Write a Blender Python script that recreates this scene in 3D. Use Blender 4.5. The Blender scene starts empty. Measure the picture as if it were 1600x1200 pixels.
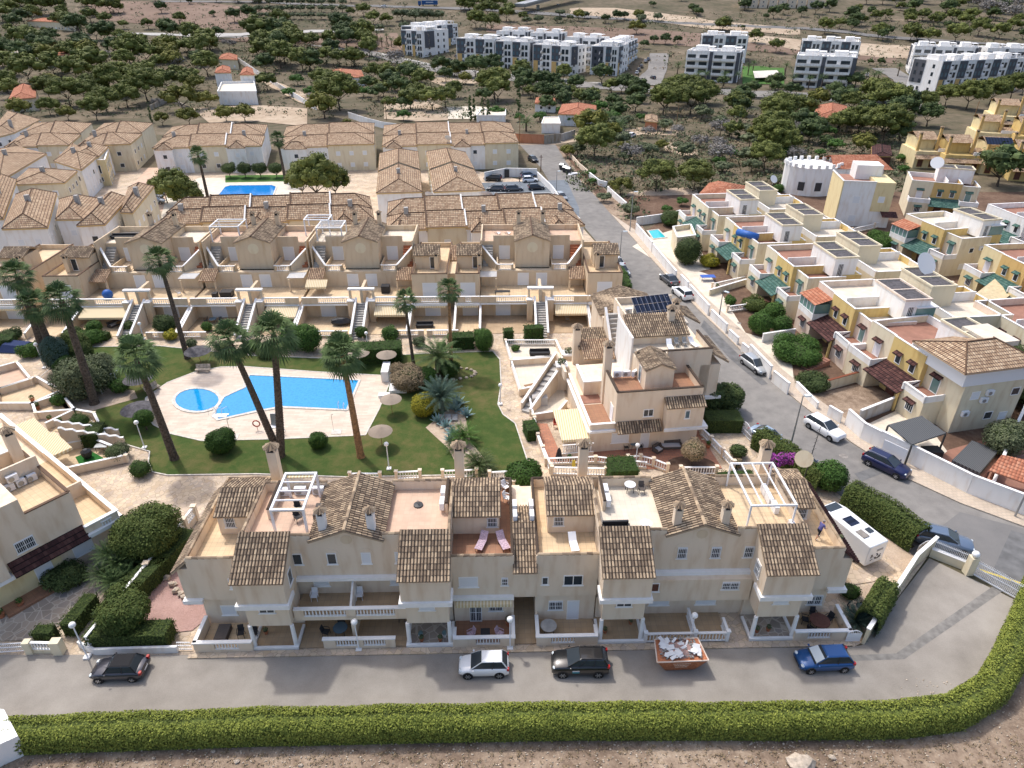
import bpy,math,random
from mathutils import Matrix,Vector
rd=math.radians;PI=math.pi
sc=bpy.context.scene;COL=sc.collection
#  camera, sky, sun
FPX=1067.;PIT=rd(30.6);YAW=rd(2.5);CH=43.
cam=bpy.data.cameras.new('camera');co=bpy.data.objects.new('camera',cam);COL.objects.link(co)
co.location=(0,0,CH);co.rotation_euler=(rd(90)-PIT,0,-YAW)
cam.sensor_width=36;cam.lens=36*FPX/1600;cam.clip_start=.5;cam.clip_end=6000;sc.camera=co
w=bpy.data.worlds.new('World');sc.world=w;w.use_nodes=True
nt=w.node_tree;bg=nt.nodes['Background'];sky=nt.nodes.new('ShaderNodeTexSky')
sky.sky_type='NISHITA';sky.sun_disc=False
SX,SY,SZ=-.5,.62,1.35
sky.sun_elevation=math.atan2(SZ,math.hypot(SX,SY));sky.sun_rotation=math.atan2(SX,SY)
sky.air_density=1.0;sky.dust_density=4.0;sky.ozone_density=1.0
nt.links.new(sky.outputs[0],bg.inputs[0]);bg.inputs[1].default_value=.15
sl=bpy.data.lights.new('sun','SUN');so=bpy.data.objects.new('sun',sl);COL.objects.link(so)
sl.energy=1.7;sl.angle=rd(2.5);sl.color=(1,.97,.93)
so.rotation_euler=Vector((SX,SY,SZ)).to_track_quat('Z','Y').to_euler()
sc.view_settings.view_transform='Standard';sc.view_settings.look='None';sc.view_settings.exposure=0.62;sc.view_settings.gamma=1
#  photograph pixel > ground
_F=(math.sin(YAW),math.cos(YAW));_R=(math.cos(YAW),-math.sin(YAW));_c,_s=math.cos(PIT),math.sin(PIT)
def hz(x,y):
 if y<300:return 0.
 if y<400:return(y-300)**2*.00035
 z=3.5+(y-400)*.095
 if y>700:z=32+(y-700)*.03
 return z
def ray(px,py):
 u=(px-800)/FPX;v=(py-600)/FPX
 return(_F[0]*_c+_R[0]*u-_F[0]*_s*v,_F[1]*_c+_R[1]*u-_F[1]*_s*v,-_s-_c*v)
def P(px,py,z=0.):
 d=ray(px,py);t=(z-CH)/d[2];return(d[0]*t,d[1]*t)
def G(px,py):
 d=ray(px,py);t=30.;dt=4.
 while t<3000:
  if CH+d[2]*t<hz(d[0]*t,d[1]*t):break
  t+=dt
 return(d[0]*t,d[1]*t,hz(d[0]*t,d[1]*t))
def GG(px,py):
 if py>150:x,y=P(px,py);return(x,y,0.)
 return G(px,py)
def V(Y,px,py):
 d=ray(px,py);t=Y/d[1];return(d[0]*t,CH+d[2]*t)
def mpp(px,py):
 a=GG(px,py);dep=a[1]*_c+(CH-a[2])*_s;return dep/FPX
#  materials
MAT={}
def lin(c):return tuple(((v/12.92)if v<=.04045 else((v+.055)/1.055)**2.4)for v in c)
def srgb(r,g,b):return lin((r/255,g/255,b/255))
def mat(name,col,rough=.8,var=0.,vs=1.,bump=0.,bs=30.,metal=0.,spec=.3,col2=None,emit=None,detail=6):
 if name in MAT:return MAT[name]
 m=bpy.data.materials.new(name);m.use_nodes=True;n=m.node_tree;b=n.nodes['Principled BSDF']
 b.inputs['Roughness'].default_value=rough;b.inputs['Metallic'].default_value=metal;b.inputs['Specular IOR Level'].default_value=spec
 b.inputs['Base Color'].default_value=(*col,1)
 tc=n.nodes.new('ShaderNodeTexCoord')
 if var or col2:
  no=n.nodes.new('ShaderNodeTexNoise');no.inputs['Scale'].default_value=vs;no.inputs['Detail'].default_value=detail
  n.links.new(tc.outputs['Object'],no.inputs['Vector'])
  r=n.nodes.new('ShaderNodeValToRGB');r.color_ramp.elements[0].position=.35;r.color_ramp.elements[1].position=.65
  c2=col2 or tuple(min(1,c*(1+var))for c in col);c1=col if col2 else tuple(c*(1-var)for c in col)
  r.color_ramp.elements[0].color=(*c1,1);r.color_ramp.elements[1].color=(*c2,1)
  n.links.new(no.outputs['Fac'],r.inputs['Fac']);n.links.new(r.outputs[0],b.inputs['Base Color'])
 if bump:
  nb=n.nodes.new('ShaderNodeTexNoise');nb.inputs['Scale'].default_value=bs;nb.inputs['Detail'].default_value=4
  n.links.new(tc.outputs['Object'],nb.inputs['Vector']);bp=n.nodes.new('ShaderNodeBump');bp.inputs['Strength'].default_value=bump;bp.inputs['Distance'].default_value=.05
  n.links.new(nb.outputs['Fac'],bp.inputs['Height']);n.links.new(bp.outputs[0],b.inputs['Normal'])
 if emit:b.inputs['Emission Color'].default_value=(*emit,1);b.inputs['Emission Strength'].default_value=1
 MAT[name]=m;return m
def _nodes(name,rough=.8,spec=.3):
 m=bpy.data.materials.new(name);m.use_nodes=True;n=m.node_tree;b=n.nodes['Principled BSDF']
 b.inputs['Roughness'].default_value=rough;b.inputs['Specular IOR Level'].default_value=spec
 MAT[name]=m;return m,n,b,(lambda t:n.nodes.new('ShaderNode'+t)),n.links.new
def ramp(n,stops,interp='LINEAR'):
 r=n.nodes.new('ShaderNodeValToRGB');e=r.color_ramp.elements;r.color_ramp.interpolation=interp
 while len(e)<len(stops):e.new(.5)
 for i,(p,c)in enumerate(stops):e[i].position=p;e[i].color=(*c,1)
 return r
def plaster(name,col,dirt=.11):
 m,n,b,N,L=_nodes(name,.88,.2)
 tc=N('TexCoord');mp=N('Mapping');mp.inputs['Scale'].default_value=(1.3,1.3,.3);L(tc.outputs['Object'],mp.inputs[0])
 a=N('TexNoise');a.inputs['Scale'].default_value=1.2;a.inputs['Detail'].default_value=8;L(mp.outputs[0],a.inputs['Vector'])
 r=ramp(n,[(.3,tuple(c*(1-dirt)*(1-dirt*k*.6)for c,k in zip(col,(0,1,2)))),(.5,col),(.75,tuple(min(1,c*1.04)for c in col))]);L(a.outputs['Fac'],r.inputs[0]);L(r.outputs[0],b.inputs['Base Color'])
 nb=N('TexNoise');nb.inputs['Scale'].default_value=25;L(tc.outputs['Object'],nb.inputs['Vector']);bp=N('Bump');bp.inputs['Strength'].default_value=.25;bp.inputs['Distance'].default_value=.03
 L(nb.outputs['Fac'],bp.inputs['Height']);L(bp.outputs[0],b.inputs['Normal']);return m
def tilemat(name,stops,mortar,bump=.6,lichen=.5,dist=.06,wave=True):
 m,n,b,N,L=_nodes(name,.9,.15)
 uv=N('UVMap');fl=N('VectorMath');fl.operation='FLOOR';L(uv.outputs[0],fl.inputs[0])
 wn=N('TexWhiteNoise');wn.noise_dimensions='2D';L(fl.outputs[0],wn.inputs['Vector'])
 no=N('TexNoise');no.inputs['Scale'].default_value=.25;no.inputs['Detail'].default_value=5;L(uv.outputs[0],no.inputs['Vector'])
 mx=N('Math');mx.operation='MULTIPLY_ADD';L(no.outputs['Fac'],mx.inputs[0]);mx.inputs[1].default_value=lichen*2;
 ad=N('Math');ad.operation='MULTIPLY_ADD';L(wn.outputs['Value'],ad.inputs[0]);ad.inputs[1].default_value=.7;ad.inputs[2].default_value=.15-lichen;L(ad.outputs[0],mx.inputs[2])
 r=ramp(n,stops);L(mx.outputs[0],r.inputs[0])
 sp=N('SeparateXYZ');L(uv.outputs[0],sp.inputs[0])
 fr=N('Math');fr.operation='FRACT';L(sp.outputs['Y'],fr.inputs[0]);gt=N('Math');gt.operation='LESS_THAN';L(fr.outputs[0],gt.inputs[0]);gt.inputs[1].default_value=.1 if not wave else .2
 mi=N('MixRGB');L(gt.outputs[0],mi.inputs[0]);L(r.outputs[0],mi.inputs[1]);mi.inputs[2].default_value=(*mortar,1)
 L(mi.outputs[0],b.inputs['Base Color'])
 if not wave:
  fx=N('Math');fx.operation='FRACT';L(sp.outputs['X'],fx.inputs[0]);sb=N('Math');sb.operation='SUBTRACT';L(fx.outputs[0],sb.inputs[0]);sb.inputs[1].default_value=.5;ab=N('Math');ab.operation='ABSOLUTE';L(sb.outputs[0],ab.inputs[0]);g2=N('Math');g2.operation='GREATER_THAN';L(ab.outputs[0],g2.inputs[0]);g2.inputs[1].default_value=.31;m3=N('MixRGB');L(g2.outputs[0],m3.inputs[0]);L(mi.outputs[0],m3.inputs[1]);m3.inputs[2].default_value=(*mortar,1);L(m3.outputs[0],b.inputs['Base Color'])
 if wave:
  s=N('Math');s.operation='MULTIPLY';L(sp.outputs['X'],s.inputs[0]);s.inputs[1].default_value=PI;sn=N('Math');sn.operation='SINE';L(s.outputs[0],sn.inputs[0]);ab=N('Math');ab.operation='ABSOLUTE';L(sn.outputs[0],ab.inputs[0])
  a2=N('Math');a2.operation='MULTIPLY_ADD';L(fr.outputs[0],a2.inputs[0]);a2.inputs[1].default_value=-.35;L(ab.outputs[0],a2.inputs[2])
  bp=N('Bump');bp.inputs['Strength'].default_value=bump;bp.inputs['Distance'].default_value=dist;L(a2.outputs[0],bp.inputs['Height']);L(bp.outputs[0],b.inputs['Normal'])
 return m
def brick(name,c1,c2,mort,w=.4,h=.4,ms=.012,off=0.,rough=.7,noise=.15):
 m,n,b,N,L=_nodes(name,rough,.3)
 tc=N('TexCoord');bt=N('TexBrick');bt.offset=off;bt.inputs['Scale'].default_value=1;bt.inputs['Brick Width'].default_value=w;bt.inputs['Row Height'].default_value=h;bt.inputs['Mortar Size'].default_value=ms
 bt.inputs['Color1'].default_value=(*c1,1);bt.inputs['Color2'].default_value=(*c2,1);bt.inputs['Mortar'].default_value=(*mort,1);L(tc.outputs['Object'],bt.inputs['Vector'])
 no=N('TexNoise');no.inputs['Scale'].default_value=.8;no.inputs['Detail'].default_value=6;L(tc.outputs['Object'],no.inputs['Vector'])
 r=ramp(n,[(.3,(1-noise,)*3),(.7,(1+noise*.4,)*3)]);L(no.outputs['Fac'],r.inputs[0]);mi=N('MixRGB');mi.blend_type='MULTIPLY';mi.inputs[0].default_value=1;L(bt.outputs['Color'],mi.inputs[1]);L(r.outputs[0],mi.inputs[2]);L(mi.outputs[0],b.inputs['Base Color']);return m
def crazy(name,stops,joint,scale=1.6,jw=.06):
 m,n,b,N,L=_nodes(name,.8,.25)
 tc=N('TexCoord');v=N('TexVoronoi');v.inputs['Scale'].default_value=scale;L(tc.outputs['Object'],v.inputs['Vector'])
 e=N('TexVoronoi');e.feature='DISTANCE_TO_EDGE';e.inputs['Scale'].default_value=scale;L(tc.outputs['Object'],e.inputs['Vector'])
 sp=N('SeparateXYZ');L(v.outputs['Color'],sp.inputs[0]);r=ramp(n,stops);L(sp.outputs['X'],r.inputs[0])
 gt=N('Math');gt.operation='LESS_THAN';gt.inputs[1].default_value=jw;L(e.outputs['Distance'],gt.inputs[0]);mi=N('MixRGB');L(gt.outputs[0],mi.inputs[0]);L(r.outputs[0],mi.inputs[1]);mi.inputs[2].default_value=(*joint,1)
 no=N('TexNoise');no.inputs['Scale'].default_value=.35;L(tc.outputs['Object'],no.inputs['Vector']);r2=ramp(n,[(.35,(.8,.8,.8)),(.65,(1.1,1.1,1.1))]);L(no.outputs['Fac'],r2.inputs[0]);m2=N('MixRGB');m2.blend_type='MULTIPLY';m2.inputs[0].default_value=1;L(mi.outputs[0],m2.inputs[1]);L(r2.outputs[0],m2.inputs[2])
 L(m2.outputs[0],b.inputs['Base Color']);return m
def GR_(name,stops,s1=.05,s2=.8,s3=8.,rough=.95,bump=.4):
 m,n,b,N,L=_nodes(name,rough,.1)
 tc=N('TexCoord');o=None
 for s,wt,dd in((s1,.45,6),(s2,.35,6),(s3,.2,3)):
  a=N('TexNoise');a.inputs['Scale'].default_value=s;a.inputs['Detail'].default_value=dd;a.inputs['Roughness'].default_value=.6;L(tc.outputs['Object'],a.inputs['Vector'])
  q=N('Math');q.operation='MULTIPLY_ADD';L(a.outputs['Fac'],q.inputs[0]);q.inputs[1].default_value=wt
  if o:L(o.outputs[0],q.inputs[2])
  else:q.inputs[2].default_value=0
  o=q
 r=ramp(n,stops);L(o.outputs[0],r.inputs[0]);L(r.outputs[0],b.inputs['Base Color'])
 if bump:
  bp=N('Bump');bp.inputs['Strength'].default_value=bump;bp.inputs['Distance'].default_value=.15;L(o.outputs[0],bp.inputs['Height']);L(bp.outputs[0],b.inputs['Normal'])
 return m
def foliage(name,dark,light,back=.25):
 m,n,b,N,L=_nodes(name,.75,.2)
 g=N('NewGeometry');tc=N('TexCoord');no=N('TexNoise');no.inputs['Scale'].default_value=1.1;L(tc.outputs['Object'],no.inputs['Vector'])
 oi=N('ObjectInfo');a=N('Math');a.operation='MULTIPLY_ADD';L(g.outputs['Random Per Island'],a.inputs[0]);a.inputs[1].default_value=.5
 s=N('Math');s.operation='MULTIPLY_ADD';L(oi.outputs['Random'],s.inputs[0]);s.inputs[1].default_value=.4;L(no.outputs['Fac'],s.inputs[2]);s2=N('Math');s2.operation='MULTIPLY';L(s.outputs[0],s2.inputs[0]);s2.inputs[1].default_value=.6;L(s2.outputs[0],a.inputs[2])
 r=ramp(n,[(.2,dark),(.95,light)]);L(a.outputs[0],r.inputs[0]);L(r.outputs[0],b.inputs['Base Color']);return m
def glassm(name,col,rough=.08):
 m=mat(name,col,rough,spec=.6);return m
S=srgb
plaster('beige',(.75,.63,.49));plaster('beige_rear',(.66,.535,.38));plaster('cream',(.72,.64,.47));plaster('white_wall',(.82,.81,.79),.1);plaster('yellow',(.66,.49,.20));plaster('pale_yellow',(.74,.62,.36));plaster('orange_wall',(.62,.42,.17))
plaster('pinkish',(.72,.60,.50));plaster('stone_wall',(.36,.32,.27),.3);plaster('grey_wall',(.45,.44,.43),.2);plaster('dark_grey',(.10,.105,.12),.1);plaster('salmon',(.52,.24,.14),.15)
mat('white_trim',(.84,.83,.81),.6,var=.04,vs=2);mat('white_metal',(.8,.81,.83),.4);mat('shutter',(.74,.76,.78),.5)
mat('grey_metal',(.33,.34,.35),.45,metal=.6);mat('dark_metal',(.045,.047,.05),.45);mat('black_plastic',(.025,.026,.03),.5);mat('rubber',(.02,.02,.021),.85)
glassm('glass',(.035,.045,.055));glassm('glass_blue',(.10,.16,.2));glassm('glass_green',(.16,.27,.25),.12)
mat('rattan',(.1,.085,.075),.8,var=.3,vs=30);mat('cushion',(.55,.54,.54),.9);mat('blue_cloth',(.05,.12,.42),.85);mat('navy_cloth',(.02,.035,.1),.9);mat('pink_cloth',(.48,.36,.42),.9,var=.3,vs=12)
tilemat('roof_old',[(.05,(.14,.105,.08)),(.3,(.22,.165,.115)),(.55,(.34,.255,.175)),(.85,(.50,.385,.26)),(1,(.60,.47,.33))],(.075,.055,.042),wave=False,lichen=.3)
tilemat('roof_mid',[(.0,(.22,.15,.1)),(.35,(.34,.23,.15)),(.65,(.5,.35,.23)),(1,(.64,.48,.32))],(.13,.085,.06),wave=False,lichen=.35,bump=.9,dist=.09)
tilemat('roof_new',[(.0,(.26,.17,.11)),(.3,(.38,.26,.17)),(.65,(.50,.36,.24)),(1,(.64,.50,.35))],(.12,.075,.05),bump=1.,lichen=.2,dist=.12)
tilemat('roof_red',[(.0,(.28,.10,.06)),(.5,(.42,.17,.10)),(1,(.5,.26,.17))],(.2,.07,.04),bump=.8,lichen=.2)
tilemat('roof_brown',[(.0,(.035,.018,.018)),(.5,(.075,.035,.033)),(1,(.13,.065,.055))],(.02,.012,.012),bump=.9,lichen=.2)
tilemat('roof_green',[(.0,(.035,.085,.075)),(.5,(.06,.13,.11)),(1,(.12,.2,.17))],(.03,.06,.05),bump=.9,lichen=.2)
brick('floor_salmon',(.62,.44,.32),(.58,.40,.29),(.5,.38,.28),.42,.42);brick('floor_tan',(.68,.52,.33),(.63,.47,.29),(.45,.35,.24),.42,.42);brick('floor_brown',(.36,.19,.11),(.32,.165,.1),(.22,.14,.09),.42,.42);brick('floor_mid',(.47,.34,.21),(.42,.3,.18),(.33,.25,.18),.45,.45)
brick('floor_red',(.5,.22,.13),(.42,.18,.11),(.3,.17,.12),.6,.3,.03,.5);brick('floor_terra',(.34,.17,.12),(.30,.15,.105),(.24,.15,.11),.4,.4);brick('floor_pale',(.72,.64,.52),(.68,.6,.48),(.55,.5,.42),.45,.45)
brick('deck',(.66,.56,.46),(.58,.47,.37),(.5,.42,.34),1.2,.3,.015,.5,noise=.12);brick('pavement',(.55,.46,.36),(.5,.41,.32),(.4,.34,.28),.4,.4,.02,.5)
crazy('stone_paving',[(0,(.50,.38,.26)),(.3,(.62,.50,.36)),(.6,(.55,.44,.33)),(.9,(.47,.38,.3)),(1,(.66,.55,.41))],(.38,.30,.22),2.1,.03)
crazy('stone_dark',[(0,(.28,.24,.2)),(.4,(.36,.30,.24)),(.75,(.42,.35,.28)),(1,(.24,.22,.21))],(.5,.44,.36),1.5,.045)
crazy('stone_red',[(0,(.2,.13,.11)),(.5,(.28,.17,.14)),(1,(.3,.2,.17))],(.42,.34,.28),1.6,.04)
GR_('asphalt',[(.3,(.13,.125,.12)),(.45,(.20,.19,.178)),(.55,(.25,.237,.22)),(.7,(.31,.292,.27))],.07,.7,12.,.9,.15)
GR_('asphalt_new',[(.3,(.13,.13,.13)),(.5,(.18,.175,.17)),(.7,(.225,.215,.205))],.09,.5,10.,.9,.15)
GR_('asphalt_lane',[(.32,(.18,.163,.142)),(.45,(.255,.232,.203)),(.55,(.31,.284,.25)),(.68,(.37,.342,.302))],.09,.45,12.,.9,.12)
mat('asphalt_patch',(.20,.19,.175),.9,var=.2,vs=2);mat('asphalt_dark',(.14,.14,.14),.9,var=.2,vs=1)
GR_('park_asphalt',[(.3,(.11,.125,.14)),(.6,(.2,.225,.25)),(.75,(.3,.33,.36))],.15,.8,8.,.8,.1)
GR_('lawn',[(.32,(.034,.054,.016)),(.45,(.052,.086,.022)),(.53,(.088,.10,.032)),(.66,(.17,.125,.06))],.09,.8,9.,.95,.3)
GR_('lawn_green',[(.3,(.05,.11,.03)),(.7,(.1,.2,.05))],.1,1.,9.)
GR_('dirt',[(.32,(.10,.072,.052)),(.45,(.20,.145,.105)),(.56,(.34,.26,.19)),(.7,(.52,.43,.33))],.12,1.1,6.,.95,.8)
GR_('scrub',[(.30,(.05,.055,.028)),(.42,(.085,.08,.048)),(.52,(.14,.115,.078)),(.62,(.22,.175,.125)),(.72,(.38,.31,.24))],.03,.25,2.5,.95,.8)
GR_('field',[(.35,(.15,.10,.075)),(.5,(.205,.145,.11)),(.66,(.28,.2,.155))],.02,.2,2.,.95,.4)
GR_('sand',[(.32,(.26,.19,.13)),(.5,(.42,.33,.24)),(.68,(.56,.47,.36))],.06,.5,4.,.95,.8)
GR_('gravel_pink',[(.35,(.30,.19,.16)),(.5,(.40,.26,.23)),(.65,(.48,.33,.29))],.5,8.,30.,.95,.8)
GR_('gravel_tan',[(.35,(.36,.27,.2)),(.5,(.46,.36,.27)),(.65,(.56,.46,.36))],.5,8.,30.,.95,.8)
GR_('earth',[(.35,(.085,.055,.04)),(.5,(.135,.085,.06)),(.68,(.24,.17,.12))],.2,1.5,8.,.95,.6)
foliage('f_pine',(.03,.045,.013),(.16,.18,.042));foliage('f_pine_yellow',(.05,.06,.012),(.19,.185,.038));foliage('f_dark',(.018,.034,.013),(.09,.125,.04));foliage('f_olive',(.05,.065,.032),(.15,.175,.09));foliage('f_bright',(.022,.058,.012),(.075,.15,.028));foliage('f_hedge',(.035,.065,.010),(.27,.30,.055));foliage('f_box',(.012,.036,.007),(.05,.105,.018));foliage('f_grey',(.11,.10,.09),(.28,.26,.24));foliage('f_palm',(.025,.055,.018),(.115,.17,.06));foliage('f_bluegreen',(.03,.055,.04),(.08,.13,.10));foliage('f_dry',(.16,.12,.07),(.34,.26,.16));foliage('f_gold',(.12,.13,.01),(.34,.3,.03));foliage('f_agave',(.12,.2,.2),(.25,.36,.35));foliage('f_flower',(.15,.02,.15),(.4,.08,.38));foliage('f_moss',(.03,.06,.012),(.1,.125,.03));foliage('f_hedge_dark',(.016,.034,.008),(.085,.115,.026));foliage('f_thatch',(.13,.1,.08),(.34,.28,.22))
mat('bark',(.085,.065,.05),.95,var=.35,vs=6,bump=.8,bs=12);mat('palm_bark',(.10,.075,.055),.95,var=.45,vs=5,bump=1.,bs=9);mat('palm_bark_tan',(.27,.15,.07),.95,var=.35,vs=4,bump=.8,bs=9)
mat('rock',(.45,.38,.3),.95,var=.3,vs=3,bump=.8,bs=6);mat('rock_grey',(.30,.28,.26),.95,var=.3,vs=3,bump=.8,bs=6)
mat('terracotta',(.42,.16,.08),.85,var=.2,vs=6);mat('concrete',(.4,.385,.36),.9,var=.15,vs=2);mat('concrete_dark',(.24,.22,.2),.9,var=.25,vs=2);mat('kerb_stone',(.6,.56,.5),.85,var=.15,vs=3)
mat('wood',(.27,.16,.08),.7,var=.3,vs=5);mat('brown_wood',(.12,.05,.035),.7,var=.2,vs=5);mat('tan_cloth',(.58,.48,.30),.9,var=.12,vs=2);mat('felt_dark',(.085,.08,.085),.9,var=.35,vs=3)
mat('yellow_paint',(.62,.47,.06),.6);mat('red_paint',(.35,.06,.035),.6,var=.3,vs=3);mat('blue_bin',(.03,.12,.4),.5);mat('turf',(.018,.13,.02),.9,var=.15,vs=20);mat('teal',(.02,.25,.33),.6);mat('green_metal',(.16,.22,.18),.6)
def poolm(name,a,b_):
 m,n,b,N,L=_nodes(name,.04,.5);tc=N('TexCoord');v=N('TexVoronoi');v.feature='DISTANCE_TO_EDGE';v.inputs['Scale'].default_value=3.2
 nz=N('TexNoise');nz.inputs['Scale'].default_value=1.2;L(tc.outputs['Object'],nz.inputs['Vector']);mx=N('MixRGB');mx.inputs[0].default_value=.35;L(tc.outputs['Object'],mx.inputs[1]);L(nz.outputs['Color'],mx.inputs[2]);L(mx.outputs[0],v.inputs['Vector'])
 r=ramp(n,[(0,tuple(min(1,c*1.08+.008)for c in b_)),(.15,b_),(.6,a)]);L(v.outputs['Distance'],r.inputs[0]);L(r.outputs[0],b.inputs['Base Color'])  # caustic light painted into the water colour as a paler cell net
 nb=N('TexNoise');nb.inputs['Scale'].default_value=3;L(tc.outputs['Object'],nb.inputs['Vector']);bp=N('Bump');bp.inputs['Strength'].default_value=.12;bp.inputs['Distance'].default_value=.05;L(nb.outputs['Fac'],bp.inputs['Height']);L(bp.outputs[0],b.inputs['Normal'])
poolm('pool_water',(.004,.22,.50),(.007,.26,.55));poolm('pool_water_blue',(.008,.16,.52),(.015,.22,.6));poolm('pool_water_teal',(.01,.36,.42),(.02,.45,.5))
def stripes(name,c1,c2,ax=0,s=5.):
 m,n,b,N,L=_nodes(name,.9,.1);tc=N('TexCoord');sp=N('SeparateXYZ');L(tc.outputs['Object'],sp.inputs[0]);q=N('Math');q.operation='MULTIPLY';q.inputs[1].default_value=s;L(sp.outputs[ax],q.inputs[0]);f=N('Math');f.operation='FRACT';L(q.outputs[0],f.inputs[0]);g=N('Math');g.operation='LESS_THAN';g.inputs[1].default_value=.5;L(f.outputs[0],g.inputs[0]);mi=N('MixRGB');L(g.outputs[0],mi.inputs[0]);mi.inputs[1].default_value=(*c1,1);mi.inputs[2].default_value=(*c2,1);L(mi.outputs[0],b.inputs['Base Color'])
stripes('awning_cloth',(.74,.66,.48),(.62,.47,.26),0,4.);stripes('awning_cloth_side',(.74,.67,.5),(.66,.55,.36),1,4.);stripes('slats_grey',(.06,.065,.07),(.13,.135,.14),0,5.);stripes('solar',(.012,.018,.035),(.02,.03,.06),0,1.5);stripes('steps_red',(.42,.2,.12),(.25,.11,.07),0,3.)
def carpaint(name,col,metal=.3):
 m=mat(name,col,.28,metal=metal,spec=.6);m.node_tree.nodes['Principled BSDF'].inputs['Coat Weight'].default_value=.8;m.node_tree.nodes['Principled BSDF'].inputs['Coat Roughness'].default_value=.05;return m
for n_,c_ in dict(paint_white=(.80,.81,.82),paint_black=(.012,.013,.016),paint_graphite=(.035,.036,.05),paint_blue=(.008,.085,.28),paint_navy=(.008,.012,.07),paint_silver=(.42,.44,.45),paint_skyblue=(.33,.42,.52),paint_grey=(.07,.075,.085),paint_bluegrey=(.14,.19,.27)).items():carpaint(n_,c_,.0 if n_=='paint_white' else .35)
mat('chrome',(.6,.6,.62),.2,metal=.9);mat('lamp_glass',(.62,.68,.7),.15,spec=.7);mat('tail_red',(.4,.02,.02),.2);mat('soft_top',(.02,.02,.022),.95)
mat('leaf_core',(.03,.048,.012),.95,var=.3,vs=2);mat('leaf_core_light',(.085,.11,.025),.95,var=.4,vs=2);mat('skin',(.5,.28,.2),.6);mat('lamp_white',(.85,.85,.84),.3);mat('paper',(.7,.7,.7),.8)
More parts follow.
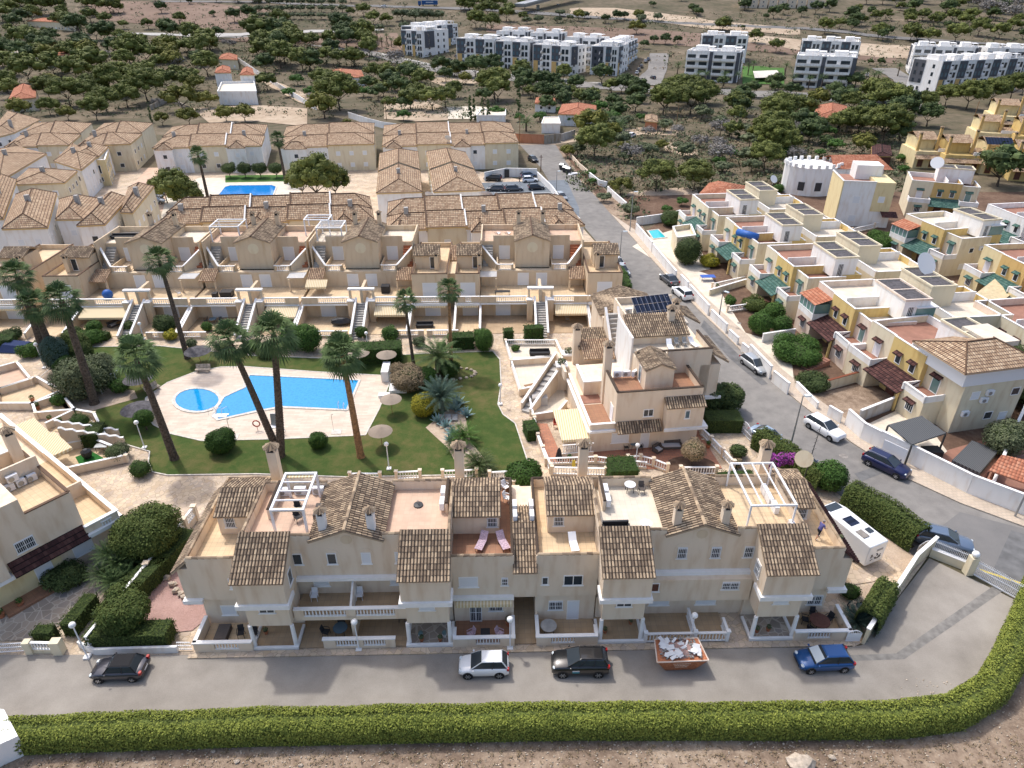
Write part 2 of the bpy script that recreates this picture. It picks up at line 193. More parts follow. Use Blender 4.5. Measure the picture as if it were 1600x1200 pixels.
#  mesh builder
class Frame:
 def __init__(s,ox,oy,oz=0.,deg=0.):s.m=Matrix.Translation((ox,oy,oz))@Matrix.Rotation(rd(deg),4,'Z')
ID=Frame(0,0)
class M:
 def __init__(s):s.v=[];s.f=[];s.u=[];s.mi=[];s.cur=0
 def face(s,pts,uv=None):
  k=len(s.v);s.v.extend(pts);s.f.append(tuple(range(k,k+len(pts))));s.u.append(uv);s.mi.append(s.cur)
 def raw(s,vs,fs):
  k=len(s.v);s.v.extend(vs)
  for f in fs:s.f.append(tuple(i+k for i in f));s.u.append(None);s.mi.append(s.cur)
 def box(s,x0,y0,z0,x1,y1,z1):
  x0,x1=min(x0,x1),max(x0,x1);y0,y1=min(y0,y1),max(y0,y1)
  s.raw([(x0,y0,z0),(x1,y0,z0),(x1,y1,z0),(x0,y1,z0),(x0,y0,z1),(x1,y0,z1),(x1,y1,z1),(x0,y1,z1)],[(0,3,2,1),(4,5,6,7),(0,1,5,4),(1,2,6,5),(2,3,7,6),(3,0,4,7)]);return s
 def prism(s,pts,z0,z1):
  n=len(pts);a=sum(pts[i][0]*pts[(i+1)%n][1]-pts[(i+1)%n][0]*pts[i][1]for i in range(n))
  if a<0:pts=pts[::-1]
  if not isinstance(z0,(list,tuple)):z0=[z0]*n
  elif a<0:z0=z0[::-1]
  if not isinstance(z1,(list,tuple)):z1=[z1]*n
  elif a<0:z1=z1[::-1]
  s.raw([(p[0],p[1],z)for p,z in zip(pts,z0)]+[(p[0],p[1],z)for p,z in zip(pts,z1)],[tuple(range(n-1,-1,-1)),tuple(range(n,2*n))]+[(i,(i+1)%n,n+(i+1)%n,n+i)for i in range(n)]);return s
 def hexa(s,b,t):
  s.raw(list(b)+list(t),[(0,3,2,1),(4,5,6,7),(0,1,5,4),(1,2,6,5),(2,3,7,6),(3,0,4,7)]);return s
 def wall(s,p,q,z0,z1,t=.2):
  dx,dy=q[0]-p[0],q[1]-p[1];l=math.hypot(dx,dy)or 1;nx,ny=-dy/l*t/2,dx/l*t/2
  za,zb=(z1 if isinstance(z1,tuple)else(z1,z1));ya,yb=(z0 if isinstance(z0,tuple)else(z0,z0))
  s.hexa([(p[0]-nx,p[1]-ny,ya),(q[0]-nx,q[1]-ny,yb),(q[0]+nx,q[1]+ny,yb),(p[0]+nx,p[1]+ny,ya)],[(p[0]-nx,p[1]-ny,za),(q[0]-nx,q[1]-ny,zb),(q[0]+nx,q[1]+ny,zb),(p[0]+nx,p[1]+ny,za)]);return s
 def tube(s,p,q,r0,r1=None,n=6,cap=True):
  r1=r0 if r1 is None else r1;p=Vector(p);q=Vector(q);d=q-p
  if d.length<1e-6:return s
  a=d.orthogonal().normalized();b=d.normalized().cross(a);vs=[]
  for c,r in((p,r0),(q,r1)):
   for i in range(n):
    t=2*PI*i/n;vs.append(tuple(c+a*math.cos(t)*r+b*math.sin(t)*r))
  fs=[(i,(i+1)%n,n+(i+1)%n,n+i)for i in range(n)]
  if cap:fs+=[tuple(range(n-1,-1,-1)),tuple(range(n,2*n))]
  s.raw(vs,fs);return s
 def path(s,pts,r,n=6):
  for a,b in zip(pts,pts[1:]):s.tube(a,b,r,r,n)
  return s
 def lathe(s,cx,cy,prof,n=8,sx=1.,sy=1.):
  vs=[(cx+r*math.cos(2*PI*i/n)*sx,cy+r*math.sin(2*PI*i/n)*sy,z)for r,z in prof for i in range(n)]
  fs=[(k*n+i,k*n+(i+1)%n,(k+1)*n+(i+1)%n,(k+1)*n+i)for k in range(len(prof)-1)for i in range(n)]
  fs+=[tuple(range(n-1,-1,-1)),tuple(range((len(prof)-1)*n,len(prof)*n))];s.raw(vs,fs);return s
 def blob(s,cx,cy,cz,rx,ry,rz,n=8,m=6,jit=0.,seed=0):
  R=random.Random(seed);vs=[(cx,cy,cz-rz)]
  for j in range(1,m):
   t=-PI/2+PI*j/m
   for i in range(n):
    k=1+R.uniform(-jit,jit);a=2*PI*i/n;vs.append((cx+rx*k*math.cos(t)*math.cos(a),cy+ry*k*math.cos(t)*math.sin(a),cz+rz*k*math.sin(t)))
  vs.append((cx,cy,cz+rz));fs=[(0,1+(i+1)%n,1+i)for i in range(n)]
  for j in range(m-2):fs+=[(1+j*n+i,1+j*n+(i+1)%n,1+(j+1)*n+(i+1)%n,1+(j+1)*n+i)for i in range(n)]
  e=len(vs)-1;fs+=[(e,1+(m-2)*n+i,1+(m-2)*n+(i+1)%n)for i in range(n)];s.raw(vs,fs);return s
 def roof(s,pts,tw=.3,tl=.45,th=.0):
  p=[Vector(a)for a in pts];u=(p[1]-p[0]).normalized();nrm=(p[1]-p[0]).cross(p[-1]-p[0]).normalized();v=nrm.cross(u)
  s.face([tuple(a)for a in p],[((a-p[0]).dot(u)/tw,(a-p[0]).dot(v)/tl)for a in p]);return s
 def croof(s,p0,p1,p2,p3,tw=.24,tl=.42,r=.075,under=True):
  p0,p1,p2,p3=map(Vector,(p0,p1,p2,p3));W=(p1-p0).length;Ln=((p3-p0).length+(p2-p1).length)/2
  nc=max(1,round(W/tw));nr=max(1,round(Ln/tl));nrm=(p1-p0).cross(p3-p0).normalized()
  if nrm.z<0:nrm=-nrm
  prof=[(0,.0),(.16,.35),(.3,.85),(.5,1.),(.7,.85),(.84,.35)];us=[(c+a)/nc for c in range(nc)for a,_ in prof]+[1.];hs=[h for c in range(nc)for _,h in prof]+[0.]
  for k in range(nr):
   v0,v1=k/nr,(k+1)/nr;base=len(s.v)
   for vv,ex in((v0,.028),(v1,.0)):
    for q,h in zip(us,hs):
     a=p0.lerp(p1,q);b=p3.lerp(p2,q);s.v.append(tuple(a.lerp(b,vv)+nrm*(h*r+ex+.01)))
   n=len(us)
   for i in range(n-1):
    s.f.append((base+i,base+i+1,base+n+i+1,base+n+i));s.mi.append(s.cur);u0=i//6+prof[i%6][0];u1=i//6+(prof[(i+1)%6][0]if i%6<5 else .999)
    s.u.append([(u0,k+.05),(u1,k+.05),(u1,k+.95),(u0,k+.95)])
  if under:
   d=nrm*.12;b=[p0-d,p1-d,p2-d,p3-d];t=[p0,p1,p2,p3];o=s.cur
   s.hexa([tuple(x)for x in b],[tuple(x)for x in t])
   for q in range(1,7):s.u[-q]=[(.5,.5)]*4
  return s
 def bd(s,name,mats,parent=None,frame=None,smooth=False,label=None):
  me=bpy.data.meshes.new(name);me.from_pydata(s.v,[],s.f)
  for x in([mats]if isinstance(mats,str)else mats):me.materials.append(MAT[x])
  if any(s.mi):me.polygons.foreach_set('material_index',s.mi)
  if any(u is not None for u in s.u):
   ul=me.uv_layers.new(name='UVMap');fl=[]
   for f,u in zip(s.f,s.u):
    for i in range(len(f)):fl.extend(u[i]if u else(.5,.5))
   ul.data.foreach_set('uv',fl)
  if smooth:me.polygons.foreach_set('use_smooth',[True]*len(s.f))
  o=bpy.data.objects.new(name,me);COL.objects.link(o)
  if frame is not None:
   mt=frame.m
   if parent is not None:
    mt=wm(parent).inverted()@mt
   me.transform(mt)
  if parent is not None:o.parent=parent
  if label:o['label']=label
  WM[o.name]=wm(parent)if parent is not None else Matrix()
  me.update();return o
WM={}
def wm(o):return WM.get(o.name,Matrix())
def tag(o,label,cat,group=None,kind=None):
 if label:o['label']=label
 if cat:o['category']=cat
 if group:o['group']=group
 if kind:o['kind']=kind
 return o
def TH(name,label,cat,loc=(0,0,0),deg=0,group=None):
 o=bpy.data.objects.new(name,None);COL.objects.link(o);o.empty_display_size=.3
 o.location=loc;o.rotation_euler=(0,0,rd(deg));WM[o.name]=Matrix.Translation(loc)@Matrix.Rotation(rd(deg),4,'Z');return tag(o,label,cat,group)
def SN(m,name,mats,label,cat,loc=None,group=None,smooth=False,kind=None,frame=None):
 if frame is not None:
  s2=M();s2.f,s2.u,s2.mi=m.f,m.u,m.mi;s2.v=[tuple(frame.m@Vector(a))for a in m.v];m=s2
 if loc is None:
  xs=[a[0]for a in m.v];ys=[a[1]for a in m.v];zs=[a[2]for a in m.v];loc=((min(xs)+max(xs))/2,(min(ys)+max(ys))/2,min(zs));m.v=[(a[0]-loc[0],a[1]-loc[1],a[2]-loc[2])for a in m.v]
 o=m.bd(name,mats,smooth=smooth);o.location=loc;return tag(o,label,cat,group,kind)
def dup(root,loc,deg=0,label=None,group=None,scale=None):
 r=root.copy();COL.objects.link(r);r.location=loc;r.rotation_euler=(0,0,rd(deg))
 if scale:r.scale=scale if isinstance(scale,tuple)else(scale,)*3
 if label:r['label']=label
 if group:r['group']=group
 for ch in list(root.children):
  c=ch.copy();COL.objects.link(c);c.parent=r
  for g in ch.children:d=g.copy();COL.objects.link(d);d.parent=c
 return r
def SE_(name,pts,z,mt,kind='structure',label=None,px=True,th=0.,cat=None):
 q=[P(*a,z)for a in pts]if px else list(pts);m=M()
 a=sum(q[i][0]*q[(i+1)%len(q)][1]-q[(i+1)%len(q)][0]*q[i][1]for i in range(len(q)))
 if a<0:q=q[::-1]
 if th:m.prism(q,z-th,z)
 else:m.face([(x,y,z)for x,y in q])
 o=m.bd(name,mt);tag(o,label,cat,None,kind);return o
#  building parts
def wframe(fr,x,y,z,deg):
 f=Frame(0,0);f.m=fr.m@Matrix.Translation((x,y,z))@Matrix.Rotation(rd(deg),4,'Z');return f
WALLDEG={'S':0,'E':90,'N':180,'W':-90}
def WI(par,fr,x,y,z,w,h,kind='shutter',deg=0,near=False,name=None,frame_mat='white_trim'):
 """z = sill height, x,y = centre on the wall face"""
 f=wframe(fr,x,y,z,deg);nm=name or('door' if kind.startswith('door')else 'window');k=kind.replace('door_','')
 m=M();t=.07 if near else .09;a=-.05
 m.box(-w/2,a,0,-w/2+t,.0,h).box(w/2-t,a,0,w/2,.0,h).box(-w/2+t,a,h-t,w/2-t,0,h).box(-w/2+t,a,0,w/2-t,0,t)
 pane={'shutter':'shutter','dark':'glass','grille':'glass','blue':'glass_blue','white':'white_metal','green':'glass_green','brown':'brown_wood'}[k]
 if not near:
  m.cur=1;m.box(-w/2+t,-.02,t,w/2-t,.0,h-t)
  if k=='grille':
   m.cur=0
   for i in range(1,4):q=-w/2+w*i/4;m.box(q-.02,-.07,t,q+.02,-.04,h-t)
  return m.bd(nm,[frame_mat,pane],par,f)
 if k in('dark','grille','blue')and w>.9:m.box(-.03,a,t,.03,0,h-t)
 if not kind.startswith('door'):m.box(-w/2-.08,-.09,-.05,w/2+.08,0,0.0)
 o=m.bd(nm,frame_mat,par,f)
 p=M();p.box(-w/2+t,-.015,t,w/2-t,.0,h-t)
 if k in('shutter','white'):
  n=int(h/.14)
  for i in range(n):zz=t+(h-2*t)*i/n;p.box(-w/2+t,-.028,zz,w/2-t,-.015,zz+(h-2*t)/n*.75)
 p.bd('shutter' if k in('shutter','white')else 'pane',pane,o,f)
 if k=='grille':
  g=M();n=max(3,int(w/.13))
  for i in range(n+1):q=-w/2+.03+(w-.06)*i/n;g.box(q-.012,-.11,.02,q+.012,-.085,h-.02)
  for zz in(.06,h/2,h-.08):g.box(-w/2,-.115,zz,w/2,-.09,zz+.03)
  g.bd('grille','white_metal',o,f)
 return o
def AT_(par,fr,x,y,z,w,h):
 m=M();f=wframe(fr,x,y,z,0);n=8;pts=[(-w/2,0)]+[(-w/2*math.cos(PI*i/n),h-w/2+w/2*math.sin(PI*i/n))for i in range(n+1)]+[(w/2,0)]
 m.raw([(a,-.025,b)for a,b in pts]+[(a,0.,b)for a,b in pts],[tuple(range(len(pts)))]+[(i,len(pts)+i,len(pts)+i+1,i+1)for i in range(len(pts)-1)]);return m.bd('window_surround','beige',par,f)
BAL=[(.055,0),(.055,.06),(.03,.1),(.06,.26),(.028,.5),(.05,.6),(.05,.66)]
def BB(m,p,q,z,h=.75,step=.24,n=6,ends=True):
 dx,dy=q[0]-p[0],q[1]-p[1];l=math.hypot(dx,dy);k=max(1,int(l/step));za,zb=(z if isinstance(z,tuple)else(z,z))
 for i in range(k):
  t=(i+.5)/k;zz=za+(zb-za)*t;sc_=(h-.12)/.66
  m.lathe(p[0]+dx*t,p[1]+dy*t,[(r*1.15,zz+.05+a*sc_)for r,a in BAL],n)
 m.wall(p,q,(za,zb),(za+.06,zb+.06),.15);m.wall(p,q,(za+h-.08,zb+h-.08),(za+h,zb+h),.2)
def simple_balusters(m,p,q,z,h=.8,step=.3):
 dx,dy=q[0]-p[0],q[1]-p[1];l=math.hypot(dx,dy);k=max(1,int(l/step))
 for i in range(k):
  t=(i+.5)/k;x,y=p[0]+dx*t,p[1]+dy*t;m.tube((x,y,z+.05),(x,y,z+h-.05),.055,.045,4,False)
 m.wall(p,q,z,z+.07,.15);m.wall(p,q,z+h-.08,z+h,.18)
def pillar(m,x,y,z0,z1,w=.3):m.box(x-w/2,y-w/2,z0,x+w/2,y+w/2,z1);m.box(x-w/2-.05,y-w/2-.05,z1,x+w/2+.05,y+w/2+.05,z1+.08)
def CI_(par,fr,x,y,z0,z1,w=.5,wallm='beige',tall=False):
 m=M();m.box(x-w/2,y-w/2,z0,x+w/2,y+w/2,z1-.35)
 for a in(-1,1):
  for b in(-1,1):m.box(x+a*(w/2-.05)-.05,y+b*(w/2-.05)-.05,z1-.35,x+a*(w/2-.05)+.05,y+b*(w/2-.05)+.05,z1)
 o=m.bd('chimney',wallm,par,fr)
 d=M();d.box(x-w/2+.08,y-w/2+.08,z1-.35,x+w/2-.08,y+w/2-.08,z1-.02);d.bd('flue_opening','black_plastic',o,fr)
 c=M();n=10
 for i in range(n):
  a=2*PI*i/n;a2=a+2*PI/n*.42;a1=a-2*PI/n*.42;R_=w*.88
  top=(x,y,z1+w*.62);p=[(x+R_*math.cos(t),y+R_*math.sin(t),z1-.02)for t in(a1,a,a2)];p[1]=(x+R_*1.02*math.cos(a),y+R_*1.02*math.sin(a),z1+.1)
  k=len(c.v);c.v+=[top]+p;c.f+=[(k,k+1,k+2),(k,k+2,k+3)];c.u+=[[(i+.5,.5)]*3]*2;c.mi+=[0,0]
 c.bd('tile_cap','roof_old',o,fr);return o
def AC_(par,fr,x,y,z,deg=0,w=.85):
 f=wframe(fr,x,y,z,deg);m=M();m.box(-w/2,-.16,0,w/2,.16,.62);o=m.bd('air_conditioner','white_metal',par,f)
 g=M();g.lathe(0,0,[(.22,0),(.22,.03)],10);f2=Frame(0,0);f2.m=f.m@Matrix.Translation((-.12,-.19,.31))@Matrix.Rotation(rd(-90),4,'X');g.v=[(a,b,c-.03)for a,b,c in g.v];g.bd('fan_grille','grey_metal',o,f2);return o
def CO_(m,p,q,z,t=.3,h=.06):m.wall(p,q,z,(z[0]+h,z[1]+h)if isinstance(z,tuple)else z+h,t)
def PA(m,pts,z0,z1,t=.2,closed=True):
 n=len(pts)
 for i in range(n if closed else n-1):m.wall(pts[i],pts[(i+1)%n],z0,z1,t)
def quadroof(par,fr,q,z,rise,over=.4,mt='roof_new',hip=.8,along=False,ends=(1,1),tw=.3):
 """hip roof over a plan quadrilateral q = FL,FR,BR,BL"""
 c=(sum(a[0]for a in q)/4,sum(a[1]for a in q)/4);Q=[]
 for a in q:
  d=math.hypot(a[0]-c[0],a[1]-c[1]);Q.append((a[0]+(a[0]-c[0])/d*over,a[1]+(a[1]-c[1])/d*over))
 l=lambda a,b:math.dist(a,b);mid=lambda a,b:((a[0]+b[0])/2,(a[1]+b[1])/2)
 if not along and l(Q[0],Q[1])+l(Q[2],Q[3])<l(Q[1],Q[2])+l(Q[3],Q[0]):Q=Q[1:]+Q[:1]
 W=(l(Q[1],Q[2])+l(Q[3],Q[0]))/2;a,b=mid(Q[3],Q[0]),mid(Q[1],Q[2]);L_=l(a,b);k=min(.49 if ends==(1,1)else .8,W/2*hip/L_);k0,k1=k*ends[0],k*ends[1]
 r0=(a[0]+(b[0]-a[0])*k0,a[1]+(b[1]-a[1])*k0,z+rise);r1=(b[0]+(a[0]-b[0])*k1,b[1]+(a[1]-b[1])*k1,z+rise);B=[(x,y,z)for x,y in Q]
 m=M();m.roof([B[0],B[1],r1,r0],tw=tw);m.roof([B[2],B[3],r0,r1],tw=tw)
 if hip>0 and ends[1]:m.roof([B[1],B[2],r1],tw=tw)
 if hip>0 and ends[0]:m.roof([B[3],B[0],r0],tw=tw)
 m.prism([(x,y)for x,y in Q],z-.16,z-.01);o=m.bd('roof',mt,par,fr)
 rg=M();rg.tube(r0,r1,.12,n=5)
 if hip>0:
  for e,rr,en in((B[0],r0,0),(B[3],r0,0),(B[1],r1,1),(B[2],r1,1)):
   if ends[en]:rg.tube(e,rr,.1,n=5)
 rg.bd('ridge_tiles',mt,o,fr);return o,Q
#  generic house over a quadrilateral
def WW_(par,fr,p,q,z0,floors,kinds,rnd,w=1.1,h=1.1,step=3.2,frame_mat='white_trim',near=False,margin=.8):
 dx,dy=q[0]-p[0],q[1]-p[1];l=math.hypot(dx,dy);deg=math.degrees(math.atan2(dy,dx));n=int((l-2*margin+step*.4)/step)
 for fl in floors:
  for i in range(max(0,n)):
   t=(margin+(l-2*margin)*(i+.5)/n)/l;k=rnd.choice(kinds)
   ww,hh,zz=(w,h,.95)if not k.startswith('door')else(1.3,2.0,.05)
   WI(par,fr,p[0]+dx*t,p[1]+dy*t,z0+fl+zz,ww,hh,k,deg,near,frame_mat=frame_mat)
def HO(label,q,z=5.8,roof='hip',rise=1.9,wallm='white_wall',roofm='roof_new',over=.4,hip=.8,floors=(0,2.8),kinds=('shutter','dark','shutter'),sides='0123',seed=1,group=None,cat='house',name='terraced_house',trim='orange_wall',z0=0.,extra=None,par_h=.9,wstep=3.2,wf='white_trim',tw=.3,along=False,ends=(1,1)):
 rnd=random.Random(seed);c=(sum(a[0]for a in q)/4,sum(a[1]for a in q)/4)
 a=sum(q[i][0]*q[(i+1)%4][1]-q[(i+1)%4][0]*q[i][1]for i in range(4))
 if a<0:q=[q[1],q[0],q[3],q[2]]
 t=TH(name,label,cat,(c[0],c[1],z0),0,group);m=M();m.prism(q,z0-.5,z0+z);m.bd('wall',wallm,t,ID)
 for i in range(4):
  if str(i)in sides:WW_(t,ID,q[i],q[(i+1)%4],z0,[f for f in floors if f+2.3<z],kinds,rnd,step=wstep,frame_mat=wf)
 if roof in('hip','gable'):
  o,Q=quadroof(t,ID,q,z0+z+.16,rise,over,roofm,hip if roof=='hip' else 0.,along,ends,tw=tw)
  if roof=='gable' or ends!=(1,1):
   g=M();
   l01,l12=math.dist(Q[0],Q[1]),math.dist(Q[1],Q[2])
   for e in(0,2):
    if roof=='hip' and ends[e//2]:continue
    A,B=Q[(3+e)%4],Q[e];mm=((A[0]+B[0])/2,(A[1]+B[1])/2);cc=c;s=.985
    f=lambda p,zz:(cc[0]+(p[0]-cc[0])*s,cc[1]+(p[1]-cc[1])*s,zz)
    g.face([f(A,z0+z),f(B,z0+z),f(mm,z0+z+rise+.1)])
   g.bd('gable_wall',wallm,t,ID)
  if trim:
   c2=M();
   for i in range(4):c2.wall(Q[i],Q[(i+1)%4],z0+z-.14,z0+z+.0,.1)
   c2.bd('eaves_trim',trim,t,ID)
 else:
  m=M();PA(m,q,z0+z,z0+z+par_h);m.bd('parapet',wallm,t,ID)
  m=M();
  for i in range(4):CO_(m,q[i],q[(i+1)%4],z0+z+par_h)
  m.bd('coping','white_trim',t,ID);m=M();m.prism([(c[0]+(a[0]-c[0])*.97,c[1]+(a[1]-c[1])*.97)for a in q],z0+z,z0+z+.03);m.bd('roof_terrace',roofm,t,ID)
 return t
def SQ_(q,n):
 L=lambda a,b,t:(a[0]+(b[0]-a[0])*t,a[1]+(b[1]-a[1])*t)
 return[[L(q[0],q[1],i/n),L(q[0],q[1],(i+1)/n),L(q[3],q[2],(i+1)/n),L(q[3],q[2],i/n)]for i in range(n)]
#  vegetation
def LQ(m,c,r,n,size,R,up=.35,flat=1.):
 for _ in range(n):
  d=Vector((R.gauss(0,1),R.gauss(0,1),R.gauss(0,1)+up)).normalized();p=Vector(c)+Vector((d.x*r[0],d.y*r[1],d.z*r[2]))*R.uniform(.72,1.06)
  nn=(d+Vector((R.uniform(-1,1),R.uniform(-1,1),R.uniform(-.4,1)))*.75).normalized();a=nn.orthogonal().normalized();b=nn.cross(a);t=R.uniform(0,2*PI);a,b=a*math.cos(t)+b*math.sin(t),b*math.cos(t)-a*math.sin(t)
  s=size*R.uniform(.6,1.3);k=len(m.v);m.v+=[tuple(p-a*s),tuple(p-b*s*.6),tuple(p+a*s),tuple(p+b*s*.6)];m.f.append((k,k+1,k+2,k+3));m.u.append(None);m.mi.append(m.cur)
def crownmesh(seed,clumps=34,per=34,leaf=.034,rx=.5,rz=.34,cr=.15,shape='round',core=.72,low=-.35):
 R=random.Random(seed);m=M()
 for i in range(clumps):
  while 1:
   d=Vector((R.gauss(0,1),R.gauss(0,1),R.gauss(0,1))).normalized();k=R.uniform(.35,1)**.6
   if d.z>low:break
  if shape=='cone':h=R.uniform(0,1);a=R.uniform(0,2*PI);rr=rx*(1-h*.88)*R.uniform(.3,.8);c=(rr*math.cos(a),rr*math.sin(a),h*rz*2);q=cr*(1.1-h*.6)
  else:c=(d.x*k*(rx-cr*.75),d.y*k*(rx-cr*.75),rz+d.z*k*(rz-cr*.6));q=cr*R.uniform(.7,1.25)
  LQ(m,c,(q,q,q*.75),per,leaf,R)
  m.blob(c[0],c[1],c[2],q*core,q*core,q*core*.7,6,4,.15,i)
 return m
def trunkmesh(h,r,seed,br=4,lean=.1,spread=.28):
 R=random.Random(seed);m=M();x=y=0;z=-.02;
 for i in range(3):
  nx,ny=x+R.uniform(-lean,lean)*h*.3,y+R.uniform(-lean,lean)*h*.3;nz=h*(i+1)/3;m.tube((x,y,z),(nx,ny,nz),r*(1-i*.22),r*(1-(i+1)*.22),6);x,y,z=nx,ny,nz
 for i in range(br):
  a=2*PI*(i+R.random())/br;m.tube((x,y,z-h*.1),(x+math.cos(a)*spread,y+math.sin(a)*spread,z+spread*R.uniform(.5,.9)),r*.4,r*.15,5)
 return m
VAR={}
def treevariant(kind,i):
 k=(kind,i)
 if k in VAR:return VAR[k]
 sd=i*17+len(kind)
 if kind=='pine':c=crownmesh(sd,36,30,.036,.5,.37,.16);tr=trunkmesh(.2,.026,sd);hz_=.1;f='f_pine'
 elif kind=='pinebig':c=crownmesh(sd,84,56,.021,.5,.36,.12);tr=trunkmesh(.24,.022,sd,6);hz_=.12;f='f_pine'
 elif kind=='yellowpine':c=crownmesh(sd,30,30,.038,.5,.34,.16);tr=trunkmesh(.18,.026,sd);hz_=.08;f='f_pine_yellow'
 elif kind=='dark':c=crownmesh(sd,32,30,.036,.5,.4,.17);tr=trunkmesh(.2,.03,sd);hz_=.1;f='f_dark'
 elif kind=='olive':c=crownmesh(sd,24,28,.038,.5,.3,.17);tr=trunkmesh(.2,.03,sd);hz_=.08;f='f_olive'
 elif kind=='bright':c=crownmesh(sd,26,30,.04,.5,.3,.17);tr=trunkmesh(.2,.025,sd);hz_=.1;f='f_bright'
 elif kind=='grey':c=crownmesh(sd,22,34,.028,.5,.3,.17,core=.35);tr=trunkmesh(.25,.02,sd,7);hz_=.08;f='f_grey'
 elif kind=='cypress':c=crownmesh(sd,34,22,.05,.5,2.2,.34,'cone',core=.6);tr=trunkmesh(.3,.08,sd,2);hz_=.1;f='f_dark'
 elif kind=='bush':c=crownmesh(sd,18,30,.05,.5,.3,.2,low=-.8);tr=None;hz_=0;f='f_bright'
 VAR[k]=(c,tr,hz_,f);o=(c.bd('crown',f),tr.bd('trunk','bark')if tr else None,hz_);
 for x in o[:2]:
  if x:bpy.data.objects.remove(x)
 return VAR[k]
VM={}
def TE_(kind,x,y,z,w,label,group=None,cat='tree',name='tree',h=1.,sd=0,fol=None,yaw=None):
 i=sd%3 if kind!='pinebig' else sd%2;key=(kind,i,fol)
 if key not in VM:
  sd_=i*17+len(kind);c,tr,hh,f=treevariant(kind,i)
  def me(mm,mt,nm):
   d=bpy.data.meshes.new(nm);d.from_pydata(mm.v,[],mm.f);d.materials.append(MAT[mt]);return d
  VM[key]=(me(c,fol or f,'crown'),me(tr,'bark','trunk')if tr else None,hh)
 cm,tm,hh=VM[key];t=TH(name,label,cat,(x,y,z),(sd*67)%360 if yaw is None else yaw,group);t.scale=(w,w,w*h)
 o=bpy.data.objects.new('crown',cm);COL.objects.link(o);o.parent=t;o.location=(0,0,hh)
 if tm:o2=bpy.data.objects.new('trunk',tm);COL.objects.link(o2);o2.parent=t
 return t
def HE_(pts,h,wd,label,fol='f_box',name='hedge',leaf=.07,dens=70,z=0.,px=True,seed=3,cat='hedge',closed=False,rough=.04,hend=None,group=None):
 """clipped hedge along a plan polyline"""
 q=[P(*a)for a in pts]if px else pts;R=random.Random(seed);m=M()
 for j,(a,b)in enumerate(zip(q,q[1:])):
  dx,dy=b[0]-a[0],b[1]-a[1];l=math.hypot(dx,dy)or .1;ux,uy=dx/l,dy/l;e=wd*.3 if len(q)>2 else 0
  f=Matrix(((ux,-uy,0,a[0]),(uy,ux,0,a[1]),(0,0,1,z),(0,0,0,1)));k=len(m.v)
  i_=.09;x0,x1=(-e*(j>0)+i_,l+e*(j<len(q)-2)-i_);mm=M();mm.box(x0,-wd/2+i_,0,x1,wd/2-i_,h-i_);m.cur=1;m.raw([tuple(f@Vector(v))for v in mm.v],mm.f);m.cur=0
  for(ax,area)in(('t',l*wd),('s',l*h),('n',l*h),('e',wd*h),('w',wd*h)):
   for _ in range(int(area*dens*(1 if ax in 'ts' else .7))):
    u=R.uniform(x0-i_,x1+i_);v=R.uniform(-wd/2,wd/2);ww=R.uniform(.05,h)
    bump=rough*math.sin(u*1.7+v)+R.uniform(-.05,.05)
    if ax=='t':p=(u,v,h+bump);n=(0,0,1)
    elif ax=='s':p=(u,-wd/2-bump,ww);n=(0,-1,.4)
    elif ax=='n':p=(u,wd/2+bump,ww);n=(0,1,.4)
    elif ax=='e':p=(x1+i_+bump,v,ww);n=(1,0,.4)
    else:p=(x0-i_-bump,v,ww);n=(-1,0,.4)
    nn=(Vector(n)+Vector((R.uniform(-1,1),R.uniform(-1,1),R.uniform(-1,1)))*.6).normalized();A=nn.orthogonal().normalized();B=nn.cross(A);t=R.uniform(0,6.28);A,B=A*math.cos(t)+B*math.sin(t),B*math.cos(t)-A*math.sin(t);s=leaf*R.uniform(.6,1.3);p=Vector(p)
    k=len(m.v);m.v+=[tuple(f@(p-A*s)),tuple(f@(p-B*s*.6)),tuple(f@(p+A*s)),tuple(f@(p+B*s*.6))];m.f.append((k,k+1,k+2,k+3));m.u.append(None);m.mi.append(0)
 return SN(m,name,[fol,'leaf_core_light' if fol=='f_hedge' else 'leaf_core'],label,cat,group=group)
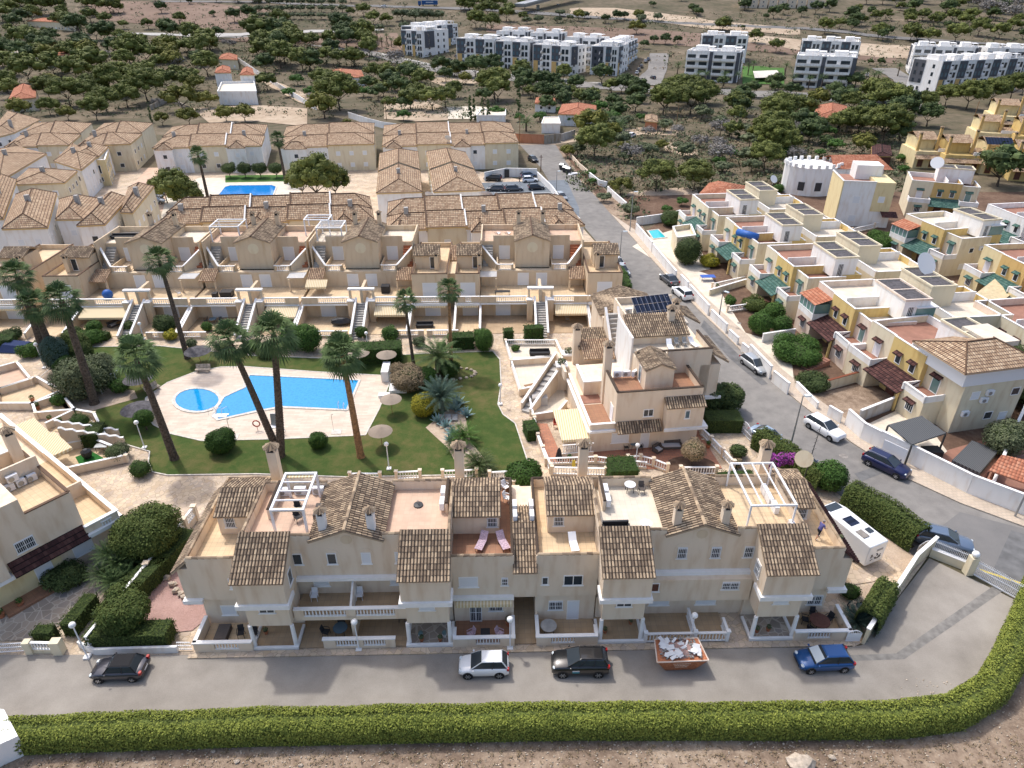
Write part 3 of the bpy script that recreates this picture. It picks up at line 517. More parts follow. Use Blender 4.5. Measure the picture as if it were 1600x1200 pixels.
def softhedge(pts,h,wd,label,fol='f_hedge',leaf=.075,dens=150,seed=4,lump=.14,px=True,group=None):
 q=[P(*a)for a in pts]if px else pts;R=random.Random(seed);m=M();S=[];d=0
 for a,b in zip(q,q[1:]):
  l=math.dist(a,b);n=max(1,int(l/.5))
  for i in range(n):S.append((a[0]+(b[0]-a[0])*i/n,a[1]+(b[1]-a[1])*i/n))
 S.append(q[-1]);N_=[]
 for i in range(len(S)):
  a,b=S[max(0,i-3)],S[min(len(S)-1,i+3)];v=Vector((b[0]-a[0],b[1]-a[1])).normalized();N_.append(Vector((-v.y,v.x)))
 hn=[math.sin(i*.37)*.5+math.sin(i*.83+1)*.3+R.uniform(-.25,.25)for i in range(len(S))]
 def pt(i,f,th,k=1.):
  i2=min(i+1,len(S)-1);x=S[i][0]+(S[i2][0]-S[i][0])*f;y=S[i][1]+(S[i2][1]-S[i][1])*f;nn=N_[i].lerp(N_[i2],f);hh=h+lump*(hn[i]+(hn[i2]-hn[i])*f);c,s=math.cos(th),math.sin(th);cc=(abs(c)**.55)*(1 if c>0 else-1);ss=abs(s)**.6;return Vector((x+nn.x*cc*wd/2*k,y+nn.y*cc*wd/2*k,ss*hh*k)),Vector((nn.x*c,nn.y*c,s*.9+.1))
 m.cur=1;nt_=9;k0=len(m.v)
 for i in range(len(S)):
  for j in range(nt_):m.v.append(tuple(pt(i,0,PI*j/(nt_-1),.9)[0]))
 for i in range(len(S)-1):
  for j in range(nt_-1):a=k0+i*nt_+j;m.f.append((a,a+1,a+nt_+1,a+nt_));m.u.append(None);m.mi.append(1)
 m.cur=0;tot=int(len(S)*.5*(wd+2*h)*dens)
 for _ in range(tot):
  p,nn=pt(R.randrange(len(S)-1),R.random(),R.uniform(.02,PI-.02),R.uniform(.9,1.06));nn=(nn+Vector((R.uniform(-1,1),R.uniform(-1,1),R.uniform(-1,1)))*.7).normalized();A=nn.orthogonal().normalized();B=nn.cross(A);t=R.uniform(0,6.28);A,B=A*math.cos(t)+B*math.sin(t),B*math.cos(t)-A*math.sin(t);s=leaf*R.uniform(.5,1.4)
  k=len(m.v);m.v+=[tuple(p-A*s),tuple(p-B*s*.6),tuple(p+A*s),tuple(p+B*s*.6)];m.f.append((k,k+1,k+2,k+3));m.u.append(None);m.mi.append(0)
 return SN(m,'hedge',[fol,'leaf_core_light' if fol=='f_hedge' else 'leaf_core'],label,'hedge',group=group)
def BU_(px,py,w,h,label,fol='f_bright',name='bush',n=900,leaf=.06,xy=None,cat='bush',seed=1,lift=0.,trunk=False,group=None,z=0.):
 x,y=xy or P(px,py,z);R=random.Random(seed+int(x*10));m=M();LQ(m,(0,0,h/2+lift),(w/2,w/2,h/2),int(n*w*h*.8),leaf,R,.2);m.cur=1;m.blob(0,0,h/2+lift,w/2*.88,w/2*.88,h/2*.88,10,7,.05,seed);m.cur=0
 for i in range(int(3+w*2)):
  a=R.uniform(0,6.28);k=R.uniform(.3,.5)*w;q=w*.22;c=(math.cos(a)*k*.7,math.sin(a)*k*.7,lift+h*R.uniform(.35,.85));LQ(m,c,(q,q,q*.8),int(n*q*q*1.2),leaf,R,.3)
 if trunk:
  t=TH(name,label,cat,(x,y,z),0,group);m.bd('crown',[fol,'leaf_core'],t);tm=M();tm.tube((0,0,0),(0,0,lift+h*.4),.09,.06,6);
  for a in(0,2.1,4.2):tm.tube((0,0,lift*.6),(math.cos(a)*w*.25,math.sin(a)*w*.25,lift+h*.3),.05,.03,5)
  tm.bd('trunk','bark',t);return t
 o=m.bd(name,[fol,'leaf_core']);o.location=(x,y,z);return tag(o,label,cat,group)
def fanleaf(m,o,az,el,L,R,wd=.55,seg=11):
 """petiole and pleated fan blade with drooping tips"""
 d=Vector((math.cos(az)*math.cos(el),math.sin(az)*math.cos(el),math.sin(el)));side=Vector((-math.sin(az),math.cos(az),0));up=side.cross(d)*-1
 if up.z<0:up=-up
 b=Vector(o)+d*L*.45;k=len(m.v);m.v+=[tuple(Vector(o)-side*.03),tuple(Vector(o)+side*.03),tuple(b+side*.02),tuple(b-side*.02)];m.f.append((k,k+1,k+2,k+3));m.u.append(None);m.mi.append(0)
 for i in range(seg):
  a0=-1.35+2.7*i/seg;a1=-1.35+2.7*(i+.86)/seg;am=(a0+a1)/2;r=L*wd*(1-.22*abs(am)/1.35)*R.uniform(.9,1.05)
  q=lambda a,rr,dz:b+d*math.cos(a)*rr+side*math.sin(a)*rr+up*(-abs(a)*.08*rr)+Vector((0,0,dz))
  k=len(m.v);m.v+=[tuple(b),tuple(q(a0,r*.62,0)),tuple(q(a1,r*.62,.02)),tuple(q(am,r*1.05,-r*.3))];m.f+=[(k,k+1,k+2),(k+1,k+3,k+2)];m.u+=[None]*2;m.mi+=[0,0]
def palm(bx,by,cx,cz,label,cr=2.4,tr=.32,bark='palm_bark',group='tall fan palms around the swimming pool',n=44,seed=0,name='palm_tree',z0=0.):
 R=random.Random(seed+int(bx*7));t=TH(name,label,'palm tree',(bx,by,z0),0,group);lx=cx-bx;H=cz-z0
 m=M();seg=16;pts=[]
 for i in range(seg+1):
  s=i/seg;pts.append(Vector((lx*(s**.85)*(1-.12*s)+lx*.12*s**3,0.25*math.sin(s*2.5),H*s)))
 m.tube((0,0,-.1),tuple(pts[1]*.5),tr*1.5,tr*1.2,9)
 for i in range(seg):
  r=tr*(1.15-.45*i/seg);
  for j in range(3):
   a=pts[i].lerp(pts[i+1],j/3);b=pts[i].lerp(pts[i+1],(j+1)/3);m.tube(tuple(a),tuple(b),r*1.1,r*.92,9,False)
 m.bd('trunk',bark,t)
 c=M();top=pts[-1]
 for i in range(n):
  f=(i+.5)/n;el=1.25-f*2.1+R.uniform(-.15,.15);az=i*2.39996+R.uniform(-.2,.2);fanleaf(c,tuple(top+Vector((0,0,.25-f*.5))),az,el,cr*R.uniform(.85,1.08),R)
 c.bd('crown','f_palm',t)
 d=M()
 for i in range(22):
  az=i*2.39996;fanleaf(d,tuple(top+Vector((0,0,-.35-.03*i))),az,-1.15+R.uniform(-.15,.15),cr*.45,R,.45,6)
 d.bd('dead_fronds','f_thatch',t);return t
def FP(x,y,h,r,label,n=34,seed=1,trunk=.25,fol='f_palm',name='date_palm',group=None,z=0.,droop=.9):
 R=random.Random(seed);t=TH(name,label,'palm tree',(x,y,z),0,group);m=M()
 if h>.3:m.lathe(0,0,[(trunk*1.3,-.05),(trunk,.3*h),(trunk*1.05,.7*h),(trunk*.8,h)],9);m.bd('trunk','palm_bark',t)
 c=M()
 for i in range(n):
  az=i*2.39996;e0=1.35-1.35*(i/n)+R.uniform(-.1,.1);p=Vector((0,0,h));d=Vector((math.cos(az),math.sin(az),0));side=Vector((-math.sin(az),math.cos(az),0));el=e0;S=7;prev=p
  for k in range(S):
   el-=droop*1.5/S*(k/S+.3);nx=prev+(d*math.cos(el)+Vector((0,0,math.sin(el))))*(r/S*1.15);w_=r*.17*math.sin(PI*(k+.8)/(S+.6))+.02
   for sg in(-1,1):
    for q in range(3):
     a=prev.lerp(nx,q/3);b=prev.lerp(nx,(q+.7)/3);tip=a.lerp(b,.5)+side*sg*w_+(d*math.cos(el))*w_*.6+Vector((0,0,-w_*.3));kk=len(c.v);c.v+=[tuple(a),tuple(b),tuple(tip)];c.f.append((kk,kk+1,kk+2));c.u.append(None);c.mi.append(0)
   prev=nx
 c.bd('crown',fol,t);return t
def agave(x,y,r,label,n=22,fol='f_agave',z=0.,seed=1,cat='plant',name='agave',group=None,wd=.13):
 R=random.Random(seed+int(x));m=M()
 for i in range(n):
  az=i*2.39996;el=.3+1.1*(i/n);d=Vector((math.cos(az)*math.cos(el),math.sin(az)*math.cos(el),math.sin(el)));s=Vector((-math.sin(az),math.cos(az),0))*r*wd;L=r*R.uniform(.85,1.1);a=d*L*.4+Vector((0,0,.03));
  k=len(m.v);m.v+=[tuple(-s*.5),tuple(s*.5),tuple(a+s),tuple(a-s),tuple(d*L)];m.f+=[(k,k+1,k+2,k+3),(k+3,k+2,k+4)];m.u+=[None]*2;m.mi+=[0]*2
 o=m.bd(name,fol);o.location=(x,y,z);return tag(o,label,cat,group)
#  cars
def car(label,x,y,deg,kind='hatch',paint='paint_white',L=4.0,W=1.76,H=1.5,z=0.,group=None,name='parked_car',roofm=None,glass='glass',rails=False,extra=None):
 """nose towards local +x"""
 t=TH(name,label,'car',(x,y,z),deg,group);w=W/2;gb=.2
 K={'hatch':dict(b=[(-.5,.62,.93),(-.485,.86,.96),(-.40,.93,1),(-.1,.93,1),(.16,.91,1),(.24,.86,.99),(.36,.79,.96),(.455,.68,.88),(.5,.48,.74)],r=(-.49,-.37,.04,.26)),'suv':dict(b=[(-.5,.66,.93),(-.49,.95,.97),(-.40,1.02,1),(-.1,1.02,1),(.15,1.0,1),(.24,.97,.99),(.38,.92,.97),(.47,.82,.9),(.5,.55,.78)],r=(-.49,-.40,.02,.23)),'sedan':dict(b=[(-.5,.6,.9),(-.48,.9,.95),(-.38,.93,1),(-.1,.92,1),(.15,.9,1),(.22,.86,.99),(.36,.78,.96),(.46,.67,.88),(.5,.46,.74)],r=(-.40,-.2,.02,.23)),'mini':dict(b=[(-.5,.6,.88),(-.48,.85,.95),(-.38,.93,1),(-.1,.93,1),(.15,.92,1),(.23,.88,.99),(.36,.82,.96),(.46,.7,.86),(.5,.48,.7)],r=(-.42,-.31,.08,.2))}[kind]
 ks=H/1.5;m=M();n=0;rows=[]
 for fx,zt,ww in K['b']:
  zt*=ks;a=w*ww;X=fx*L;zb=gb if abs(fx)<.45 else gb+.1
  rows.append([(X,-a*.9,zb),(X,-a,zb+.18),(X,-a,zb+(zt-zb)*.62),(X,-a*.93,zt-.06),(X,-a*.82,zt),(X,0,zt+.035)])
 vs=[];nr=11
 for r in rows:vs+=r+[(p[0],-p[1],p[2])for p in r[4::-1]]
 fs=[(i*nr+j,(i+1)*nr+j,(i+1)*nr+j+1,i*nr+j+1)for i in range(len(rows)-1)for j in range(nr-1)]
 fs+=[(i*nr,i*nr+nr-1,(i+1)*nr+nr-1,(i+1)*nr)for i in range(len(rows)-1)]
 fs+=[tuple(range(nr)),tuple(range((len(rows)-1)*nr+nr-1,(len(rows)-1)*nr-1,-1))]
 m.raw(vs,fs);body=m.bd('body',paint,t,smooth=True)
 try:
  mod=body.modifiers.new('edge','BEVEL');mod.width=.05;mod.segments=2;mod.limit_method='ANGLE';mod.angle_limit=rd(50)
 except Exception:pass
 r0,r1,f1,f0=K['r'];zb=(.93 if kind!='suv' else 1.02)*ks-.02;zt=H-.045;wb,wt=w*.87,w*.66
 g=M();B=[(r0*L+.04,-wb,zb),(f0*L,-wb*.97,zb),(f0*L,wb*.97,zb),(r0*L+.04,wb,zb)];T=[(r1*L,-wt,zt),(f1*L,-wt,zt),(f1*L,wt,zt),(r1*L,wt,zt)];g.hexa(B,T);gl=g.bd('windows',glass,t);bv=gl.modifiers.new('b','BEVEL');bv.width=.05;bv.segments=2
 p=M();
 def strip(a,b,wd,off):
  a=Vector(a);b=Vector(b);o=Vector(off);s=Vector((wd,0,0));p.raw([tuple(a-s+o),tuple(a+s+o),tuple(b+s+o),tuple(b-s+o),tuple(a-s-o),tuple(a+s-o),tuple(b+s-o),tuple(b-s-o)],[(0,1,2,3),(7,6,5,4),(0,4,5,1),(1,5,6,2),(2,6,7,3),(3,7,4,0)])
 for sg in(-1,1):
  p.cur=0
  for i in(0,1):strip((B[i][0],sg*wb,zb),(T[i][0],sg*wt,zt),.05,(0,sg*.012,0))
  for k in((.42,)if kind!='suv' else(.36,.72)):
   p.cur=1;a=B[0][0]+(B[1][0]-B[0][0])*k;b=T[0][0]+(T[1][0]-T[0][0])*k;strip((a,sg*wb,zb),(b,sg*wt,zt),.035,(0,sg*.012,0))
 p.bd('pillars',[paint if not roofm else roofm,'black_plastic'],t)
 rm=M();q=.03;rm.hexa([(r1*L-q,-wt-q,zt-.02),(f1*L+q,-wt-q,zt-.02),(f1*L+q,wt+q,zt-.02),(r1*L-q,wt+q,zt-.02)],[(r1*L+.12,-wt+.08,zt+.045),(f1*L-.1,-wt+.08,zt+.045),(f1*L-.1,wt-.08,zt+.045),(r1*L+.12,wt-.08,zt+.045)]);rf=rm.bd('roof',roofm or paint,t);bv=rf.modifiers.new('b','BEVEL');bv.width=.06;bv.segments=2
 if rails:
  q=M();
  for sg in(-1,1):q.tube((r1*L+.15,sg*(wt-.04),zt+.09),(f1*L-.1,sg*(wt-.04),zt+.09),.025,n=5)
  q.bd('roof_rails','chrome' if rails==1 else 'black_plastic',rf)
 for sx in(-.31,.31):
  for sg in(-1,1):
   R_=.315*ks;wh=M();wh.tube((sx*L,sg*(w-.2),R_),(sx*L,sg*(w+.015),R_),R_,R_,16);o=wh.bd('wheel','rubber',t)
   rmm=M();rmm.tube((sx*L,sg*(w+.01),R_),(sx*L,sg*(w+.028),R_),R_*.2,R_*.15,8)
   for k in range(6):
    a=2*PI*k/6;rmm.tube((sx*L+math.cos(a)*.04,sg*(w+.018),R_+math.sin(a)*.04),(sx*L+math.cos(a)*R_*.66,sg*(w+.022),R_+math.sin(a)*R_*.66),.035,.045,4)
   rmm.bd('rim','grey_metal' if paint in('paint_white','paint_black')else 'chrome',o)
 ar=M()
 for sx in(-.31,.31):
  for sg in(-1,1):ar.tube((sx*L,sg*(w-.1),.315*ks),(sx*L,sg*(w+.004),.315*ks),.37*ks,.37*ks,16)
 ar.bd('wheel_arches','black_plastic',t)
 h=M();zt=.72*ks if kind!='suv' else .84*ks
 for sg in(-1,1):h2=M();h2.blob(L*.455,sg*w*.66,zt-.06,.13,.17,.07,8,5);h2.bd('headlight','lamp_glass',t)
 for sg in(-1,1):h2=M();h2.box(-L*.5-.01,sg*w*.80-.11,zt-.0,-L*.5+.16,sg*w*.80+.11,zt+.22);h2.bd('tail_light','tail_red',t)
 for sg in(-1,1):h2=M();h2.blob(f0*L-.22,sg*(w+.07),zb+.08,.09,.11,.07,6,4);h2.bd('wing_mirror',paint,t)
 q=M();q.box(L*.488,-.4,.34*ks,L*.5+.012,.4,.5*ks);q.bd('grille','black_plastic',t)
 q=M();q.box(-L*.5-.015,-.26,.5*ks,-L*.5+.01,.26,.62*ks);q.bd('number_plate','paper',t)
 return t
#  furniture
def CH_(x,y,z,deg,label,mt='white_metal',kind='plastic',group=None,name='garden_chair'):
 t=TH(name,label,'chair',(x,y,z),deg,group)
 m=M();m.box(-.24,-.24,.40,.24,.24,.45);m.bd('seat',mt if kind!='cushion' else 'pink_cloth',t)
 m=M();m.hexa([(-.23,.2,.45),(.23,.2,.45),(.23,.25,.45),(-.23,.25,.45)],[(-.21,.34,.92),(.21,.34,.92),(.21,.38,.92),(-.21,.38,.92)]);m.bd('backrest',mt if kind!='cushion' else 'pink_cloth',t)
 for a in(-.21,.21):
  for b in(-.21,.21):m=M();m.tube((a*1.1,b*1.1,0),(a,b,.42),.022,n=5);m.bd('leg',mt,t)
 for a in(-.26,.26):m=M();m.box(a-.025,-.2,.62,a+.025,.28,.65);m.tube((a,-.18,.42),(a,-.18,.63),.02,n=5);m.bd('armrest',mt,t)
 return t
def TB_(x,y,z,label,r=.55,mt='white_metal',top=None,h=.73,square=None,deg=0,name='garden_table'):
 t=TH(name,label,'table',(x,y,z),deg);m=M()
 if square:m.box(-square[0]/2,-square[1]/2,h-.04,square[0]/2,square[1]/2,h)
 else:m.lathe(0,0,[(r,h-.04),(r,h)],20)
 m.bd('tabletop',top or mt,t);a,b=(square[0]/2-.08,square[1]/2-.08)if square else(r*.6,r*.6)
 for i in(-1,1):
  for j in(-1,1):m=M();m.tube((i*a,j*b,0),(i*a*.9,j*b*.9,h-.03),.025,n=5);m.bd('leg',mt,t)
 return t
def LO_(x,y,z,deg,label,mt='white_metal',group=None,cloth=None):
 t=TH('sun_lounger',label,'sun lounger',(x,y,z),deg,group);m=M();m.box(-.3,-.8,.3,.3,.25,.36);m.bd('seat',cloth or mt,t)
 m=M();m.hexa([(-.3,.25,.3),(.3,.25,.3),(.3,.3,.36),(-.3,.3,.36)],[(-.3,.72,.78),(.3,.72,.78),(.3,.78,.82),(-.3,.78,.82)]);m.bd('backrest',cloth or mt,t)
 for a in(-.27,.27):
  for b in(-.7,.2):m=M();m.tube((a,b,0),(a,b,.32),.025,n=5);m.bd('leg',mt,t)
 return t
def sofa(x,y,z,deg,label,w=1.8,mt='rattan',cush='cushion',name='garden_sofa'):
 t=TH(name,label,'sofa',(x,y,z),deg);m=M();m.box(-w/2,-.4,.05,w/2,.4,.34);m.bd('base',mt,t)
 m=M();m.box(-w/2,.25,.34,w/2,.42,.78);m.bd('backrest',mt,t)
 for s in(-1,1):m=M();m.box(s*w/2-.08,-.4,.34,s*w/2+.08,.25,.58);m.bd('armrest',mt,t)
 m=M();m.box(-w/2+.12,-.38,.34,w/2-.12,.22,.46);m.bd('cushion',cush,t);return t
def pot(x,y,z,label,plant='f_bright',r=.2,h=.5,mt='terracotta',agav=False,group=None):
 t=TH('potted_plant',label,'plant pot',(x,y,z),0,group);m=M();m.lathe(0,0,[(r*.7,0),(r,r*1.5),(r*1.1,r*1.5),(r*1.1,r*1.7)],10);m.bd('pot',mt,t)
 m=M();R=random.Random(int(x*31+y*7));LQ(m,(0,0,r*1.7+h/2),(r*1.1,r*1.1,h/2),int(60+200*h),.06,R);m.bd('foliage',plant,t);return t
def lamp(x,y,h,label,group='white globe lamps in the garden and lane',r=.24,z=0.):
 t=TH('globe_lamp',label,'street lamp',(x,y,z),0,group);m=M();m.lathe(0,0,[(.06,.15),(.045,h-.1)],8);m.bd('pole','white_metal',t);m=M();m.box(-.22,-.22,0,.22,.22,.15);m.bd('base','white_trim',t);m=M();m.blob(0,0,h+r*.7,r,r,r,14,9);m.bd('globe','lamp_white',t,smooth=True);return t
def streetlamp(x,y,h,label,dx=1,dy=0.,mt='grey_metal'):
 t=TH('street_lamp',label,'street lamp',(x,y,0),math.degrees(math.atan2(dy,dx)),'tall grey lamp columns along the street');m=M();m.lathe(0,0,[(.1,0),(.09,h*.4),(.05,h)],8);m.bd('pole',mt,t);m=M();m.box(-.05,-.05,h,.75,.05,h+.06);m.bd('arm',mt,t);m=M();m.box(.2,-.18,h-.02,.9,.18,h+.1);m.bd('lamp_head','lamp_glass',t);return t
def parasol(x,y,h,r,label,mt='f_thatch',group='open sun parasols round the swimming pool'):
 t=TH('sun_parasol',label,'parasol',(x,y,0),0,group);m=M();m.tube((0,0,0),(0,0,h),.035,n=6);m.bd('pole','wood',t);m=M();n=16
 m.lathe(0,0,[(r,h-.38),(r*.66,h-.18),(r*.3,h-.02),(.04,h+.12)],n);m.bd('canopy',mt,t);return t
#  terrain and sheets
m=M();xs=[-900+30*i for i in range(81)];ys=[-60,0,60,120,180,240,300]+[300+20*i for i in range(1,31)]+[900+100*i for i in range(1,14)]
for y in ys:
 for x in xs:m.v.append((x,y,hz(x,y)-.06))
nx=len(xs)
for j in range(len(ys)-1):
 for i in range(nx-1):a=j*nx+i;m.f.append((a,a+1,a+nx+1,a+nx));m.u.append(None);m.mi.append(0)
tag(m.bd('terrain','scrub'),None,None,None,'structure')
def gsheet(name,pts,mt,dz=.05,kind='structure'):
 q=[GG(*a)for a in pts];m=M();m.face([(a,b,c+dz)for a,b,c in q]);
 o=m.bd(name,mt);o['kind']=kind;return o
def strip(name,a,b,mt,dz=.05,sub=6):
 m=M()
 for i in range(len(a)-1):
  for k in range(sub):
   t0,t1=k/sub,(k+1)/sub;L=lambda p,q,t:(p[0]+(q[0]-p[0])*t,p[1]+(q[1]-p[1])*t)
   c=[GG(*L(a[i],a[i+1],t0)),GG(*L(a[i],a[i+1],t1)),GG(*L(b[i],b[i+1],t1)),GG(*L(b[i],b[i+1],t0))];m.face([(x,y,hz(x,y)+dz)for x,y,z in c][::-1])
 o=m.bd(name,mt);o['kind']='structure';return o
SE_('courtyard_paving',[(-60,600),(-60,1030),(330,1022),(1335,1010),(1345,1005),(1445,875),(1290,740),(1180,670),(1120,620),(1050,560),(1000,470),(960,410),(900,345),(860,290),(720,262),(0,262),(-60,300)],-.03,'stone_paving')
SE_('dirt_bank',[(-120,1110),(0,1100),(900,1080),(1500,1050),(1640,900),(1900,1000),(1900,1700),(-600,1700)],-.02,'dirt')
SE_('lane',[(-160,1030),(0,1023),(300,1023),(1330,1011),(1347,1008),(1452,872),(1520,905),(1600,944),(1640,960),(1640,1010),(1590,1060),(1530,1110),(1400,1130),(900,1135),(0,1150),(-160,1155)],.0,'asphalt_lane')
for a in([(1290,1025),(1400,1021),(1560,910),(1575,918),(1413,1030),(1290,1034)],):SE_('asphalt_trench_patch',a,.006,'asphalt_patch')
SL=[(812,226),(845,262),(868,300),(905,345),(955,405),(1000,470),(1040,540),(1075,590),(1110,635),(1165,680),(1215,715),(1290,760),(1380,815),(1440,862),(1540,905),(1620,950)]
SR=[(868,226),(884,252),(905,280),(932,308),(955,335),(985,368),(1036,425),(1090,483),(1140,531),(1190,580),(1250,631),(1330,692),(1420,750),(1500,787),(1600,824),(1680,850)]
SE_('street',SL+SR[::-1],.004,'asphalt')
SE_('street',[(1395,880),(1447,862),(1540,905),(1620,950),(1640,830),(1600,826),(1500,800)],.008,'asphalt_new')
strip('street',[(700,226),(812,226),(868,226),(940,215),(1010,210),(1060,212)],[(700,214),(812,213),(868,212),(940,204),(1000,199),(1060,202)],'sand',.008)
WL=[(905,250),(925,285),(950,312),(968,335),(995,362),(1014,375),(1060,420),(1105,468),(1165,522),(1222,578),(1285,630),(1345,672),(1425,723),(1510,765),(1600,798),(1680,822)]
m=M();a=[P(*q)for q in SR[4:]];b=[P(*q)for q in WL[4:]]
for i in range(len(a)-1):m.prism([a[i],a[i+1],b[i+1],b[i]],-.1,.13)
tag(m.bd('pavement','pavement'),None,None,None,'structure')
for px,py,r in((1318,713,.45),(958,447,.4),(905,368,.35),(1012,415,.3),(1155,505,.3)):
 x,y=P(px,py);m=M();m.lathe(x,y,[(r,.0),(r,.02)],18);m.lathe(x,y,[(r*.8,.0),(r*.8,.026)],18);SN(m,'manhole_cover','concrete_dark','round iron manhole cover let into the asphalt street','manhole cover',group='manhole covers in the street')
SE_('asphalt_repair',[(1335,740),(1388,722),(1400,732),(1345,752)],.014,'asphalt_dark');SE_('asphalt_repair',[(1545,905),(1580,828),(1610,838),(1600,925)],.016,'asphalt_dark');
SE_('asphalt_repair',[(1100,500),(1120,520),(1160,560),(1200,600),(1190,602),(1140,560),(1095,510)],.012,'asphalt_dark')
LAWN=[(60,592),(80,575),(72,552),(90,543),(250,541),(395,556),(530,561),(660,553),(770,549),(781,562),(783,600),(778,632),(786,648),(805,662),(830,738),(700,743),(545,746),(400,741),(262,743),(238,738),(232,722),(234,706),(180,690),(140,655),(100,622)]
SE_('lawn',LAWN,.03,'lawn')
m=M();q=[P(*a)for a in LAWN]
for i in range(len(q)):m.wall(q[i],q[(i+1)%len(q)],-.05,.09,.12)
tag(m.bd('lawn_kerb','kerb_stone'),None,None,None,'structure')
DECK=[(345,574),(309,580),(262,598),(228,622),(226,645),(240,664),(267,678),(315,689),(440,686),(571,680),(592,640),(613,588),(489,581),(380,573)]
SE_('pool_deck',DECK,.06,'deck');m=M();q=[P(*a)for a in DECK]
for i in range(len(q)):m.wall(q[i],q[(i+1)%len(q)],-.05,.075,.15)
tag(m.bd('deck_edging','kerb_stone'),None,None,None,'structure')
def pool(outer_px,label,water='pool_water',cope=.38,ids=0):
 q=[P(*a,.06)for a in outer_px];c=(sum(a[0]for a in q)/len(q),sum(a[1]for a in q)/len(q));n=len(q)
 ar=sum(q[i][0]*q[(i+1)%n][1]-q[(i+1)%n][0]*q[i][1]for i in range(n));sg=1 if ar>0 else-1
 def off(d):
  r=[]
  for i in range(n):
   a,b,e=q[i-1],q[i],q[(i+1)%n];t1=Vector((b[0]-a[0],b[1]-a[1])).normalized();t2=Vector((e[0]-b[0],e[1]-b[1])).normalized();nn=(Vector((t1.y,-t1.x))+Vector((t2.y,-t2.x)));nn=nn/max(.3,nn.length)*d*sg*1.05;r.append((b[0]+nn.x,b[1]+nn.y))
  return r
 o=off(cope);t=TH('swimming_pool',label,'swimming pool',(c[0],c[1],0));m=M()
 for i in range(n):m.hexa([(*q[i],.05),(*q[(i+1)%n],.05),(*o[(i+1)%n],.05),(*o[i],.05)],[(*q[i],.14),(*q[(i+1)%n],.14),(*o[(i+1)%n],.14),(*o[i],.14)])
 m.bd('coping','kerb_stone',t,ID);t.location.z+=ids;m=M();m.face([(a,b,.09)for a,b in(q if ar>0 else q[::-1])]);m.bd('water',water,t,ID);return t
pool([(387,592),(391,587),(394,587),(560,595),(541,640),(440,635),(400,642),(342,655),(336,649),(339,640),(351,621),(370,612),(384,606)],'large bright blue angular swimming pool beside the lawn')
pool([(308+34*math.cos(2*PI*i/20),625.5+17.5*math.sin(2*PI*i/20))for i in range(20)],'small round blue paddling pool joined to the large pool',ids=.012)
x,y=P(618,600);
m=M();
for(px,py)in((530,638),(538,640)):
 x,y=P(px,py);m.path([(x-.0,y-.3,.1),(x,y-.3,.8),(x,y+.1,.9),(x,y+.35,.4)],.03,6)
SN(m,'pool_ladder','chrome','chrome ladder rails at the near right edge of the large pool','pool ladder')
m=M()
for dx in(0,.9,1.5):
 x,y=P(334,646);m.path([(x+dx-.4,y-.5,.1),(x+dx-.4,y-.3,.75),(x+dx,y+.3,.7),(x+dx+.1,y+.5,.1)],.025,6)
SN(m,'pool_handrail','chrome','curved steel handrails over the white steps at the pool corner','handrail')
m=M();x,y=P(342,652);m.box(x-.7,y-.2,.1,x+.9,y+.25,.16).box(x-.5,y+.25,.08,x+1.0,y+.6,.12);SN(m,'pool_steps','white_trim','white tiled steps entering the near left corner of the large pool','steps')
for px,py,nm,lb in((525,676,'a','right'),(364,684,'b','left')):
 x,y=P(px,py);t=TH('pool_shower','%s hand shower pipe with tray standing on the pool deck'%('slim upright steel' if lb=='right' else 'slim bent steel'),'shower',(x,y,.06));m=M();m.box(-.5,-.4,0,.6,.5,.05);m.bd('tray','kerb_stone',t);m=M();m.path([(-.3,.3,.05),(-.3,.3,2.1),(-.1,.3,2.15)],.03,6);m.bd('pipe','chrome',t)
x,y=P(434,676);t=TH('lifeguard_chair','tall pale blue lifeguard chair between the two palm trunks','chair',(x,y,.06));m=M();m.hexa([(-.5,-.1,1.0),(.5,-.1,1.0),(.5,0,1.0),(-.5,0,1.0)],[(-.5,.2,2.3),(.5,.2,2.3),(.5,.3,2.3),(-.5,.3,2.3)]);m.bd('backrest','grey_metal',t);m=M();m.box(-.5,-.6,.9,.5,0,1.0);m.bd('seat','white_metal',t)
for a in(-.6,.6):
 for b in(-.7,.3):m=M();m.tube((a*1.3,b,0),(a*.8,b*.5,1.),.04,n=5);m.bd('leg','white_metal',t)
x,y=P(403,673);m=M()
for i in range(14):
 a0,a1=2*PI*i/14,2*PI*(i+1)/14;m.tube((x+.38*math.cos(a0),y,.95+.38*math.sin(a0)),(x+.38*math.cos(a1),y,.95+.38*math.sin(a1)),.07,n=6)
m.tube((x,y,.06),(x,y,.6),.03);SN(m,'lifebuoy','red_paint','red ring lifebuoy on a post at the pool deck edge','lifebuoy')
x,y=P(608,597);m=M();m.box(x-.9,y-.1,.05,x+.0,y+2.6,1.5);SN(m,'pump_housing','white_wall','white block wall beside the far right corner of the pool deck','wall');m=M();x,y=P(615,612);m.box(x-.5,y-.5,.05,x+1.6,y+1.3,.45);SN(m,'stone_bench','white_trim','low white slab bench right of the pool deck','bench');x,y=P(596,620);m=M();m.box(x-.3,y-.4,.05,x+1.,y+.4,.4);SN(m,'stone_bench','white_trim','short white bench at the right edge of the pool deck','bench')
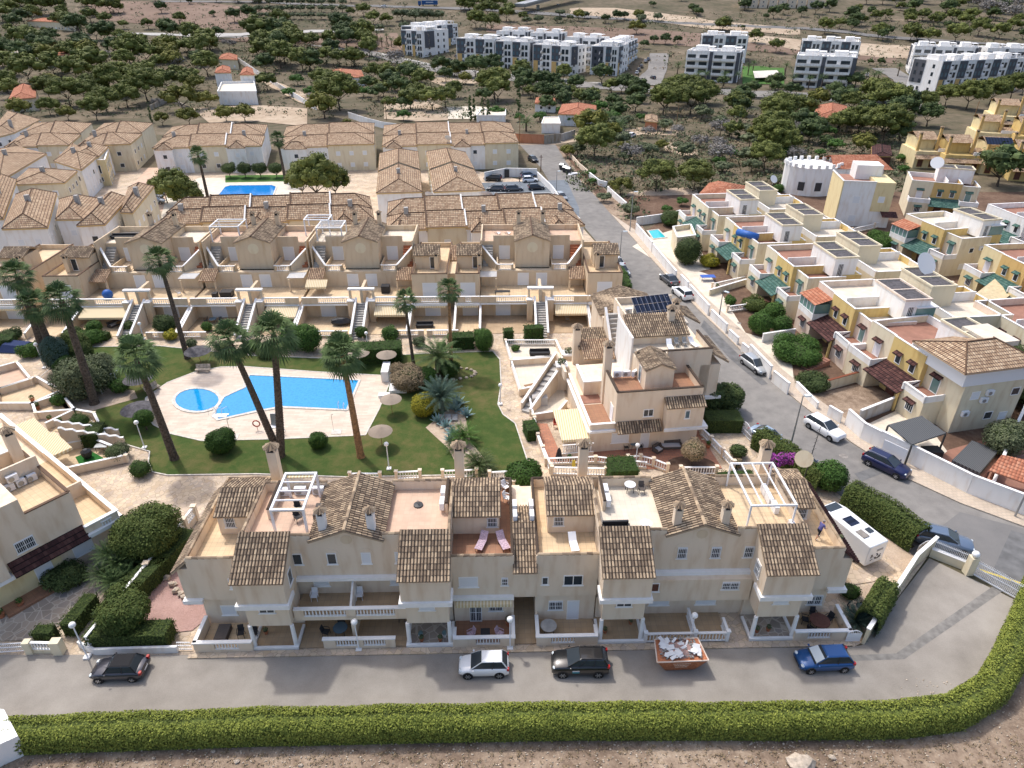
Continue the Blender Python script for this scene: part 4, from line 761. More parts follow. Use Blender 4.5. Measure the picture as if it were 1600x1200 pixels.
#  front terrace block
FR=Frame(0,0);FR.m=Matrix.Translation((-17,34.45,0))@Matrix.Rotation(rd(-1.2),4,'Z')@Matrix.Translation((17,-34.45,0))
def X(d,s):return 2.5+d*s
def bx(m,a,y0,z0,b,y1,z1,s):m.box(X(a,s),y0,z0,X(b,s),y1,z1)
def fthing(nm,lb,d,s,cat='house',group=None):
 p=FR.m@Vector((X(d,s),36,0));return TH(nm,lb,cat,tuple(p),-1.2,group)
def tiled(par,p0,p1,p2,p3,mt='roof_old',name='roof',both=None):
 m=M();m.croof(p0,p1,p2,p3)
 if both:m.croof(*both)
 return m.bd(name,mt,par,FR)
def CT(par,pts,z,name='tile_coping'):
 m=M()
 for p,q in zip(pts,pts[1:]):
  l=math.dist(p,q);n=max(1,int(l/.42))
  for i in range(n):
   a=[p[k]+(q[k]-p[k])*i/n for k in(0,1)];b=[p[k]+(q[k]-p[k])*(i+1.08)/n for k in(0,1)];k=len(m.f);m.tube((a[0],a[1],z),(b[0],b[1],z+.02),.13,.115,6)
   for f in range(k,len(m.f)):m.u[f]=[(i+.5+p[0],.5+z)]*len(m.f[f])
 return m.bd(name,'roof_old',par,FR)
def tower(s,d0,label,win):
 t=fthing('stair_tower',label,d0+1.75,s,'tower','tile roofed porch towers along the lane');a,b=sorted((X(d0,s),X(d0+3.5,s)))
 m=M();m.box(a+.2,34.75,2.35,b-.2,37.3,4.75);m.hexa([(a,34.35,4.75),(b,34.35,4.75),(b,37.2,4.75),(a,37.2,4.75)],[(a,34.35,7.25),(b,34.35,7.25),(b,37.2,9.0),(a,37.2,9.0)]);m.bd('wall','beige',t,FR)
 m=M();m.box(a-.15,34.15,4.65,b+.15,34.35,5.05).box(a-.15,34.35,4.65,a+.0,35.6,5.05).box(b+.0,34.35,4.65,b+.15,35.6,5.05);m.bd('ledge','white_trim',t,FR)
 for xx in(a+.22,b-.22):m=M();m.tube((xx,34.75,.25),(xx,34.75,2.4),.17,.15,12);m.bd('column','white_trim',t,FR)
 tiled(t,(a-.12,34.1,7.22),(b+.12,34.1,7.22),(b+.1,37.35,9.1),(a-.1,37.35,9.1))
 m=M();m.box(a,34.6,0,b,36.9,.12);m.bd('porch_floor','stone_dark' if win else 'floor_mid',t,FR);m=M();m.box(a,34.45,0,b,34.65,.3).box(a,34.65,.0,a+.2,36.6,.3).box(b-.2,34.65,0,b,36.6,.3);m.bd('porch_kerb','white_trim',t,FR)
 m=M();m.box(a+.1,36.9,0,b-.1,37.2,2.35);m.bd('porch_wall','beige',t,FR);WI(t,FR,(a+b)/2,36.9,1.6,1.5,.5,'grille',0,True)
 WI(t,FR,(a+b)/2,34.75,3.7,1.15,.75,'dark' if win==0 else 'shutter',0,True)
 sx=b if s*(1 if d0>10 else-1)<0 else a;
 inn=X(d0 if d0>10 else d0+3.5,s);deg=90 if inn>(a+b)/2 else-90
 WI(t,FR,inn,35.8,5.6,.8,1.3,'grille' if s>0 else 'dark',deg,True);return t
T_=[(-1,16.9,'outer left porch tower of the lane terrace with a brown tiled shed roof',0),(-1,5.4,'porch tower with agave pots beneath it, behind the white hatchback',1),(1,5.4,'porch tower behind the black car, clay pots under its columns',0),(1,16.9,'outer right porch tower of the lane terrace beside the blue car',2)]
for s,d,l,w_ in T_:tower(s,d,l,w_)
for s,side in((-1,'left'),(1,'right')):
 t=fthing('terraced_house','%s middle house of the lane terrace, roof terrace with %s'%(side,'two striped loungers' if s<0 else 'one white lounger'),3,s,group='houses of the lane terrace')
 m=M();bx(m,.82,36.8,0,5.4,45.6,2.9,s);bx(m,.0 if s>0 else 0,36.6,2.9,5.4,45.6,6.2,s);m.bd('wall','beige',t,FR)
 m=M();bx(m,.82,36.6,6.2,5.4,36.8,7.1,s);bx(m,.82,36.8,6.2,1.02,45.6,7.1,s);bx(m,1.02,45.4,6.2,5.4,45.6,7.1,s);m.bd('parapet','beige',t,FR)
 CT(t,[(X(5.4,s),36.7),(X(.92,s),36.7),(X(.92,s),45.5),(X(5.4,s),45.5)],7.1)
 m=M();bx(m,1.02,36.8,6.2,5.4,45.4,6.24,s);m.bd('roof_terrace_floor','floor_brown' if s<0 else 'floor_tan',t,FR)
 if s<0:m=M();bx(m,.82,36.3,2.85,5.4,36.6,3.15,s);m.bd('ledge','white_trim',t,FR);m=M();q=[X(.95,s),X(5.2,s)];m.hexa([(min(q),36.0,2.45),(max(q),36.0,2.45),(max(q),36.45,2.6),(min(q),36.45,2.6)],[(min(q),36.0,2.75),(max(q),36.0,2.75),(max(q),36.45,2.8),(min(q),36.45,2.8)]);m.bd('rolled_awning','awning_cloth',t,FR)
 WI(t,FR,X(4.2 if s<0 else 3.6,s),36.6,4.0,1.45,1.05,'shutter' if s<0 else 'dark',0,True);AT_(t,FR,X(1.5,s),36.6,3.95,1.0,1.6);WI(t,FR,X(1.5,s),36.57,4.15,.5,.8,'grille' if s<0 else 'dark',0,True)
 WI(t,FR,X(3.75 if s<0 else 3.75,s),36.8,.05,.95,2.1,'door_grille' if s<0 else 'door_shutter',0,True);WI(t,FR,X(2.2 if s<0 else 2.4,s),36.8,1.15,1.1,1.0,'grille',0,True)
 a0,a1=(1.85,5.4);m=M();xa,xb=sorted((X(a0,s),X(a1,s)))
 m.prism([(xa,39.9),(xb,39.9),(xb,43.9),(xa,43.9)],6.2,8.15);m.hexa([(xa,39.9,8.15),(xb,39.9,8.15),(xb,43.9,8.15),(xa,43.9,8.15)],[(xa,41.95,8.95),(xb,41.95,8.95),(xb,41.95,8.95),(xa,41.95,8.95)]);h=m.bd('stair_hut','beige',t,FR)
 tiled(h,(xa-.12,39.6,8.15),(xb+.12,39.6,8.15),(xb+.12,42,9.1),(xa-.12,42,9.1),name='hut_roof',both=((xb+.12,44.1,8.25),(xa-.12,44.1,8.25),(xa-.12,42,9.1),(xb+.12,42,9.1)))
 WI(t,FR,X(2.4 if s<0 else 2.7,s),39.9,6.9,.8,1.0,'grille',0,True)
 CI_(t,FR,X(5.1,s),45.5,5,10.6,.75)
 fl='floor_brown' if s<0 else 'floor_mid';m=M();bx(m,.82,34.5,0,5.3,36.8,.1,s);m.bd('terrace_floor',fl,t,FR)
 m=M();bx(m,.82,34.35,0,1.9 if s>0 else 1.9,34.55,1.0,s);bx(m,3.7,34.35,0,5.4,34.55,1.0,s);bx(m,1.9,34.35,0,3.7,34.55,.3,s);bx(m,.82,34.55,0,1.0,36.8,1.0,s);bx(m,5.2,34.55,0,5.4,35.4,1.0,s);m.bd('garden_wall','beige',t,FR)
 m=M();CO_(m,(X(.75,s),34.45),(X(5.4,s),34.45),1.0,.3,.1);CO_(m,(X(.91,s),34.6),(X(.91,s),36.4),1.0,.28,.1);CO_(m,(X(5.3,s),34.6),(X(5.3,s),35.4),1.0,.28,.1);BB(m,(X(1.9,s),34.45),(X(3.7,s),34.45),.3,.7,.21);m.bd('balustrade','white_trim',t,FR)
 E_=24.4 if s<0 else 23.4
 t=fthing('terraced_house','house at the %s end of the lane terrace, %s'%(side,'bare tan roof terrace' if s<0 else 'a person standing on its roof terrace'),22,s,group='houses of the lane terrace')
 m=M();bx(m,20.4,37.0,0,E_,45.8,2.9,s);bx(m,20.4,36.8,2.9,E_+1,45.8,6.1,s);m.bd('wall','beige',t,FR)
 m=M();bx(m,20.4,36.8,6.1,E_+.2,37.0,7.1,s);bx(m,E_,37.0,6.1,E_+.2,46.2,7.1,s);bx(m,20.4,46.0,6.1,E_,46.2,7.1,s);m.bd('parapet','beige',t,FR);CT(t,[(X(20.4,s),36.9),(X(E_+.1,s),36.9),(X(E_+.1,s),46.1),(X(20.4,s),46.1)],7.1)
 m=M();bx(m,20.4,37.0,6.2,E_,46.0,6.24,s);m.bd('roof_terrace_floor','floor_tan',t,FR)
 xo,xi=X(E_+1.3,s),X(E_+.2,s)
 if s<0:tiled(t,(xo,45.8,5.95),(xo,36.5,5.95),(xi,36.8,6.85),(xi,45.8,6.85),name='side_roof')
 else:tiled(t,(xo,36.5,5.95),(xo,45.8,5.95),(xi,45.8,6.85),(xi,36.8,6.85),'roof_brown',name='side_roof')
 m=M();bx(m,E_-.3,36.5,2.75,E_+1.15,36.8,3.1,s);bx(m,E_+1,36.8,2.75,E_+1.15,38.5,3.1,s);m.bd('ledge','white_trim',t,FR)
 xa,xb=sorted((X(20.4,s),X(E_-1.1,s)));m=M();m.prism([(xa,40.3),(xb,40.3),(xb,44.3),(xa,44.3)],6.2,8.15);m.hexa([(xa,40.3,8.15),(xb,40.3,8.15),(xb,44.3,8.15),(xa,44.3,8.15)],[(xa,42.3,8.95),(xb,42.3,8.95),(xb,42.3,8.95),(xa,42.3,8.95)]);h=m.bd('stair_hut','beige',t,FR)
 tiled(h,(xa-.12,40.0,8.15),(xb+.12,40.0,8.15),(xb+.12,42.3,9.1),(xa-.12,42.3,9.1),name='hut_roof',both=((xb+.12,44.5,8.25),(xa-.12,44.5,8.25),(xa-.12,42.3,9.1),(xb+.12,42.3,9.1)))
 WI(t,FR,X(22.4 if s<0 else 21.6,s),40.3,6.9,.8,1.15,'grille',0,True)
 WI(t,FR,X(21.4 if s<0 else 21.,s),36.8,4.0,1.0,1.1,'shutter' if s<0 else 'dark',0,True);WI(t,FR,X(22.6,s),37.0,1.0,1.15,1.05,'grille' if s>0 else 'shutter',0,True);WI(t,FR,X(20.9,s),37.0,.1,.9,2.1,'door_grille',0,True)
 m=M();bx(m,20.2,34.6,0,24.2,37.0,.1,s);m.bd('terrace_floor','floor_tan' if s<0 else 'floor_mid',t,FR)
 m=M();bx(m,20.2,34.35,0,21.2,34.55,1.0,s);bx(m,23.0,34.35,0,24.5,34.55,1.0,s);bx(m,21.2,34.35,0,23.0,34.55,.3,s);m.wall((X(24.4,s),34.45),(X(24.4,s),36.9),0,1.0,.2);m.bd('garden_wall','beige',t,FR)
 m=M();CO_(m,(X(20.2,s),34.45),(X(24.55,s),34.45),1.0,.3,.1);CO_(m,(X(24.4,s),34.4),(X(24.4,s),36.9),1.0,.28,.1);BB(m,(X(21.2,s),34.45),(X(23.0,s),34.45),.3,.7,.21);m.bd('balustrade','white_trim',t,FR)
 CI_(t,FR,X(20.2,s),45.6,5,10.6 if s<0 else 10.2,.75)
 t=fthing('terraced_house','gabled %s house of the lane terrace, %s'%(side,'arched windows above a deep balcony' if s<0 else 'pergola frame on its roof terrace'),12.9,s,group='houses of the lane terrace')
 lo,hi=(X(20.4,s),X(5.4,s))if s<0 else(X(5.4,s),X(20.4,s));rid=X(12.85,s)
 m=M();m.box(lo,37.6 if s<0 else 37.2,0,hi,43.3,4.7);m.box(lo,37.1,4.7,hi,43.3,8.0);
 gl,gr=rid-2.6,rid+2.6;m.prism([(gl,37.1),(gr,37.1),(gr,43.3),(gl,43.3)],8.0,8.5);m.hexa([(gl,37.1,8.5),(gr,37.1,8.5),(gr,43.3,8.5),(gl,43.3,8.5)],[(rid,37.1,9.4),(rid,37.1,9.4),(rid,43.3,9.4),(rid,43.3,9.4)]);m.bd('wall','beige',t,FR)
 m=M();
 for a,b in((lo,gl),(gr,hi)):m.box(a,37.1,8.0,b,37.3,8.9);m.box(a,43.1,8.0,b,43.3,8.9)
 m.box(lo,37.3,6.2,lo+.2,43.1,8.9).box(hi-.2,37.3,6.2,hi,43.1,8.9);
 m.bd('parapet','beige',t,FR);CT(t,[(gl,37.2),(lo+.1,37.2),(lo+.1,43.2),(gl,43.2)],8.9);CT(t,[(gr,37.2),(hi-.1,37.2),(hi-.1,43.2),(gr,43.2)],8.9)
 for a,b in((lo+.2,gl),(gr,hi-.2)):m=M();m.box(a,37.3,8.0,b,43.1,8.04);m.bd('roof_terrace_floor','floor_salmon' if s<0 else 'floor_pale' if a<rid else 'floor_tan',t,FR)
 r=tiled(t,(gl-.12,43.5,8.45),(gl-.12,36.85,8.45),(rid,36.85,9.5),(rid,43.5,9.5),both=((gr+.12,36.85,8.45),(gr+.12,43.5,8.45),(rid,43.5,9.5),(rid,36.85,9.5)))
 m=M();
 for i in range(16):
  k=len(m.f);m.tube((rid,36.85+i*.416,9.55),(rid,36.85+(i+1.1)*.416,9.58),.14,.12,6)
  for f in range(k,len(m.f)):m.u[f]=[(i+.5,.5)]*len(m.f[f])
 m.bd('ridge_tiles','roof_old',r,FR)
 for c_ in(-1.75,1.75):CI_(t,FR,rid+c_,37.9,8.6,10.5,.55,'white_wall' if s<0 else 'beige')
 n_=[(-3.75,'dark'),(-1.25,'dark'),(1.25,'shutter'),(3.7,'shutter')]if s<0 else[(-3.75,'grille'),(-1.25,'grille'),(1.25,'grille'),(3.7,'grille')]
 for dx,k in n_:AT_(t,FR,rid+dx,37.1,5.9,1.15,1.7);WI(t,FR,rid+dx,37.07,6.1,.72,1.1,k,0,True)
 w0,w1=rid-4.15,rid+4.15
 m=M();m.box(w0,36.75,4.65,w1,37.1,4.95);m.bd('ledge','white_trim',t,FR);m=M();m.lathe(0,0,[(.42,0),(.42,.02)],20);m.v=[(rid+a,37.1-c,8.45+b)for a,b,c in m.v];m.bd('round_plaque','beige_rear',t,FR)
 if s<0:
  m=M();m.box(w0,35.3,2.2,w1,37.6,2.5);m.box(w0,35.25,2.5,w0+.7,35.45,3.35).box(w1-.9,35.25,2.5,w1,35.45,3.35).box(w0+.7,35.25,2.5,w1-.9,35.45,2.6).box(rid-.35,35.25,2.5,rid+.35,35.45,3.35);m.bd('balcony_slab','beige',t,FR)
  m=M();m.box(w0,35.45,2.5,w1,37.6,2.53);m.bd('balcony_floor','floor_mid',t,FR);m=M();CO_(m,(w0,35.35),(w1,35.35),3.35,.3,.08);BB(m,(w0+.7,35.35),(rid-.35,35.35),2.6,.75,.24);BB(m,(rid+.35,35.35),(w1-.9,35.35),2.6,.75,.24);m.bd('balustrade','white_trim',t,FR)
  m=M();m.wall((rid,35.4),(rid,37.6),2.5,(3.4,4.65),.15);m.bd('partition','white_wall',t,FR)
  WI(t,FR,w0+1.6,37.6,3.3,1.2,1.1,'shutter',0,True);WI(t,FR,w1-.9,37.6,3.3,1.2,1.1,'shutter',0,True)
  m=M();m.box(w0,34.6,0,w1,37.6,.06);m.bd('terrace_floor','floor_mid',t,FR);m=M();m.box(w0+2.0,34.45,0,w0+2.9,34.65,1.0).box(w0+4.6,34.45,0,w0+4.95,34.65,1.0).box(w1-1.7,34.45,0,w1-1.0,34.65,1.0).box(w0+2.9,34.45,0,w0+4.6,34.65,.3).box(w0+4.95,34.45,0,w1-1.7,34.65,.3);m.bd('garden_wall','beige',t,FR)
  m=M();CO_(m,(w0+1.95,34.55),(w1-.95,34.55),1.0,.3,.1);BB(m,(w0+2.9,34.55),(w0+4.6,34.55),.3,.7,.2);BB(m,(w0+4.95,34.55),(w1-1.7,34.55),.3,.7,.2);m.bd('balustrade','white_trim',t,FR)
  m=M();m.box(rid-.1,35.2,0,rid+.1,37.6,2.2);m.bd('ground_partition','beige',t,FR)
 else:
  m=M();m.box(w0,36.3,2.45,w1,37.2,4.65);m.bd('bay_wall','beige',t,FR);WI(t,FR,w0+.9,36.3,3.5,.9,.9,'brown',0,True);WI(t,FR,w1-1.6,36.3,3.6,1.3,.8,'grille',0,True)
  WI(t,FR,w0+1.8,37.2,1.0,1.6,1.15,'shutter',0,True);WI(t,FR,rid+1.3,37.2,1.0,1.6,1.15,'shutter',0,True)
  m=M();m.box(w0+.2,34.6,0,w1-1.7,37.2,.08);m.bd('terrace_floor','floor_mid',t,FR)
  m=M();a,b,c_=w0+.3,rid-.1,w1-1.8
  for xx in(a,b,c_):BB(m,(xx,34.6),(xx,36.9 if xx==b else 35.9),.08,.95,.24);pillar(m,xx,34.55,0,1.1,.22)
  BB(m,(a,34.55),(b,34.55),.08,.9,.24);BB(m,(b,34.55),(c_,34.55),.08,.9,.24);m.bd('balustrade','white_trim',t,FR)
t=TH('covered_passage','covered passage with a brown tiled strip roof between the two middle houses','passage',tuple(FR.m@Vector((2.5,36,0))),-1.2)
m=M();m.box(1.6,36.55,2.9,3.4,43,6.0);m.bd('wall','beige',t,FR)
tiled(t,(1.6,35.95,5.95),(3.4,35.95,5.95),(3.4,39.6,7.5),(1.6,39.6,7.5));tiled(t,(3.4,43.2,6.1),(1.6,43.2,6.1),(1.6,39.6,7.5),(3.4,39.6,7.5),name='rear_roof')
m=M();m.box(1.7,34.6,0,3.3,46,.06);m.bd('passage_floor','floor_mid',t,FR)
for xx in(1.85,3.15):
 for yy in(40.3,41.5):AC_(t,FR,xx,yy,7.3,90 if xx<2 else-90,.8)
m=M();m.box(1.7,43.8,5.2,2.4,46.8,5.35);SN(m,'folded_awning','awning_cloth_side','cream striped awning strip behind the passage roof','awning',frame=FR)
m=M();m.box(-22.4,33.85,-.05,27,34.4,.1);SN(m,'stone_kerb','stone_paving','strip of stone kerb at the foot of the lane terrace','kerb',frame=FR,kind='structure')
#  middle terrace row behind the pool
MR=Frame(4,91.5,0,-1.5);MR.m=MR.m@Matrix.Translation((-4,0,0))
def mthing(lb,x,g='houses of the middle terrace behind the pool',nm='terraced_house'):return TH(nm,lb,'house',tuple(MR.m@Vector((x,4,0))),-1.5,g)
def SH(par,fr,x0,y0,x1,y1,z0,z1,mt='roof_mid',name='roof',tw=.26):m=M();m.croof((x0,y0,z0),(x1,y0,z0),(x1,y1,z1),(x0,y1,z1),tw=tw)if mt in('roof_mid','roof_old')else m.roof([(x0,y0,z0),(x1,y0,z0),(x1,y1,z1),(x0,y1,z1)],tw=tw);return m.bd(name,mt,par,fr)
def PG(label,fr,x0,y0,x1,y1,z0,z1,n=3,mt='white_metal',ax=0,cloth=None,w=.09):
 t=TH('pergola',label,'pergola',tuple(fr.m@Vector(((x0+x1)/2,(y0+y1)/2,z0))),0)
 for a in(x0,x1):
  for b in(y0,y1):m=M();m.box(a-w,b-w,z0,a+w,b+w,z1);m.bd('post',mt,t,fr)
 m=M();m.box(x0-w,y0-w,z1,x1+w,y0+w,z1+.14).box(x0-w,y1-w,z1,x1+w,y1+w,z1+.14).box(x0-w,y0+w,z1,x0+w,y1-w,z1+.14).box(x1-w,y0+w,z1,x1+w,y1-w,z1+.14);m.bd('top_frame',mt,t,fr)
 m=M()
 for i in range(1,n+1):
  q=i/(n+1)
  if ax==0:m.box(x0,y0+(y1-y0)*q-.04,z1+.02,x1,y0+(y1-y0)*q+.04,z1+.12)
  else:m.box(x0+(x1-x0)*q-.04,y0,z1+.02,x0+(x1-x0)*q+.04,y1,z1+.12)
 m.bd('rafters',mt,t,fr)
 if cloth:m=M();m.box(x0,y0,z1-.12,x1,y0+.35,z1-.04).box(x0,y1-.35,z1-.12,x1,y1,z1-.04);m.bd('rolled_canopy',cloth,t,fr)
 return t
def ST_(par,fr,x0,x1,y0,z0,y1,z1,mt='concrete',side='white_trim',n=14,name='stairs'):
 m=M()
 for i in range(n):a=y0+(y1-y0)*i/n;b=y0+(y1-y0)*(i+1)/n;m.box(x0,a,min(z0,z1)-.1,x1,b,z0+(z1-z0)*(i+1)/n)
 m.bd(name,mt,par,fr)
 if side:
  for xx in(x0-.12,x1+.12):m=M();m.wall((xx,y0),(xx,y1),(min(z0,z1)-.1,min(z0,z1)-.1),(z0+.75,z1+.75),.2);m.bd('stair_wall','beige',par,fr);m=M();m.wall((xx,y0),(xx,y1),(z0+.75,z1+.75),(z0+.84,z1+.84),.3);m.bd('stair_coping',side,par,fr)
def AW(label,fr,x0,x1,y0,z0,y1,z1,mt='awning_cloth'):
 m=M();m.hexa([(x0,y0,z0),(x1,y0,z0),(x1,y1,z1),(x0,y1,z1)],[(x0,y0,z0+.05),(x1,y0,z0+.05),(x1,y1,z1+.05),(x0,y1,z1+.05)]);m.box(x0,y0-.03,z0-.25,x1,y0,z0+.04)
 return SN(m,'awning',mt,label,'awning',frame=fr)
def twin(xc,lb,dk=('shutter','shutter'),porch=('slats','tile'),seed=0):
 t=mthing(lb,xc);a,b=xc-7.8,xc+7.8
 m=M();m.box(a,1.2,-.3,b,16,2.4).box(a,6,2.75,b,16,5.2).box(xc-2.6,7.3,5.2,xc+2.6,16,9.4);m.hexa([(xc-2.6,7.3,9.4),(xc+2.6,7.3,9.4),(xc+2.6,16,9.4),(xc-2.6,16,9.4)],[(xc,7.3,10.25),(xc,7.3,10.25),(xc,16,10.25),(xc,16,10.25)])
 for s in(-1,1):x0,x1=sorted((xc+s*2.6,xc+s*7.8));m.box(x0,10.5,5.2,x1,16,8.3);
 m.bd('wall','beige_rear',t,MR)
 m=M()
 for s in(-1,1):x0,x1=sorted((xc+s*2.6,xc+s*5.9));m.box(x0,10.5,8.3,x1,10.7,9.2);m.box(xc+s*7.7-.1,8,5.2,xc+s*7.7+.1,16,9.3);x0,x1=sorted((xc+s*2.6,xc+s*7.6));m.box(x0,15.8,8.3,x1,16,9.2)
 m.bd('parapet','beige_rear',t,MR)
 for s in(-1,1):x0,x1=sorted((xc+s*2.65,xc+s*7.6));m=M();m.box(x0,10.7,8.3,x1,15.8,8.33);m.bd('roof_terrace_floor','floor_pale' if(seed+s)%2 else 'floor_salmon',t,MR)
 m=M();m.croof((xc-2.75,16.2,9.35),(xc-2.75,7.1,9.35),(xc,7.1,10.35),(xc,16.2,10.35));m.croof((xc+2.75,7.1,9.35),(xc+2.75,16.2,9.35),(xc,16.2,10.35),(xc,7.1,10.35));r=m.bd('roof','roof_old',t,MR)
 m=M();m.tube((xc,7.1,10.4),(xc,16.2,10.4),.13,n=6);m.bd('ridge_tiles','roof_mid',r,MR)
 for s in(-1,1):CI_(t,MR,xc+s*1.9,14.8,9.5,11.6,.6,'beige_rear')
 m=M();m.lathe(0,0,[(.8,0),(.8,.02)],24);m.v=[(xc+p,7.3-r_,8.4+q)for p,q,r_ in m.v];m.bd('round_plaque','cream',t,MR)
 m=M();m.box(xc-2.6,6.9,5.05,xc+2.6,7.3,5.2);m.bd('tile_fringe','roof_old',t,MR)
 m=M();m.box(a,0,2.4,b,6,2.75).box(a,0,2.75,a+2.3,.2,3.55).box(b-2,0,2.75,b,.2,3.55);m.bd('terrace_slab','beige_rear',t,MR);m=M();m.box(a,.2,2.75,b,6,2.78);m.bd('terrace_floor','floor_tan',t,MR);m=M();m.box(a,-.2,2.38,b,0,2.52);m.bd('ledge','white_trim',t,MR)
 m=M();BB(m,(a+2.3,.1),(xc-1.2,.1),2.75,.8,.3,5);BB(m,(xc+2.6,.1),(b-2,.1),2.75,.8,.3,5);CO_(m,(a,.1),(xc-1.0,.1),3.55,.28);CO_(m,(xc+2.5,.1),(b,.1),3.55,.28);m.bd('balustrade','white_trim',t,MR)
 for i,s in enumerate((-1,1)):
  x0,x1=sorted((xc+s*2.9,xc+s*5.4));m=M();m.box(x0,6.2,2.78,x1,10.5,5.3);m.box(x0,6.2,5.3,x0+.15,10.5,6.1).box(x1-.15,6.2,5.3,x1,7.2,6.1).box(x0,6.2,5.3,x0+.35,6.35,6.1).box(x1-.35,6.2,5.3,x1,6.35,6.1);m.bd('balcony','beige_rear',t,MR)
  m=M();BB(m,(x0+.35,6.27),(x1-.35,6.27),5.3,.8,.3,5);CO_(m,(x0,6.27),(x1,6.27),6.1,.24);m.bd('balcony_balustrade','white_trim',t,MR)
  WI(t,MR,xc+s*4.2,10.5,5.4,1.7,2.2,'door_shutter',0);WI(t,MR,xc+s*4.2,6.2,2.85,1.1,2.0,'door_shutter',0);WI(t,MR,xc+s*1.4,6,2.85,1.7,2.0,'door_'+dk[i],0)
  WI(t,MR,xc+s*4.5,1.2,.05,2.2,2.1,'door_shutter',0)
  p,q=(xc+s*5.4,6.4),(xc+s*7.8,9.2);m=M();m.wall(p,q,(2.8,2.8),(6.1,8.2),.2);m.bd('stair_wall','beige_rear',t,MR);m=M();m.wall(p,q,(6.1,8.2),(6.2,8.3),.3);m.bd('stair_coping','white_trim',t,MR)
  x0,x1=sorted((xc+s*6.0,xc+s*7.5));ST_(t,MR,x0,x1,7.8,5.3,11.4,8.3,'terracotta' if s>0 else 'concrete',None,10)
  x0,x1=sorted((xc+s*5.5,xc+s*7.7))
  if porch[i]=='tile':SH(t,MR,x0-.1,3.9,x1+.1,6.6,4.6,5.6,name='porch_roof')
  elif porch[i]=='slats':
   m=M();
   for k in range(5):m.box(x0-.2,4.0+k*.45,5.0,x1+.1,4.2+k*.45,5.1)
   m.bd('pergola_slats','white_trim',t,MR)
  m=M();m.box(xc+s*5.5-.12,4.1,2.78,xc+s*5.5+.12,4.35,4.7);m.bd('porch_column','beige_rear',t,MR)
 for xx in(a,b):m=M();m.wall((xx,-5.5),(xx,1.2),(-.2,-.2),(.9,2.4),.2);m.bd('garden_divider','beige_rear',t,MR);m=M();m.wall((xx,-5.5),(xx,1.2),(.9,2.4),(.97,2.48),.3);m.bd('divider_coping','white_trim',t,MR)
 m=M();m.box(a,-4.8,-.05,b,1.2,.03);m.bd('garden_terrace','floor_mid' if seed%2 else 'floor_tan',t,MR)
 ST_(t,MR,xc+.2,xc+1.6,-6.3,0,0,2.75,'concrete',n=15,name='garden_stairs')
 m=M();m.box(xc-1.0,-.1,4.7,xc+2.8,.5,4.95);m.bd('portico_beam','white_trim',t,MR);m=M();m.box(xc-.9,.0,2.75,xc-.6,.4,4.7).box(xc+2.4,.0,2.75,xc+2.7,.4,4.7).box(xc+.7,.0,2.75,xc+1.1,4,4.7);m.bd('portico_walls','beige_rear',t,MR)
 for s in(-1.0,2.0):m=M();m.box(xc+s-.05,-.9,0,xc+s+.8,.0,3.3);m.bd('planter_pier','beige_rear',t,MR);m=M();m.box(xc+s-.12,-.95,3.3,xc+s+.87,.05,3.42);m.bd('planter_rim','white_trim',t,MR)
 return t
